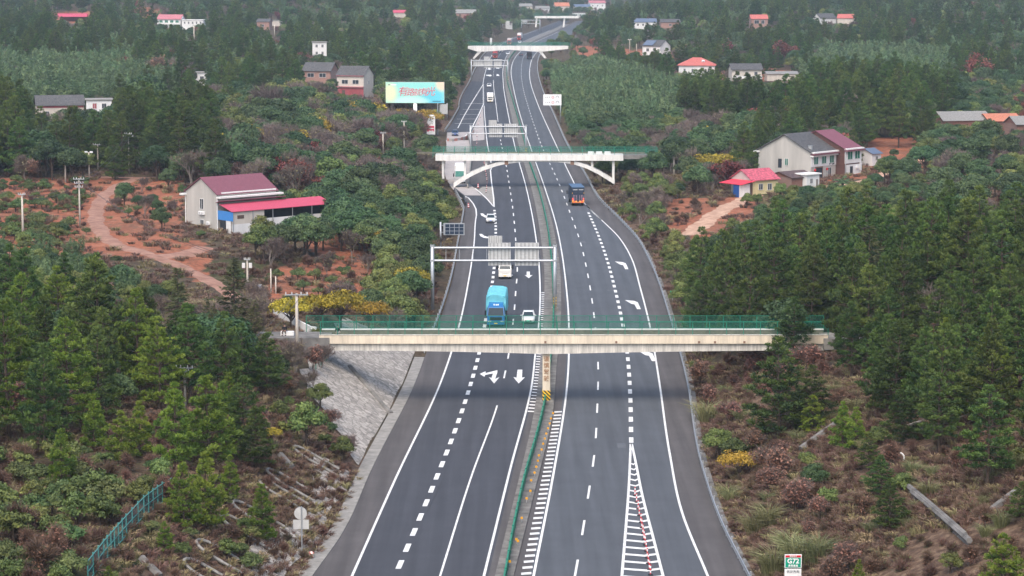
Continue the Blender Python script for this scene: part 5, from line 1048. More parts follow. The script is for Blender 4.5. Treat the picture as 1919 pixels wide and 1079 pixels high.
simple('villa', 'white villa under a coral red hipped roof', 'house', 1306, 144, -6, 14.5, 11, 5, 3.0, WPAINT, RRED, W2_(4, 13, 2.8, .9, 1.7), .6, 'hip', keep=(1264, 107, 1347, 136), xtra=lambda g: MB().tube([(2.6, -3.6, 6.2), (2.6, -3.0, 6.6)], .7, 10).make('dormer', WPAINT, g))
simple('balcony_house', 'cream two storey house with grey roof and open balcony right of the coral villa', 'house', 1396, 160, 4, 11, 8, 6.2, 1.8, WCREAM, RGREY, W2_(3, 10, 4.6, 1.3, 1.5) + W2_(3, 10, 1.4, 1.4, 1.6), .6, keep=(1360, 121, 1422, 152), xtra=balc(11, 3.0, 8))
simple('lean_to', 'low grey lean-to roof beside the cream balcony house', 'shed', 1466, 150, 4, 13, 6, 2.6, .8, WCREAM, RPALE, [], keep=(1440, 130, 1500, 142))
simple('brick_tower_house', 'distant narrow brick house with coral roof on the upper right ridge', 'house', 1421, 56, 4, 9, 7, 6.2, 2.0, BRICKP, RRED, [('S', -1.5, 4.4, 2.6, 2), ('S', 1.8, 4.4, 1.8, 2)], keep=(1404, 23, 1440, 50))
simple('far_house', 'distant white house with slate blue roof at the upper right of centre', 'house', 1209, 54, 2, 12.5, 7, 4.2, 1.8, WPAINT, RBLUE, W2_(4, 12, 2.6, 1.1, 1.3), keep=(1189, 31, 1229, 48))
simple('far_house', 'distant dark roofed house right of the slate blue roofed one', 'house', 1255, 52, 2, 11, 7, 3.4, 1.6, BRICKP, RGREY, [('S', 0, 1.8, 1.5, 1.3)], keep=(1240, 33, 1271, 46))
simple('far_house', 'distant dark grey roof showing above pines at the upper right', 'house', 1545, 44, 30, 11, 7, 3.2, 2.4, WPAINT, RGREY, [], keep=(1530, 25, 1562, 37))
simple('far_house', 'distant coral roof showing above pines right of the dark grey roof', 'house', 1586, 44, -15, 9, 7, 3.2, 2, WCREAM, RRED, [], keep=(1572, 26, 1600, 37))
simple('long_shed', 'long pale grey shed roof with brick gable at the right edge', 'shed', 1800, 246, 12, 13.5, 9, 3.4, 2.0, BRICK, RPALE, [], .5, keep=(1755, 208, 1842, 232))
simple('long_shed', 'orange sheet roof shed between two grey ones at the right edge', 'shed', 1872, 246, 12, 9, 8, 3.2, 1.6, BRICK, RORANGE, [], .5, keep=(1846, 214, 1902, 230))
simple('long_shed', 'grey roofed shed cut by the right edge of the picture', 'shed', 1926, 254, 12, 10, 8, 3.4, 1.8, BRICK, RPALE, [], .5, keep=(1890, 217, 1930, 240))
for px, py, L_, D_, h_, rh_, wm, rm, rf, lb, kp in ((1052, 22, 13, 11, 5.5, 3, WCREAM, RORANGE, 'gable', 'beige village house with terracotta roof at the top centre', (1036, 0, 1070, 15)), (1090, 20, 15, 9, 4.0, 2, WCREAM, RBLUE, 'gable', 'village house with faded blue roof at the top centre', (1076, 1, 1108, 14)), (1118, 18, 15, 10, 6.5, 2, WPAINT, RROSE, 'gable', 'white and rose village house above the far bridge', (1100, 0, 1134, 13)), (1016, 24, 12, 9, 4, 2, WPAINT, RPALE, 'gable', 'white village house with pale roof left of the terracotta one', (1003, 7, 1030, 18)), (984, 22, 11, 9, 5, 2, WCREAM, RPALE, 'gable', 'pale village house half hidden left of the highway bend', (975, 4, 995, 14)), (1086, 32, 12, 8, 3.4, 1.4, WPAINT, CAPW, 'flat', 'low white flat building below the blue village roof', (1075, 18, 1098, 26))):
    simple('village_house', lb, 'house', px, py, 8, L_, D_, h_, rh_, wm, rm, W2_(3, L_ * .9, h_ * .6, 1.2, 1.3), .5, rf, keep=kp)

# ---------------------------------------------------------------- vehicles (front faces -Y in their own frame)
TYRE = mat('tyre', (.018, .018, .019), .85, .1); RIM = mat('wheel_rim', (.45, .46, .47), .35, .05, metal=.7); GLASS = mat('vehicle_glass', (.03, .045, .055), .12, .1); LAMP = mat('headlight', (.85, .84, .78), .15, .03); TAIL = mat('tail_lamp', (.55, .02, .02), .25, .03); PLATE = mat('number_plate_green', (.12, .55, .33), .5, .03); PLATEB = mat('number_plate_blue', (.04, .12, .45), .5, .03)
def paintm(name, c): return mat(name, c, .28, .03, 1, spec=.5, coat=.6)
def wheels(g, pts, r, w):
    for x, y in pts:
        t = MB().tube([(x - w / 2, y, r), (x + w / 2, y, r)], r, 16).make('wheel', TYRE, g); s = 1 if x > 0 else -1
        MB().tube([(x + s * (w / 2 - .02), y, r), (x + s * (w / 2 + .015), y, r)], r * .6, 12).make('rim', RIM, t)
def heading(x, y, f): return -math.atan2(float(f(y + 3) - f(y - 3)), 6.0)
def car(label, px, py, body, away=False, cat='car', follow=None, suv=0.0, plate=PLATEB, lit=False, tail=False, k=1.0):
    p = G(px, py); f = follow or a2; rz = heading(p.x, p.y, f) + (math.pi if away else 0); c = math.cos(rz); L = 4.65
    g = thing('car', label, cat, (p.x, p.y + (2.3 if not away else 2.3), .0), rz)
    def ring(y, hw, zl, zt_): return [(-hw * .86, y, zl), (hw * .86, y, zl), (hw, y, zl + .18), (hw, y, zt_ - .12), (hw * .84, y, zt_), (-hw * .84, y, zt_), (-hw, y, zt_ - .12), (-hw, y, zl + .18)]
    e = suv
    MB().loft([ring(-2.32, .66, .32, .62 + e * .5), ring(-2.22, .82, .24, .72 + e * .5), ring(-1.7, .90, .20, .83 + e * .6), ring(-.85, .92, .19, .93 + e), ring(.4, .93, .19, .95 + e), ring(1.6, .92, .2, .98 + e), ring(2.15, .86, .26, .96 + e), ring(2.32, .72, .36, .85 + e)]).make('body', body, g, True)
    zr = 1.46 + e * 1.3; rb = 1.25 if not suv else 1.75
    cab = [[(-.80, -.95, .90 + e), (.80, -.95, .90 + e), (.82, 1.75 if not suv else 2.15, .94 + e), (-.82, 1.75 if not suv else 2.15, .94 + e)], [(-.62, -.12, zr - .03), (.62, -.12, zr - .03), (.62, rb - .1, zr - .03), (-.62, rb - .1, zr - .03)]]
    MB().loft(cab).make('windows', GLASS, g)
    rf = MB(); rf.loft([[(-.645, -.16, zr - .04), (.645, -.16, zr - .04), (.645, rb - .06, zr - .04), (-.645, rb - .06, zr - .04)], [(-.56, -.02, zr + .02), (.56, -.02, zr + .02), (.56, rb - .2, zr + .02), (-.56, rb - .2, zr + .02)]])
    for s in (-1, 1):
        rf.bar((s * .79, -.93, .92 + e), (s * .63, -.13, zr - .02), .07); rf.bar((s * .815, 1.72 if not suv else 2.1, .95 + e), (s * .63, rb - .1, zr - .02), .11); rf.bar((s * .825, .42, .93 + e), (s * .64, .5, zr - .03), .07)
    rf.make('roof', body, g)
    wheels(g, ((-.80, -1.42), (.80, -1.42), (-.80, 1.38), (.80, 1.38)), .33, .22)
    for s in (-1, 1):
        MB().box((s * .64, -2.27, .63 + e * .5), (.34, .16, .15), rz=s * .25).make('headlight', LAMP, g); MB().box((s * .62, 2.28, .78 + e * .6), (.36, .1, .14)).make('tail_lamp', TAIL, g); MB().box((s * 1.0, -.62, .98 + e), (.2, .12, .14)).make('mirror', body, g)
    MB().box((0, -2.34, .44), (.95, .06, .16)).make('grille', BLACK, g); MB().box((0, -2.375, .5), (.42, .03, .13)).make('number_plate', plate, g); MB().box((0, 2.33, .62), (.42, .03, .13)).make('number_plate', plate, g)
    return g
WHITEP = paintm('car_white', (.74, .74, .73)); BLUECAR = paintm('car_blue', (.02, .045, .14)); DARKCAR = paintm('car_dark', (.025, .027, .032))
car('white electric car with green plate beside the blue truck', 990.5, 607, WHITEP, plate=PLATE)
car('white car in the entry lane beyond the grey gantry', 919.5, 418, WHITEP)
car('dark blue car on the pale exit ramp below the billboard', 852.5, 255, BLUECAR, suv=.12, follow=lot)
car('white car following the box truck before the three panel gantry', 916.5, 163.5, WHITEP)
car('white car on the inner lane under the slant legged bridge', 951.5, 102.5, WHITEP); car('dark car beside the red truck under the slant legged bridge', 938.5, 98.5, DARKCAR)
car('dark car driving away under the slant legged bridge', 976.5, 105, DARKCAR, True, follow=a5, suv=.1); car('white car following the far trucks beyond the slant legged bridge', 974, 81, WHITEP)
def truck(label, px, py, cabm, away=False, W=2.45, ch=2.75, cargo=None, cl=7.0, cw=2.5, cz=(1.1, 3.9), shape='box', follow=None, grillem=BLACK, name='truck', deflector=False, glass=GLASS, lit=False):
    p = G(px, py); rz = heading(p.x, p.y, follow or a2) + (math.pi if away else 0); tot = 2.1 + cl
    g = thing(name, label, 'truck', (p.x, p.y + tot / 2, 0), rz); y0 = -tot / 2
    MB().loft([[(-W / 2 + .05, y0 + .02, .45), (W / 2 - .05, y0 + .02, .45), (W / 2, y0 + 2.0, .45), (-W / 2, y0 + 2.0, .45)], [(-W / 2, y0, 1.55), (W / 2, y0, 1.55), (W / 2, y0 + 2.0, 1.55), (-W / 2, y0 + 2.0, 1.55)], [(-W / 2 + .1, y0 + .32, ch - .12), (W / 2 - .1, y0 + .32, ch - .12), (W / 2 - .06, y0 + 2.0, ch - .12), (-W / 2 + .06, y0 + 2.0, ch - .12)], [(-W / 2 + .22, y0 + .5, ch), (W / 2 - .22, y0 + .5, ch), (W / 2 - .2, y0 + 1.95, ch), (-W / 2 + .2, y0 + 1.95, ch)]]).make('cab', cabm, g)
    zs0, zs1 = 1.62, ch - .25; sl = .32 / (ch - .12 - 1.55)
    ws = MB(); d = .03; ws.add([(-W / 2 + .14, y0 + (zs0 - 1.55) * sl - d, zs0), (W / 2 - .14, y0 + (zs0 - 1.55) * sl - d, zs0), (W / 2 - .22, y0 + (zs1 - 1.55) * sl - d, zs1), (-W / 2 + .22, y0 + (zs1 - 1.55) * sl - d, zs1)], [(0, 1, 2, 3)]); ws.make('windscreen', glass, g)
    for s in (-1, 1):
        MB().box((s * (W / 2 + .0), y0 + .95, (zs0 + zs1) / 2), (.06, .85, zs1 - zs0 - .1), ry=-s * .06).make('side_window', GLASS, g); MB().box((s * (W / 2 + .22), y0 + .2, 1.95), (.22, .12, .75)).make('mirror', BLACK, g)
        MB().box((s * (W / 2 - .38), y0 - .06, .78), (.42, .1, .2)).make('headlight', LAMP, g)
    MB().box((0, y0 - .02, 1.2), (W * .68, .06, .42)).make('grille', grillem, g); MB().box((0, y0 - .05, .55), (W * .98, .16, .32)).make('bumper', cabm, g); MB().box((0, y0 - .145, .55), (.44, .03, .14)).make('number_plate', mat('number_plate_yellow', (.7, .45, .03), .5, .03), g)
    for k, dx in ((0, -.25), (1, .0)): pass
    MB().box((0, .6, .75), (.9, tot - 1.6, .3)).make('chassis', BLACK, g)
    if deflector: MB().loft([[(-W * .4, y0 + .55, ch), (W * .4, y0 + .55, ch), (W * .42, y0 + 1.95, ch), (-W * .42, y0 + 1.95, ch)], [(-W * .36, y0 + 1.3, ch + .75), (W * .36, y0 + 1.3, ch + .75), (W * .38, y0 + 1.95, ch + .95), (-W * .38, y0 + 1.95, ch + .95)]]).make('wind_deflector', cabm, g)
    ya, yb = y0 + 2.15, tot / 2; zc0, zc1 = cz
    if cargo is not None:
        if shape == 'box': MB().box((0, (ya + yb) / 2, (zc0 + zc1) / 2), (cw, yb - ya, zc1 - zc0)).make('cargo_box', cargo, g)
        elif shape == 'bed':
            MB().box((0, (ya + yb) / 2, zc0 + .06), (cw, yb - ya, .12)).make('load_bed', cargo, g)
            for s in (-1, 1): MB().box((s * (cw / 2 - .03), (ya + yb) / 2, zc0 + .35), (.06, yb - ya, .5)).make('side_board', cargo, g)
        else:
            q = np.random.default_rng(5); secs = []; ny_ = 26; na = 30
            for i in range(ny_):
                y = ya - .6 + (yb - ya + .6) * i / (ny_ - 1); e_ = .96 if i in (0, ny_ - 1) else 1; r_ = []
                for j in range(na):
                    t = 2 * math.pi * j / na - math.pi / 2; cx_, cz_ = math.cos(t), math.sin(t); ex = 2.6 if True else 2
                    x = math.copysign(abs(cx_) ** (2 / 4.5), cx_) * cw / 2 * e_; z = math.copysign(abs(cz_) ** (2 / 4.5), cz_) * (zc1 - zc0) / 2 * e_
                    b_ = 1 + q.normal(0, .013) + .022 * math.sin(i * 1.15 + .4 * math.sin(j * .9)); sag = -.09 * math.sin(i * 1.15 + 1) + .05 * math.sin(j * 1.3) if cz_ > .3 else 0; r_.append((x * b_, y + q.normal(0, .05), (zc0 + zc1) / 2 + z * b_ + sag))
                secs.append(r_)
            MB().loft(secs).make('tarpaulin', cargo, g)
    ax = [y0 + 1.3] + ([yb - 1.2] if cl < 6 else [yb - 1.3, yb - 2.6]); wheels(g, [(s * (W / 2 - .2), y) for y in ax for s in (-1, 1)], .5, .34)
    for s in (-1, 1): MB().box((s * (cw / 2 - .35), yb + .02, .95), (.45, .08, .18)).make('tail_lamp', TAIL, g)
    return g, y0, tot
TURQ = mat('tarp_turquoise', (.13, .44, .52), .65, .16, 1.1, bump=.8, bscale=2.2); BLUECAB = paintm('cab_blue', (.012, .13, .34)); WCAB = paintm('cab_white', (.70, .68, .63)); REDCAB = paintm('cab_red', (.42, .03, .035)); WBOX = mat('cargo_white', (.74, .73, .71), .6, .06, 1); GREYBED = mat('truck_bed_grey', (.25, .26, .27), .7, .2, 1)
g, y0, tot = truck('blue cab truck with a bulging turquoise tarpaulin load just behind the near bridge', 931, 613, BLUECAB, cargo=TURQ, cl=7.8, cw=2.85, cz=(.9, 4.45), shape='tarp', ch=2.9)
for dx in (-.26, .06, .3): MB().box((dx, y0 + .66, 3.05), (.2, .1, .18)).make('roof_lettering', WHITE, g)
MB().loft([[(-1.0, y0 + .5, 2.9), (1.0, y0 + .5, 2.9), (1.05, y0 + 1.6, 2.9), (-1.05, y0 + 1.6, 2.9)], [(-.95, y0 + 1.0, 3.15), (.95, y0 + 1.0, 3.15), (1.0, y0 + 1.5, 3.3), (-1.0, y0 + 1.5, 3.3)]]).make('wind_deflector', BLUECAB, g)
truck('white light truck driving out from under the grey sign panels', 946.5, 523, WCAB, cargo=GREYBED, cl=4.2, cw=2.1, cz=(.95, 1.5), shape='bed', W=2.05, ch=2.35, grillem=WCAB)
truck('white heavy truck parked in the yard left of the arch bridge', 862, 344, paintm('cab_white2', (.76, .77, .77)), cargo=WBOX, cl=9, cw=2.5, cz=(1.1, 3.9), ch=3.1, deflector=True, follow=lambda y: y * 0 + 1, glass=mat('windscreen_green', (.10, .33, .27), .15, .15), grillem=WBOX)
truck('white box truck with bright headlights beyond the two panel gantry', 918.5, 192, WCAB, cargo=WBOX, cl=4.8, cw=2.3, cz=(.95, 3.3), W=2.1, ch=2.4)
truck('red truck ahead of the three panel gantry', 928, 109, REDCAB, cargo=mat('cargo_red', (.28, .05, .05), .6, .1), cl=8, cz=(1.1, 3.6), ch=3.0)
truck('red truck with grey load beyond the slant legged bridge', 955, 84, REDCAB, cargo=mat('cargo_grey', (.48, .47, .46), .6, .1), cl=9, cz=(1.1, 3.9), ch=3.0)
truck('big white box truck with red cab at the far bend', 974, 75, REDCAB, cargo=WBOX, cl=11, cw=2.6, cz=(1.1, 4.4), ch=3.2)
DBODY = mat('cargo_navy', (.022, .034, .058), .6, .15, 1); NAVYTARP = mat('tarp_navy', (.06, .115, .20), .55, .10, 1)
truck('dark box truck driving away under the slant legged bridge', 992, 110, DARKCAR, True, cargo=mat('cargo_dark', (.05, .045, .05), .6, .1), cl=7, cz=(.9, 3.6), ch=2.9, follow=a5)
g, y0, tot = truck('dark truck with blue tarp roof and rows of red and amber tail lights driving away', 1080.5, 386, DARKCAR, True, cargo=DBODY, cl=8.2, cw=2.6, cz=(1.0, 3.85), ch=3.0, follow=a6)
yb = tot / 2; MB().box((0, (y0 + 2.15 + yb) / 2, 3.9), (2.66, tot - 2.2, .1)).make('tarp_roof', NAVYTARP, g)
AMBER = mat('amber_lamp', (.95, .28, .03), .3, .02, emit=1.2); PINKM = mat('reflective_mark', (.62, .42, .50), .4, .05); REDL = mat('red_lamp', (.8, .06, .04), .3, .02, emit=.9)
MB().box((0, yb + .06, .78), (2.5, .12, .22)).make('rear_bumper', mat('bumper_orange', (.55, .18, .06), .5, .1), g)
for s in (-1, 1):
    for k in range(3): MB().box((s * (1.1 - k * .34), yb + .12, .98 + .1 * (k == 0)), (.24, .06, .2)).make('tail_lamp', AMBER if k != 1 else REDL, g)
    MB().box((s * 1.12, yb + .05, 1.45), (.18, .05, .5)).make('side_lamp', REDL, g); MB().box((s * 1.2, yb + .04, 2.7), (.08, .04, .3)).make('marker_strip', YEL, g)
for i, x in enumerate((-1.0, -.72, -.34, .3, .68, .98)):
    for k in range(5): MB().box((x, yb + .03, 1.25 + k * .24), (.09, .03, .12)).make('reflective_mark', PINKM, g)
for s in (-1, 1): MB().box((s * .62, yb + .03, 3.4), (.95, .04, .14)).make('door_bar', GALVD, g); MB().box((s * .62, yb + .03, 2.9), (.95, .04, .05)).make('door_bar', mat('door_bar_dark', (.09, .1, .13), .5, .1), g)

# ---------------------------------------------------------------- poles, lamps, wires
POLEC = mat('pole_concrete', (.50, .45, .385), .85, .12, 1.5); INSUL = mat('insulator', (.62, .60, .58), .4, .1); POLES = {}
def pole(key, label, px, pyb, pyt, arms=((.96, 1.6),), pale=False, lamp=False, transformer=False, yfix=None, group=None, r=.15):
    b_ = T(px, pyb) if yfix is None else Vector((V(px, pyb, yfix).x, yfix, 0)); b_.z = Hs(b_.x, b_.y); top = V(px, pyt, b_.y).z; hh = top - b_.z
    g = thing('utility_pole' if not lamp else 'street_lamp', label, 'pole' if not lamp else 'lamp', b_, 0, group)
    MB().tube([(0, 0, -.6), (0, 0, hh)], [r * 1.25, r * .85], 9).make('pole', POLEC if not pale else WHITE, g, True)
    for f_, w_ in arms:
        c = MB().bar((-w_ / 2, -.2, hh * f_), (w_ / 2, -.2, hh * f_), .12).make('crossarm', GALV if not pale else WHITE, g)
        for s in (-.46, -.2, .2, .46): MB().tube([(s * w_, -.2, hh * f_ + .05), (s * w_, -.2, hh * f_ + .32)], [.07, .05], 6).make('insulator', INSUL, c)
    if transformer:
        for s in (-.5, .5): MB().box((s, -.3, hh * .78), (.45, .4, .7)).make('switch_box', INSUL, g)
    if lamp:
        for s in (-1, 1): MB().box((s * .55, -.1, hh + .05), (.6, .4, .3)).make('lamp_head', WHITE, g)
    POLES[key] = (b_.x, b_.y, top); return g
pole('a', 'tall concrete pole with two crossarms before the pine grove at the left', 242, 326, 250, ((.99, 1.5), (.93, 2.2)))
pole('b', 'concrete pole with one crossarm left of the tallest pole by the pine grove', 184, 322, 270, ((.98, 2.0),))
pole('c', 'pole with white lamp heads on the grassy strip before the pine grove', 167.5, 337, 285, (), lamp=True)
pole('d', 'bare concrete pole leftmost along the pine grove', 123, 342, 297, ()); pole('e', 'thin short bare pole right of the tallest pole by the pine grove', 261, 318, 282, (), r=.12)
pole('f', 'slim pale pole behind the maroon roof of the farmhouse', 438, 335, 273, (), pale=True)
pole('g', 'tall pale pole among bare trees below the billboard', 757.5, 284, 227, ((.985, 1.4),), r=.2); pole('h', 'shorter pole with crossarm among bare trees left of the tall pale pole', 718, 292, 248, ((.98, 1.5),), r=.2)
pole('i', 'leaning pale pole with crossarm on the red orchard slope', 43.5, 452, 363, ((.985, 1.2),), r=.17); pole('j', 'pole with two crossarms and insulators beside the dirt track bend', 150, 424, 334, ((.985, 1.9), (.90, 1.6), (.82, 1.4)), r=.14)
pole('k', 'pole with grey switch boxes beside the dirt track junction', 464, 538, 485, ((.98, .9),), transformer=True, r=.14)
pole('l', 'pole with long white crossarm beside the left end of the near bridge', 557, 648, 550, ((.985, 2.6),), r=.18, yfix=Yf - 3); pole('m', 'short pole with white double crossarm among pines at the left', 347, 760, 688, ((.985, 1.7), (.90, .9)), r=.12)
pole('n', 'concrete pole with crossarm right of the arch bridge', 1263, 330, 283, ((.975, 1.9),), r=.18); pole('o', 'distant pale pole in front of the rose roofed house', 364, 82, 46, ((.97, 1.5),), r=.25); pole('p', 'distant short pole near the top left centre', 514.5, 68, 46, (), r=.22)
pole('q', 'white street lamp on the red bank left of the blue and grey roofed villa', 1180, 97, 74, (), lamp=True, r=.16)
pole('r', 'thin pole left of the junction by the yellow trees', 508, 548, 503, (), r=.11); pole('s', 'thin short bare pole beside the thin pole by the yellow trees', 517, 550, 518, (), r=.1)
pole('t', 'distant pole on the red bank by the bamboo right of the highway', 1193, 98, 82, (), r=.14)
Y = T(484, 560).y; v = lambda x, y: V(x, y, Y); p = v(484, 537); zz = Hs(p.x, Y); g = thing('solar_lamp', 'small blue solar panel on a pole at the dirt track junction', 'solar panel', (p.x, Y, zz))
MB().tube([(0, 0, -.4), (0, 0, p.z - zz)], .05, 6).make('pole', GALV, g); sp_ = MB().box((0, 0, p.z - zz), (1.0, .06, .62), rx=-.6).make('panel_frame', WHITE, g); MB().box((0, -.03, p.z - zz + .02), (.9, .06, .52), rx=-.6).make('solar_cells', mat('solar_blue', (.05, .09, .19), .25, .2, 4), sp_)
WIRE = mat('wire', (.06, .06, .065), .6, 0)
def wire(ka, kb, label, sag=1.2, n_=2, r=.03):
    a, c = Vector(POLES[ka]), Vector(POLES[kb])
    for i in range(n_):
        o = Vector((0, 0, -.1 - .5 * i)) + Vector((.5 * (i - .5), 0, 0)); mb = MB(); mb.tube([a.lerp(c, t) + o + Vector((0, 0, -sag * 4 * t * (1 - t))) for t in np.linspace(0, 1, 13)], r, 4); tag(mb.make('power_line', WIRE), label, 'wire', 'wires between the poles')
POLES['a2'] = tuple(T(30, 300) + Vector((0, 0, 9))); POLES['j2'] = tuple(T(-40, 440) + Vector((0, 0, 9)))
wire('a', 'b', 'thin wire between the two crossarm poles by the pine grove'); wire('a', 'f', 'long thin wire from the tallest pole to the pale pole behind the farmhouse', 1.0, 1); wire('j', 'a', 'thin wire from the track bend pole up to the tallest pole', 1.5); wire('j', 'k', 'thin wire from the track bend pole down to the junction pole', 2); wire('j', 'i', 'thin wire between the two orchard poles', 1.2); wire('g', 'h', 'thin wire between the poles below the billboard', .8); wire('m', 'l', 'thin wire across the left pines to the bridge pole', 2, 2)

# ---------------------------------------------------------------- people on the near bridge
SKIN = mat('skin', (.50, .30, .22), .6, .05); HAIR = mat('hair_black', (.012, .010, .010), .6, .1)
def skin_mesh(name, joints, edges, m, parent, root=0, levels=1):
    me_ = bpy.data.meshes.new(name); me_.from_pydata([j[:3] for j in joints], edges, []); o = link_mesh(name, me_)
    md = o.modifiers.new('skin', 'SKIN'); md.use_smooth_shade = True
    for i, j in enumerate(joints): me_.skin_vertices[0].data[i].radius = (j[3], j[3])
    for i in range(len(joints)): me_.skin_vertices[0].data[i].use_root = (i == root)
    o.modifiers.new('sub', 'SUBSURF').render_levels = levels; o.modifiers['sub'].levels = levels
    bpy.context.view_layer.update(); nm = bpy.data.meshes.new_from_object(o.evaluated_get(bpy.context.evaluated_depsgraph_get())); bpy.data.objects.remove(o)
    nm.materials.clear(); nm.materials.append(m); return link_mesh(name, nm, parent)
def hand(J, E, wrist, d, side):
    w = Vector(wrist); d = Vector(d).normalized(); s = Vector(side).normalized(); i0 = len(J) - 1
    J.append((*(w + d * .07), .032)); E.append((i0, i0 + 1)); pl = i0 + 1
    for k, (o_, l_) in enumerate(((-.033, .065), (-.011, .078), (.011, .072), (.033, .056))):
        a = w + d * .10 + s * o_; m_ = a + d * l_ * .55 + Vector((0, 0, -.006)); e_ = m_ + d * l_ * .45 + Vector((0, -.012, -.014)); n0 = len(J); J.extend([(*a, .011), (*m_, .010), (*e_, .008)]); E.extend([(pl, n0), (n0, n0 + 1), (n0 + 1, n0 + 2)])
    a = w + d * .05 + s * -.05; n0 = len(J); J.extend([(*a, .013), (*(a + d * .035 - s * .02), .010)]); E.extend([(pl, n0), (n0, n0 + 1)])
def person(label, loc, rz, sitting, jacket, trousers, shoes):
    g = thing('person', label, 'person', loc, rz)
    if sitting:
        hip, knL, knR, ftL, ftR = .52, (-.14, -.42, .52), (.15, -.36, .50), (-.15, -.46, .09), (.17, -.16, .09)
    else: hip, knL, knR, ftL, ftR = .92, (-.10, -.03, .50), (.11, .02, .50), (-.11, .02, .09), (.13, .05, .09)
    t = hip; J = [(0, 0, t, .15), (0, .01, t + .22, .145), (0, .01, t + .42, .165), (0, 0, t + .53, .07), (0, -.015, t + .60, .058), (0, -.02, t + .70, .095), (0, -.025, t + .76, .085)]; E = [(0, 1), (1, 2), (2, 3), (3, 4), (4, 5), (5, 6)]
    for s, kn, ft in ((-1, knL, ftL), (1, knR, ftR)):
        n0 = len(J); J += [(s * .10, 0, t - .04, .095), (*kn, .062), (ft[0], ft[1], ft[2] + .03, .042), (ft[0], ft[1] - .17, .05, .04)]; E += [(0, n0), (n0, n0 + 1), (n0 + 1, n0 + 2), (n0 + 2, n0 + 3)]
    arms = []
    for s in (-1, 1):
        el = (s * .27, .0 if not sitting else -.06, t + .20); wr = (s * .25, -.10, t - .02) if not sitting else (s * .13, -.30, t + .08)
        n0 = len(J); J += [(s * .20, .01, t + .46, .068), (*el, .045), (*wr, .032)]; E += [(2, n0), (n0, n0 + 1), (n0 + 1, n0 + 2)]; arms.append((el, wr)); hand(J, E, wr, Vector(wr) - Vector(el), (s * .3, 1, 0))
    skin_mesh('body', J, E, SKIN, g)
    hd = Vector((0, -.02, t + .72)); MB().box(hd + Vector((0, -.105, -.01)), (.03, .045, .05), taper=.6).make('nose', SKIN, g)
    for s in (-1, 1): MB().box(hd + Vector((s * .035, -.098, .018)), (.026, .012, .014)).make('eye', BLACK, g)
    MB().box(hd + Vector((0, -.096, -.055)), (.05, .012, .012)).make('mouth', mat('lips', (.35, .12, .10), .6, 0), g)
    hb = MB(); hb.loft([[(.108 * k * math.cos(a), .12 * k * math.sin(a) + hd.y + .025, hd.z + z) for a in np.linspace(0, 6.283, 11)[:-1]] for k, z in ((.85, -.02), (1.0, .04), (.9, .09), (.5, .125))]); hb.make('hair', HAIR, g, True)
    Jt = [(0, 0, t - .05, .175), (0, .01, t + .22, .165), (0, .01, t + .43, .185), (0, 0, t + .50, .10)]; Et = [(0, 1), (1, 2), (2, 3)]
    for s, (el, wr) in zip((-1, 1), arms): n0 = len(Jt); Jt += [(s * .20, .01, t + .46, .085), (*el, .062), (*(Vector(el).lerp(Vector(wr), .85)), .05)]; Et += [(2, n0), (n0, n0 + 1), (n0 + 1, n0 + 2)]
    skin_mesh('jacket', Jt, Et, jacket, g, 1)
    Jl = [(0, 0, t, .165)]; El = []
    for s, kn, ft in ((-1, knL, ftL), (1, knR, ftR)): n0 = len(Jl); Jl += [(s * .10, 0, t - .04, .11), (*kn, .078), (ft[0], ft[1], ft[2] + .05, .06)]; El += [(0, n0), (n0, n0 + 1), (n0 + 1, n0 + 2)]
    skin_mesh('trousers', Jl, El, trousers, g)
    for ft in (ftL, ftR): MB().box((ft[0], ft[1] - .06, .045), (.10, .27, .09), taper=.8).make('shoe', shoes, g)
    return g
BLKC = mat('cloth_black', (.018, .017, .020), .9, .1); BRNC = mat('cloth_brown', (.07, .042, .035), .9, .15); GRYC = mat('cloth_grey', (.33, .32, .31), .9, .1)
zf = Zb + .31; Yp1 = Yf + 2.0; c = V(633, 625, Yf + 1.0); person('person in black jacket and grey trousers standing on the near bridge deck', (c.x, Yf + 1.0, zf), R(20), False, BLKC, GRYC, BLKC)
c = V(533.5, 628, Yf + 1.5); zg = max(c.z, Hs(c.x, Yf + 1.5)); blk = MB().box((0, 0, .2), (1.5, .8, .44)).make('concrete_block', CAPW); blk.location = (c.x + .3, Yf + 1.7, zg); tag(blk, 'white concrete block left of the near bridge where a person sits', 'block')
person('person in black jacket and brown trousers sitting on a white block by the bridge pole', (c.x, Yf + 1.55, zg), R(-10), True, BLKC, BRNC, BLKC)
plat = MB().box((c.x + 1.0, Yf + 2.2, zg - .75), (8.5, 4.6, 1.4)).make('path', CONC_D); plat['kind'] = 'structure'

# ---------------------------------------------------------------- dirt tracks
TRACKM = bpy.data.materials.new('dirt_track'); n, l, b = nodes_of(TRACKM); b.inputs['Roughness'].default_value = .95; tc = n.new('ShaderNodeTexCoord'); t_ = n.new('ShaderNodeTexNoise'); t_.inputs['Scale'].default_value = .6; t_.inputs['Detail'].default_value = 8; l.new(tc.outputs['Object'], t_.inputs['Vector'])
r_ = n.new('ShaderNodeValToRGB'); l.new(t_.outputs[0], r_.inputs[0]); e = r_.color_ramp.elements; e[0].position = .3; e[0].color = (.30, .165, .105, 1); e[1].position = .7; e[1].color = (.55, .36, .25, 1); l.new(r_.outputs[0], b.inputs['Base Color'])
TRACKR = TRACKM.copy(); TRACKR.name = 'dirt_track_red'
for n_ in TRACKR.node_tree.nodes:
    if n_.type == 'VALTORGB': n_.color_ramp.elements[0].color = (.21, .10, .065, 1); n_.color_ramp.elements[1].color = (.37, .205, .145, 1)
TRACK_PTS = []
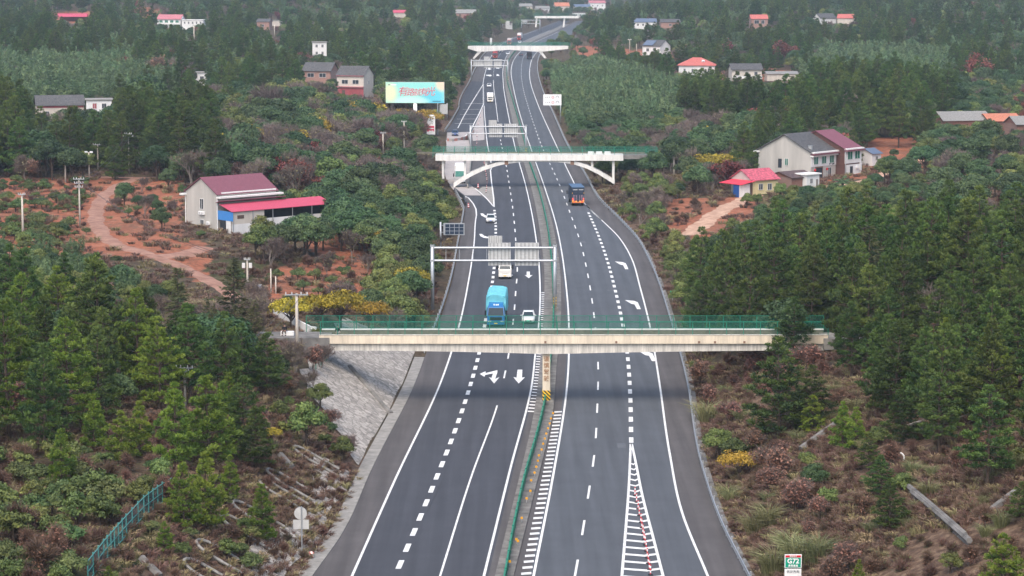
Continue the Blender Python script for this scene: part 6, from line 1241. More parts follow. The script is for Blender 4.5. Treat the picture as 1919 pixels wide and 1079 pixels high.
def track(pts, w, m_=None):
    c = [T(x, y) for x, y in pts]; d = []
    for a, e_ in zip(c[:-1], c[1:]):
        k = max(2, int((e_ - a).length / .9)); d += [a.lerp(e_, i / k) for i in range(k)]
    d.append(c[-1])
    for _ in range(6): d = [d[0]] + [(d[i - 1] + d[i] * 2 + d[i + 1]) / 4 for i in range(1, len(d) - 1)] + [d[-1]]
    V_ = []; mm = 6; m = 6
    for i, p in enumerate(d):
        q = (d[min(i + 1, len(d) - 1)] - d[max(i - 1, 0)]); q.z = 0; q.normalize(); s = Vector((-q.y, q.x, 0)); ww = w * (1 + .14 * math.sin(i * .37) + .08 * math.sin(i * 1.3))
        for k in range(m + 1): x, y = p.x + s.x * ww * (k / m - .5), p.y + s.y * ww * (k / m - .5); V_.append((x, y, Hs(x, y) + .10 - .10 * abs(k / m - .5) * 2))
        TRACK_PTS.append((p.x, p.y, w / 2 + .8))
    i = np.arange((len(d) - 1) * (m + 1)).reshape(-1, m + 1)[:, :-1].ravel(); f = np.stack([i, i + 1, i + m + 2, i + m + 1], 1)
    o = link_mesh('dirt_track', fast_mesh('dirt_track', np.array(V_), f, [m_ or TRACKM])); o['kind'] = 'structure'
track([(262,333),(225,345),(196,365),(180,392),(180,418),(196,445),(228,463),(285,479),(335,497),(380,518),(415,540),(445,560)], 2.8, TRACKR)
track([(300,481),(345,478),(385,463)], 3.4, TRACKR); track([(-40,478),(60,474),(140,480)], 2.8, TRACKR); track([(150,331),(262,333),(330,331),(420,322)], 2.4, TRACKR)
track([(1412,366),(1378,381),(1340,402),(1310,425),(1288,442)], 4.2); track([(1155,111),(1172,104),(1200,99)], 5); track([(1500,352),(1600,345),(1660,328),(1720,300)], 4)
TP = np.array(TRACK_PTS)

# ---------------------------------------------------------------- plants: where they stand
LOOK = {'bright_pine': 'broad bright pine', 'pine': 'dark green pine', 'young_pine': 'bright green young pine', 'fir': 'brown tinged conifer', 'broadleaf': 'dark round evergreen tree', 'olive_tree': 'olive green leafy tree', 'bamboo': 'feathery bamboo clump', 'bare': 'grey bare twiggy tree', 'red': 'tree with dull red leaves', 'rust': 'low rust leaved tree', 'yellow': 'tree with yellow leaves', 'shrub': 'dark green shrub', 'olive_shrub': 'olive green shrub', 'dry_shrub': 'dry brown shrub', 'palm': 'palm'}
NAME = {'bright_pine': 'pine_tree', 'pine': 'pine_tree', 'young_pine': 'young_pine', 'fir': 'conifer_tree', 'broadleaf': 'evergreen_tree', 'olive_tree': 'leafy_tree', 'bamboo': 'bamboo_clump', 'bare': 'bare_tree', 'red': 'red_leaf_tree', 'rust': 'rust_leaf_tree', 'yellow': 'yellow_leaf_tree', 'shrub': 'green_shrub', 'olive_shrub': 'olive_shrub', 'dry_shrub': 'dry_shrub', 'palm': 'palm_tree'}
GROUPN = {'bright_pine': 'broad bright pines', 'pine': 'pines', 'young_pine': 'young pines', 'fir': 'brown tinged conifers', 'broadleaf': 'round evergreens', 'olive_tree': 'leafy trees', 'bamboo': 'bamboo clumps', 'bare': 'bare trees', 'red': 'red leaved trees', 'rust': 'rust leaved trees', 'yellow': 'yellow leaved trees', 'shrub': 'green shrubs', 'olive_shrub': 'olive shrubs', 'dry_shrub': 'dry shrubs'}
STUFF_ONLY = {'weeds', 'silver', 'straw'}
NONE = ()
Z = [   # polygon of the plants' feet in the picture, species and shares, spacing in metres, scale, place
 ([(600,735),(640,680),(800,655),(795,665),(690,872)], NONE, 3, (1, 1), ''),
 ([(1262,376),(1335,372),(1305,440),(1255,425)], (('dry_shrub', .3), ('weeds', .7)), 4.5, (.6, 1), 'on the red cut bank right of the arch bridge'),
 ([(560,1150),(700,870),(585,735),(540,770),(470,850),(420,900),(330,940),(240,1000),(170,1110)], (('weeds', .62), ('dry_shrub', .16), ('olive_shrub', .12), ('shrub', .10)), 1.5, (.4, .8), 'on the lower left cutting slope'),
 ([(-90,1160),(-90,880),(60,862),(230,862),(330,890),(330,940),(240,1000),(170,1110)], (('shrub', .22), ('olive_shrub', .46), ('dry_shrub', .16), ('young_pine', .015), ('weeds', .145)), 1.75, (.55, 1.3), 'in the thicket at the bottom left corner'),
 ([(60,862),(330,890),(470,850),(545,760),(440,770),(200,810)], (('young_pine', .26), ('shrub', .24), ('dry_shrub', .18), ('rust', .12), ('olive_shrub', .20)), 2.8, (.5, .95), 'in the front row of the left hillside'),
 ([(370,610),(430,570),(525,610),(560,700),(540,760),(450,735),(390,700)], (('fir', .58), ('broadleaf', .16), ('bare', .18), ('pine', .08)), 3.0, (.5, .75), 'in the stand left of the near bridge'),
 ([(-90,880),(-90,600),(150,570),(370,610),(390,700),(450,735),(540,760),(440,770),(200,810),(60,862)], (('pine', .68), ('bright_pine', .08), ('young_pine', .02), ('broadleaf', .10), ('rust', .05), ('bare', .07)), 4.2, (.5, 1.0), 'in the dense wood at the left of the near bridge'),
 ([(-90,600),(-90,505),(60,494),(270,492),(400,530),(440,570),(370,610),(150,570)], (('broadleaf', .34), ('bamboo', .28), ('olive_tree', .22), ('shrub', .16)), 2.9, (.42, .68), 'in the strip between the left wood and the red orchard'),
 ([(-90,490),(-90,345),(165,345),(176,385),(172,430),(200,468),(110,490)], (('shrub', .5), ('olive_shrub', .14), ('dry_shrub', .26), ('weeds', .1)), 2.9, (.45, 1.2), 'on the red orchard slope at the left'),
 ([(212,365),(345,340),(345,428),(390,440),(375,465),(260,468),(205,430)], (('shrub', .36), ('bare', .22), ('dry_shrub', .18), ('broadleaf', .10), ('weeds', .14)), 2.6, (.35, .85), 'inside the bend of the dirt track'),
 ([(376,490),(385,440),(440,434),(600,408),(690,398),(722,440),(700,484),(560,494)], (('broadleaf', .76), ('olive_tree', .24)), 3.4, (.85, 1.15), 'in the row below the pink lean-to'),
 ([(440,560),(400,530),(470,495),(700,484),(722,560),(690,600),(560,600),(520,610)], (('shrub', .34), ('dry_shrub', .26), ('bare', .22), ('weeds', .18)), 3.8, (.5, 1.0), 'on the open ground behind the yellow trees'),
 ([(520,640),(560,600),(690,600),(700,640),(600,660)], (('olive_shrub', .5), ('dry_shrub', .5)), 2.6, (.7, 1.1), 'at the left end of the near bridge'),
 ([(690,640),(840,610),(855,540),(866,470),(870,410),(862,372),(800,372),(722,402),(690,398),(722,440),(700,484),(722,560),(690,600)], (('olive_tree', .54), ('broadleaf', .20), ('yellow', .05), ('bare', .12), ('olive_shrub', .09)), 3.1, (.65, 1.08), 'along the left verge between the bridges'),
 ([(345,338),(480,322),(560,295),(700,285),(836,300),(850,372),(722,402),(690,398),(600,375),(500,352)], (('bare', .50), ('broadleaf', .16), ('olive_tree', .08), ('rust', .12), ('dry_shrub', .08), ('red', .06)), 3.4, (.85, 1.35), 'behind the pink lean-to left of the arch bridge'),
 ([(-90,338),(-90,262),(250,262),(400,268),(395,312),(340,330),(240,330),(150,328)], (('pine', .88), ('broadleaf', .08), ('bare', .04)), 4.6, (1.1, 1.45), 'in the tall grove above the red orchard'),
 ([(395,312),(402,235),(560,192),(700,192),(838,218),(842,245),(836,300),(700,285),(560,295),(480,322)], (('bare', .52), ('olive_tree', .18), ('broadleaf', .18), ('yellow', .05), ('rust', .07)), 3.6, (1.05, 1.6), 'in the thin wood left of the billboard'),
 ([(-90,262),(-90,196),(150,228),(320,200),(402,235),(400,268),(250,262)], (('broadleaf', .4), ('pine', .35), ('bare', .15), ('bamboo', .1)), 5, (.8, 1.15), 'around the low white houses at the left'),
 ([(-90,196),(-90,135),(230,135),(330,172),(320,200),(150,228)], (('bamboo', .74), ('broadleaf', .16), ('red', .04), ('bare', .06)), 4.0, (.9, 1.25), 'in the bamboo behind the low white houses'),
 ([(700,192),(705,120),(830,70),(900,70),(895,127),(850,200),(838,218)], (('broadleaf', .48), ('olive_tree', .2), ('pine', .2), ('bare', .12)), 5, (.9, 1.3), 'behind the billboard'),
 ([(1295,690),(1440,690),(1560,705),(1640,765),(1700,805),(1760,835),(1990,875),(1990,1160),(1400,1160),(1345,960)], (('weeds', .70), ('dry_shrub', .15), ('rust', .03), ('olive_shrub', .05), ('silver', .07)), 1.4, (.5, 1.0), 'on the dry slope at the lower right'),
 ([(1560,705),(1700,650),(1990,660),(1990,875),(1760,835),(1640,765)], (('pine', .60), ('young_pine', .12), ('weeds', .18), ('rust', .04), ('dry_shrub', .06)), 3.6, (.62, .95), 'on the upper part of the right slope'),
 ([(1275,640),(1300,580),(1380,535),(1480,512),(1750,498),(1990,490),(1990,660),(1700,650),(1560,705),(1440,690),(1295,690)], (('pine', .82), ('fir', .06), ('broadleaf', .08), ('bare', .04)), 4.4, (.65, 1.22), 'in the dense dark grove right of the near bridge'),
 ([(1140,345),(1230,352),(1262,376),(1255,425),(1300,450),(1330,505),(1292,560),(1275,640),(1258,600),(1228,510),(1196,455),(1165,415)], (('olive_tree', .24), ('bare', .24), ('olive_shrub', .2), ('dry_shrub', .2), ('silver', .12)), 2.5, (.5, .9), 'on the right verge between the bridges'),
 ([(1300,580),(1310,505),(1300,450),(1340,420),(1400,385),(1440,366),(1530,356),(1640,348),(1742,362),(1765,428),(1990,428),(1990,490),(1750,498),(1480,512),(1380,535)], (('broadleaf', .42), ('olive_tree', .34), ('shrub', .24)), 2.7, (.40, .66), 'below the white house and the red shed'),
 ([(1640,348),(1665,305),(1740,285),(1990,262),(1990,428),(1765,428),(1742,362)], (('broadleaf', .40), ('olive_tree', .16), ('bare', .26), ('dry_shrub', .18)), 4.6, (.7, 1.15), 'right of the white house'),
 ([(1075,262),(1270,245),(1425,255),(1425,305),(1345,342),(1300,372),(1230,352),(1140,360),(1110,350)], (('broadleaf', .30), ('olive_tree', .2), ('bare', .34), ('yellow', .03), ('dry_shrub', .13)), 3.7, (.8, 1.25), 'around the right end of the arch bridge'),
 ([(1270,245),(1285,195),(1450,190),(1700,190),(1790,215),(1750,262),(1640,262),(1425,255)], (('pine', .78), ('red', .06), ('broadleaf', .09), ('bare', .07)), 4.4, (1.05, 1.4), 'in the belt behind the white house'),
 ([(1050,250),(1036,142),(1130,140),(1290,190),(1280,240),(1270,245),(1085,262)], (('bamboo', .9), ('olive_tree', .1)), 3.4, (.85, 1.2), 'in the bamboo right of the highway'),
 ([(1500,190),(1530,112),(1760,118),(1800,185)], (('bamboo', .72), ('broadleaf', .2), ('bare', .08)), 4.4, (.9, 1.3), 'in the pale bamboo at the upper right'),
 ([(1285,195),(1270,150),(1440,158),(1520,165),(1500,190)], (('bamboo', .3), ('bare', .3), ('shrub', .4)), 6, (.7, 1.0), 'below the coral roofed villa'),
 ([(1800,260),(1700,190),(1990,150),(1990,262)], (('broadleaf', .42), ('bare', .3), ('olive_tree', .2), ('red', .08)), 5, (.8, 1.15), 'around the long sheds at the right edge'),
]
OPENP = [[(1070,98),(1130,92),(1270,100),(1262,122),(1190,128),(1085,122)], [(85,28),(195,22),(190,44),(90,47)], [(250,20),(300,20),(300,44),(260,40)], [(1380,135),(1500,130),(1560,152),(1440,165)], [(1625,262),(1695,260),(1735,280),(1690,298),(1640,296)], [(1332,258),(1372,258),(1366,286),(1338,286)]]
PR = np.random.default_rng(21); PL = []      # accepted plants: kind, x, y, z, scale, place
HASH = {}; HC = 4.0
for q in ((600, 592, 1448, 658, Yf - .5), (1503, 612, 1552, 632, Yf - .5), (826, 276, 1162, 348, Y2 + 6), (722, 152, 834, 200, T(778, 224).y + 7), (798, 190, 842, 248, Yp(256) - 1), (1016, 175, 1054, 214, Yp(232)), (822, 415, 872, 470, Yp(470) - 1), (806, 458, 812, 530, Yp(583)), (876, 84, 1066, 108, Y3 - 1), (1000, 24, 1086, 44, Y4), (940, 36, 1014, 54, Yp(64)),
          (164, 362, 232, 470, 400), (225, 452, 300, 490, 388), (270, 470, 400, 522, 366), (350, 500, 440, 556, 345), (-20, 338, 330, 470, 330), (1284, 400, 1350, 440, 428), (1330, 366, 1416, 408, 470), (440, 480, 700, 545, 300), (506, 572, 602, 634, 335), (580, 680, 800, 870, 230), (1254, 372, 1340, 430, 440), (1628, 264, 1712, 290, 590), (1334, 260, 1370, 284, 560), (1710, 934, 1810, 1012, T(1790, 1000).y), (1466, 1034, 1506, 1090, T(1486, 1100).y), (178, 1052, 188, 1085, T(190, 1060).y), (200, 1028, 212, 1050, T(210, 1036).y), (222, 1004, 234, 1025, T(228, 1015).y), (248, 970, 264, 995, T(255, 985).y), (282, 938, 312, 958, T(296, 948).y)): KEEP.append(q)
for k_, (x_, y_, t_) in POLES.items():
    if k_ in ('a2', 'j2'): continue
    a_, b_2 = PX(x_, y_, t_); c_, d_2 = PX(x_, y_, Hs(x_, y_) + .25 * (t_ - Hs(x_, y_))); KEEP.append((float(a_) - 4, float(b_2) - 2, float(a_) + 4, float(d_2), y_ - 1))
def free(x, y, d):
    i, j = int(x // HC), int(y // HC); r = int(d // HC) + 1
    for a in range(i - r, i + r + 1):
        for c in range(j - r, j + r + 1):
            for (u, v, e_) in HASH.get((a, c), ()):
                if (u - x) ** 2 + (v - y) ** 2 < (max(d, e_) * .5 + min(d, e_) * .5) ** 2: return False
    return True
def take(x, y, d): HASH.setdefault((int(x // HC), int(y // HC)), []).append((x, y, d))
SA = np.array(SITES)
def clear_of(kind, x, y, z, sc):
    p = PROTO[kind][0]; r, h = p.r * sc, p.h * sc; k = .75 if kind not in STUFF_ONLY else .2
    if -r * k - .8 - (1.4 if x < 0 else .6) < min(0, 0): pass
    if float(edgeL(y)) - x < r * k + 1.3 and x - float(edgeR(y)) < r * k + 1.0 and y < 2000: return False
    if np.any((SA[:, 0] - x) ** 2 + (SA[:, 1] - y) ** 2 < (SA[:, 2] + r * .5) ** 2): return False
    if np.any((TP[:, 0] - x) ** 2 + (TP[:, 1] - y) ** 2 < (TP[:, 2] + r * .35) ** 2): return False
    if kind == 'weeds': return True
    cx, cb = PX(x, y, z); cx, ct = PX(x, y, z + h); rp = r * F / y * .8
    for (a, b_, c, d, Yk) in KEEP:
        if y < Yk and cx + rp > a and cx - rp < c and cb > b_ and ct < d: return False
    return True
# single plants that can be told apart: kind, foot, top row, label
Y_ = Yp
HERO = [
 ('young_pine', 116, 922, 800, 'bright young pine standing alone above the bottom left thicket'), ('young_pine', 228, 868, 766, 'slim bright young pine right of the lone one above the thicket'),
 ('young_pine', 330, 872, 712, 'tall bright pine, left one of three at the edge of the left cutting'), ('young_pine', 392, 868, 698, 'tall bright pine, middle one of three at the edge of the left cutting'), ('pine', 458, 850, 700, 'pine with dark lower boughs, right one of three at the left cutting edge'),
 ('young_pine', 345, 988, 862, 'bright young pine beside the upper end of the teal fence'), ('young_pine', 386, 992, 842, 'young pine just right of the teal fence pine'), ('young_pine', 432, 938, 850, 'narrow young pine on the left slope above the arches'), ('young_pine', 492, 1012, 903, 'young pine lowest on the left slope near the stone strip'), ('young_pine', 310, 1034, 974, 'small pine sapling right of the teal fence'), ('young_pine', 205, 1104, 1058, 'pine sapling at the bottom edge beside the teal fence'), ('pine', 482, 885, 758, 'dark slim pine beside a yellow bush on the left slope'),
 ('bright_pine', 130, 812, 590, 'broad bright topped pine large in the left foreground wood'), ('bright_pine', 18, 820, 555, 'tall pine cut by the left edge of the picture'), ('pine', 190, 735, 478, 'tallest pine rising above the left wood'), ('bright_pine', 262, 745, 535, 'tall pine right of the tallest one in the left wood'), ('bright_pine', 300, 770, 590, 'pine at the right flank of the left wood'),
 ('broadleaf', 418, 715, 585, 'round evergreen with fine leaves right of the left pine wood'), ('pine', 500, 745, 620, 'dark pine just left of the near bridge end'), ('fir', 440, 660, 478, 'tall ragged brownish conifer above the left wood'), ('fir', 478, 668, 560, 'brownish conifer left of the sitting person'), ('fir', 335, 640, 500, 'brownish conifer right of the tallest left pine'),
 ('yellow', 640, 622, 541, 'wide yellow tree, middle one of three behind the left bridge end'), ('yellow', 690, 622, 560, 'yellow tree at the right of the three behind the left bridge end'), ('yellow', 545, 618, 556, 'yellow tree at the left of the three behind the left bridge end'), ('yellow', 600, 612, 548, 'yellow green tree between the other yellow ones behind the bridge end'),
 ('bare', 552, 700, 628, 'brown bare bush under the pole at the left bridge end'), ('bare', 600, 690, 640, 'brown bare bush under the cream girder at the left bridge end'), ('olive_tree', 592, 650, 612, 'yellow green bush at the left end of the cream girder'), ('bare', 525, 715, 640, 'brown bare bush below the sitting person'),
 ('olive_tree', 600, 770, 715, 'olive bush spilling over the upper left edge of the stone slope'), ('rust', 618, 800, 762, 'rust leaved bush at the left edge of the stone slope'), ('bare', 588, 735, 690, 'brown twiggy bush at the top left of the stone slope'), ('bare', 650, 858, 812, 'brown twiggy bush at the lower left edge of the stone slope'),
 ('rust', 545, 742, 700, 'pinkish brown bush on the bank below the left bridge end'), ('rust', 585, 700, 645, 'reddish bush directly below the left bridge end'), ('olive_tree', 575, 842, 750, 'tall olive bush beside the stone slope'), ('yellow', 508, 838, 800, 'small yellow bush beside the dark slim pine of the left slope'), ('olive_tree', 640, 868, 815, 'green bush at the lower corner of the stone slope'),
 ('pine', 345, 330, 188, 'huge dense pine standing alone before the grove behind the farmhouse'), ('pine', 300, 333, 215, 'pine left of the huge lone one'), ('broadleaf', 275, 248, 136, 'giant dome shaped evergreen right of the flat white house'), ('bare', 500, 250, 150, 'large pale bare tree left of the brick pair'), ('yellow', 405, 282, 240, 'small yellow tree right of the huge pine'), ('yellow', 492, 262, 212, 'yellow green tree in front of the large bare tree'),
 ('broadleaf', 467, 340, 303, 'small round evergreen behind the maroon roof, leftmost of four'), ('broadleaf', 492, 342, 305, 'small round evergreen behind the maroon roof, second from left'), ('broadleaf', 518, 345, 303, 'small round evergreen behind the maroon roof, third from left'), ('broadleaf', 517, 358, 322, 'light green small evergreen in front of the other three behind the roof'), ('red', 560, 362, 292, 'bright red tree right of the maroon roof'),
 ('red', 228, 152, 100, 'dull red tree in the forest above the giant dome evergreen'), ('rust', 292, 165, 102, 'brown leaved tree above the giant dome evergreen'), ('red', 1405, 255, 200, 'red tree in front of the pine belt behind the white house'), ('red', 1458, 128, 70, 'bright red tree in the forest above the cream balcony house'), ('red', 1370, 122, 72, 'dark red tree above the coral roofed villa'), ('red', 1712, 62, 32, 'small red brown tree high in the upper right pines'), ('red', 1840, 160, 95, 'large brownish red tree at the upper right'), ('red', 1800, 165, 118, 'brownish red tree left of the large one at the upper right'),
 ('pine', 1484, 690, 553, 'pine standing before the right end of the near bridge'), ('pine', 1462, 822, 625, 'broad dark pine below the right end of the near bridge'), ('pine', 1520, 805, 680, 'dark pine right of the broad one below the bridge end'), ('young_pine', 1522, 812, 738, 'smaller pine beside the broad one on the right slope'),
 ('broadleaf', 1528, 924, 866, 'compact round dark green bush alone on the dry right slope'), ('pine', 1628, 880, 808, 'pine at the top of the diagonal trio on the right slope'), ('pine', 1652, 935, 850, 'pine in the middle of the diagonal trio on the right slope'), ('pine', 1668, 992, 895, 'pine at the foot of the diagonal trio on the right slope'), ('young_pine', 1578, 838, 750, 'young pine, left one of a close pair on the right slope'), ('young_pine', 1603, 842, 760, 'young pine, right one of a close pair on the right slope'),
 ('pine', 1692, 832, 725, 'spreading pine beside the slope arches at the right'), ('pine', 1760, 850, 695, 'tall pine behind the slope arches at the right'), ('pine', 1850, 915, 718, 'large dark pine at the right above the drainage chute'), ('pine', 1915, 980, 900, 'pine cut by the right edge above the chute'), ('young_pine', 1878, 1135, 995, 'bushy pine in the bottom right corner'), ('young_pine', 1608, 1100, 1046, 'small pine sapling at the bottom right of the route sign'),
 ('rust', 1445, 905, 830, 'rust leaved bush left of the compact round bush'), ('rust', 1420, 850, 800, 'rust leaved bush uppermost near the yellow bush'), ('rust', 1540, 975, 925, 'rust leaved bush below the compact round bush'), ('rust', 1510, 1010, 970, 'pinkish brown bush above the route sign'), ('yellow', 1385, 900, 845, 'bright yellow bush on the right verge'), ('olive_tree', 1345, 870, 800, 'yellow green bush behind the bright yellow one on the right verge'), ('shrub', 1375, 865, 815, 'dark green bush right of the yellow green one on the right verge'), ('silver', 1440, 985, 940, None), ('silver', 1415, 1000, 955, None), ('silver', 1500, 1060, 1000, None), ('silver', 1535, 1050, 1000, None), ('silver', 1450, 1075, 1020, None), ('silver', 1325, 790, 750, None), ('silver', 1478, 1035, 992, None),
 ('broadleaf', 1203, 332, 281, 'round evergreen hiding the right end of the arch bridge'), ('palm', 1578, 366, 330, 'palm in front of the white house'), ('broadleaf', 1668, 345, 290, 'round dark tree right of the maroon roofed bay'), ('broadleaf', 1700, 352, 292, 'round blue green tree beside the other one right of the maroon bay'), ('broadleaf', 1825, 330, 255, 'big dark dome tree at the right, lower left of a pair'), ('broadleaf', 1850, 285, 222, 'big dome tree at the right below the long sheds'), ('broadleaf', 1675, 300, 278, 'small round evergreen by the red bank right of the white house'), ('bare', 1595, 250, 165, 'tall pale bare tree in the pine belt behind the white house'), ('olive_tree', 1180, 410, 385, 'green bush on the right verge beside the dark truck'),
 ('pine', 1900, 500, 340, 'tall pine rising at the right edge of the dark grove'), ('pine', 1460, 470, 368, 'pointed pine standing out at the top of the dark grove'), ('pine', 1620, 470, 345, 'pointed pine top in the middle of the dark grove'),
]
for kind, px, pb, pt, lb in HERO:
    p = T(px, pb); ps = PROTO[kind]; k = int(PR.integers(len(ps))); h = (pb - pt) / F * (p.y * CP + (CAMH - p.z) * SP) / CP; sc = h / ps[k].h
    PL.append([kind, p.x, p.y, p.z, sc, None, lb, k]); take(p.x, p.y, max(1.0, ps[k].r * sc * 1.3))
# candidates on a jittered lattice, finest close to the camera
def lattice(y0, y1, step, wide=85):
    yy = np.arange(y0, y1, step); out = []
    for y in yy:
        w = .236 * y + wide; x = np.arange(-w, w, step); out.append(np.stack([x + PR.uniform(-.5, .5, len(x)) * step, y + PR.uniform(-.5, .5, len(x)) * step], 1))
    a = np.concatenate(out); PR.shuffle(a); return a
for y0, y1, step in ((96, 330, 1.25), (330, 620, 2.2), (620, 1150, 3.8), (1150, 3400, 8.0)):
    A = lattice(y0, y1, step); x, y = A[:, 0], A[:, 1]; z = H(x, y); px, py = PX(x, y, z)
    tl = edgeL(y) - x; tr = x - edgeR(y); ok = ((tl > 1.2) | (tr > 1.0)) & (z > -.6) | (y > 2050)
    ok &= ~((y > yA - 3) & (y < 310) & (tl > 0) & (tl < 2.4 + 9.5 * smooth(yA - 2, yA + 25, y))); 
    for q in OPENP: ok &= ~(inpoly(px, py, q) & (PR.uniform(size=len(x)) > .05))
    zi = np.full(len(x), -1)
    for i in range(len(Z) - 1, -1, -1): zi[inpoly(px, py, Z[i][0])] = i
    n3 = wob(x, y, 55, 9); n4 = wob(x, y, 6.5, 7)
    for i in np.nonzero(ok)[0]:
        zz = zi[i]
        if zz >= 0: mixs, sp_, sr, place_ = Z[zz][1:]
        elif y[i] < 480:
            if -60 < px[i] < 1960 and py[i] < 1240: continue
            if PR.uniform() < .5: continue
            mixs = (('pine', .5), ('broadleaf', .18), ('bare', .12), ('olive_shrub', .2)) if max(tl[i], tr[i]) > 12 else (('olive_shrub', .3), ('dry_shrub', .4), ('weeds', .3)); sp_ = 4.6; sr = (.7, 1.05); place_ = 'outside the view'
        else:
            b_ = float(n3[i]); left = x[i] < 0
            mixs = (('pine', .46 - .32 * b_), ('broadleaf', .18), ('bamboo', .08 + .16 * max(0, b_)), ('bare', .15 + .1 * max(0, b_)), ('red', .035), ('rust', .02), ('olive_tree', .10)); sr = (.85, 1.3); sp_ = float(np.interp(y[i], [600, 1200, 2200, 3400], [4.6, 6.2, 9.5, 13]))
            if max(tl[i], tr[i]) < 28 and y[i] < 1500: mixs = (('olive_tree', .3), ('bare', .26), ('broadleaf', .26), ('dry_shrub', .18)); sr = (.5, .85); sp_ *= .8
            place_ = ('in the wide forest beyond the %s houses' % ('left' if left else 'right')) if y[i] < 900 else ('in the far forest on the %s side' % ('left' if left else 'right'))
        if not mixs: continue
        if zz in (8, 9) and n4[i] > .12: continue
        w = np.array([m[1] for m in mixs]); kind = mixs[int(np.searchsorted(np.cumsum(w / w.sum()), PR.uniform()))][0]
        sc = PR.uniform(*sr); d = sp_ * (1 if kind not in ('weeds', 'silver') else .8)
        if kind in ('shrub', 'olive_shrub', 'dry_shrub', 'rust') and sp_ > 2.7: d *= .75
        if not free(x[i], y[i], d): continue
        if not clear_of(kind, x[i], y[i], z[i], sc): continue
        take(x[i], y[i], d); PL.append([kind, x[i], y[i], z[i], sc, place_, None, int(PR.integers(len(PROTO[kind])))])
# which of them the picture shows: nearest first, on a coarse raster
PL.sort(key=lambda p: p[2]); RW, RH = 480, 270; cover = np.zeros((RH, RW), bool); best = []
for p in PL:
    kind, x, y, z, sc = p[:5]; pr = PROTO[kind][p[7]]; cx, cy = PX(x, y, z + pr.h * sc * .55); rx, ry = pr.r * sc * F / y / 4 * .8, pr.h * sc * F / y / 4 * .45
    cx, cy = float(cx) / 4, float(cy) / 4; a0_, a1_, b0_, b1_ = max(0, int(cx - rx)), min(RW, int(cx + rx) + 1), max(0, int(cy - ry)), min(RH, int(cy + ry) + 1)
    if a1_ <= a0_ or b1_ <= b0_: best.append(0); continue
    gx, gy = np.meshgrid(np.arange(a0_, a1_) - cx, np.arange(b0_, b1_) - cy); m = (gx / max(rx, .6)) ** 2 + (gy / max(ry, .6)) ** 2 <= 1
    sub = cover[b0_:b1_, a0_:a1_]; best.append(int(np.sum(m & ~sub))); 
    if kind not in ('bare', 'dry_shrub', 'weeds', 'straw', 'silver'): sub |= m
order = sorted(range(len(PL)), key=lambda i: -(best[i] + (1e6 if PL[i][6] else 0))); count = {}; single = set()
for i in order:
    k = PL[i][0]
    if PL[i][5] == 'outside the view' or k in STUFF_ONLY or (best[i] < 3 and not PL[i][6]): continue
    if count.get(k, 0) < 285: count[k] = count.get(k, 0) + 1; single.add(i)
rest = {}
for i, (kind, x, y, z, sc, place_, lb, k) in enumerate(PL):
    pr = PROTO[kind][k]; rz = float(PR.uniform(0, 6.283))
    if i not in single: rest.setdefault(kind, []).append((x, y, z, rz, sc * PR.uniform(.95, 1.05), k)); continue
    label = lb or (LOOK[kind] + ' ' + place_); wd = 1.32 if lb and kind == 'pine' else 1.0; s = (sc * wd * PR.uniform(.92, 1.08), sc * wd * PR.uniform(.92, 1.08), sc)
    grp = None if lb else GROUPN[kind] + ' ' + place_
    if pr.trunk is None or y > 640: o = link_mesh(NAME[kind], pr.whole); tag(o, label, 'tree' if 'shrub' not in kind else 'shrub', grp)
    else:
        o = thing(NAME[kind], label, 'tree' if 'shrub' not in kind else 'shrub', (0, 0, 0), 0, grp); link_mesh('crown', pr.crown, o); link_mesh('trunk', pr.trunk, o)
    o.location = (x, y, z - .02); o.rotation_euler = (0, 0, rz); o.scale = s
# ground cover between the trees
C2 = []
for y0, y1, step, dens in ((112, 330, .9, 1), (330, 560, 2.2, .8)):
    A = lattice(y0, y1, step, 26); x, y = A[:, 0], A[:, 1]; z = H(x, y); px, py = PX(x, y, z); tl = edgeL(y) - x; tr = x - edgeR(y); ok = ((tl > 1.3) | (tr > 1.2)) & ~((y > yA - 3) & (y < 310) & (tl > 0) & (tl < 2.4 + 9.5 * smooth(yA - 2, yA + 25, y))) & (wob(x, y, 5, 3) > -.55)
    inred = np.zeros(len(x), bool)
    for q in RED[:5]: inred |= inpoly(px, py, q)
    ok &= ~(inred & (PR.uniform(size=len(x)) > .5)) & (PR.uniform(size=len(x)) < dens)
    for i in np.nonzero(ok)[0]:
        if np.any((TP[:, 0] - x[i]) ** 2 + (TP[:, 1] - y[i]) ** 2 < TP[:, 2] ** 2): continue
        C2.append((x[i], y[i], z[i], PR.uniform(0, 6.28), PR.uniform(.5, 1.1) * (1 if y[i] < 330 else 1.5), int(PR.integers(3))))
rest['straw'] = C2
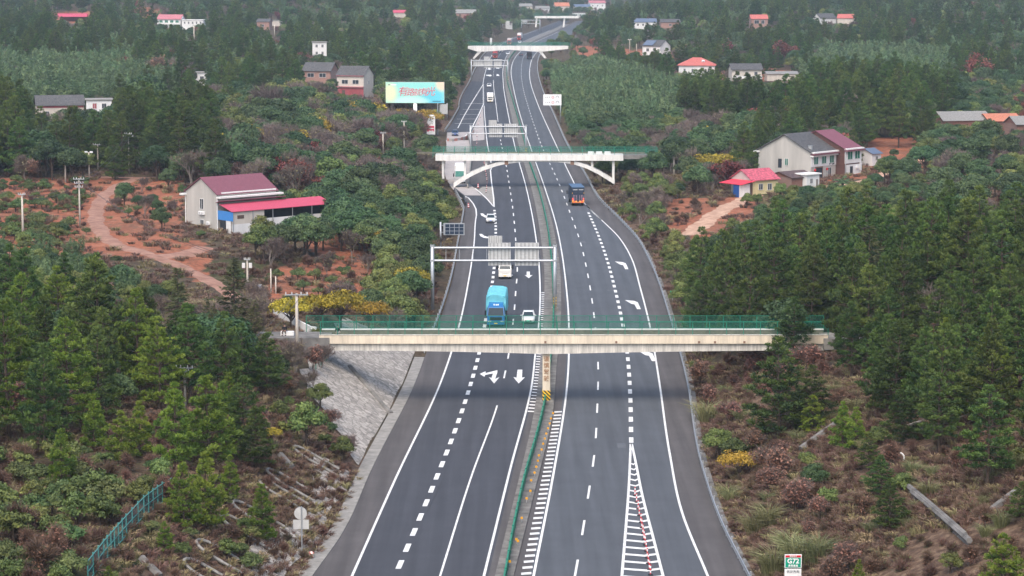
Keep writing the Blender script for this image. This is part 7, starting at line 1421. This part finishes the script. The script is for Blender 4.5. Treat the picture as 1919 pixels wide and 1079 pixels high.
STUFFN = {'bright_pine': ('bright_pine_thicket', 'bright pines hidden inside the left wood', 'forest'), 'pine': ('pine_forest', 'mass of pines filling the far hills and the depth of the groves', 'forest'), 'young_pine': ('pine_thicket', 'young pines hidden among the front rows', 'forest'), 'fir': ('conifer_thicket', 'brownish conifers deep in the stand left of the near bridge', 'forest'), 'broadleaf': ('evergreen_forest', 'mass of round evergreens in the far woods', 'forest'), 'olive_tree': ('leafy_thicket', 'olive green trees deep in the roadside woods', 'forest'), 'bamboo': ('bamboo_forest', 'mass of far bamboo on the hills', 'forest'), 'bare': ('bare_thicket', 'grey leafless wood between the evergreen masses', 'forest'), 'red': ('red_leaf_thicket', 'scattered dull red crowns in the far forest', 'forest'), 'rust': ('rust_thicket', 'rust brown brush in the woods', 'brush'), 'yellow': ('yellow_thicket', 'yellowish brush in the roadside woods', 'brush'), 'shrub': ('green_undergrowth', 'dark green undergrowth', 'undergrowth'), 'olive_shrub': ('olive_undergrowth', 'olive green undergrowth', 'undergrowth'), 'dry_shrub': ('dry_undergrowth', 'dry brown undergrowth on the slopes', 'undergrowth'), 'weeds': ('weeds', 'dead brown weeds covering the cutting slopes', 'weeds'), 'silver': ('silver_grass', 'tall silvery grass clumps along the verges', 'grass'), 'straw': ('dry_grass', 'short dry grass over the open ground', 'grass')}
def scatter(name, pts, kind):
    me = bpy.data.meshes.new(name); P = np.array([p[:3] for p in pts], np.float32); me.vertices.add(len(P)); me.vertices.foreach_set('co', P.ravel())
    for nm, j, ty in (('turn', 3, 'FLOAT'), ('size', 4, 'FLOAT'), ('pick', 5, 'INT')):
        a = me.attributes.new(nm, ty, 'POINT'); a.data.foreach_set('value', np.array([p[j] for p in pts], np.int32 if ty == 'INT' else np.float32))
    o = link_mesh(name, me); c = bpy.data.collections.new(kind + '_sources')
    for j, pr in enumerate(PROTO[kind]): c.objects.link(bpy.data.objects.new('%s_source_%02d' % (kind, j), pr.whole))
    ng = bpy.data.node_groups.new(name + '_scatter', 'GeometryNodeTree'); ng.interface.new_socket('Geometry', in_out='INPUT', socket_type='NodeSocketGeometry'); ng.interface.new_socket('Geometry', in_out='OUTPUT', socket_type='NodeSocketGeometry')
    N, L = ng.nodes, ng.links; gi, go = N.new('NodeGroupInput'), N.new('NodeGroupOutput'); ip = N.new('GeometryNodeInstanceOnPoints'); ci = N.new('GeometryNodeCollectionInfo'); ci.inputs['Collection'].default_value = c; ci.inputs['Separate Children'].default_value = True; ci.inputs['Reset Children'].default_value = True
    def attr(nm, ty): a = N.new('GeometryNodeInputNamedAttribute'); a.data_type = ty; a.inputs['Name'].default_value = nm; return a.outputs['Attribute']
    cx = N.new('ShaderNodeCombineXYZ'); L.new(attr('turn', 'FLOAT'), cx.inputs[2]); L.new(gi.outputs[0], ip.inputs['Points']); L.new(ci.outputs[0], ip.inputs['Instance']); ip.inputs['Pick Instance'].default_value = True
    L.new(attr('pick', 'INT'), ip.inputs['Instance Index']); L.new(cx.outputs[0], ip.inputs['Rotation']); L.new(attr('size', 'FLOAT'), ip.inputs['Scale']); L.new(ip.outputs[0], go.inputs[0])
    md = o.modifiers.new('scatter', 'NODES'); md.node_group = ng; return o
for kind, pts in rest.items():
    nm, lb, ct = STUFFN[kind]; tag(scatter(nm, pts, kind), lb, ct, None, 'stuff')
print('PLANTS', len(PL), 'single', len(single), count, {k: len(v) for k, v in rest.items()})

# ---------------------------------------------------------------- air
hz = bpy.data.materials.new('air_haze'); hz.use_nodes = True; hn = hz.node_tree.nodes; hn.remove(hn['Principled BSDF']); pv = hn.new('ShaderNodeVolumePrincipled'); pv.inputs['Color'].default_value = (.68, .85, 1.0, 1); pv.inputs['Density'].default_value = .00010; pv.inputs['Anisotropy'].default_value = .1
hz.node_tree.links.new(pv.outputs[0], hn['Material Output'].inputs['Volume'])
zmax = float(GZ.max()) + 30; zmin = float(GZ.min()) - 4
tag(MB().box((0, 2200, (max(zmax, 60) + zmin) / 2), (3400, 5000, max(zmax, 60) - zmin)).make('haze', hz), 'pale air over the valley', 'haze', None, 'stuff')
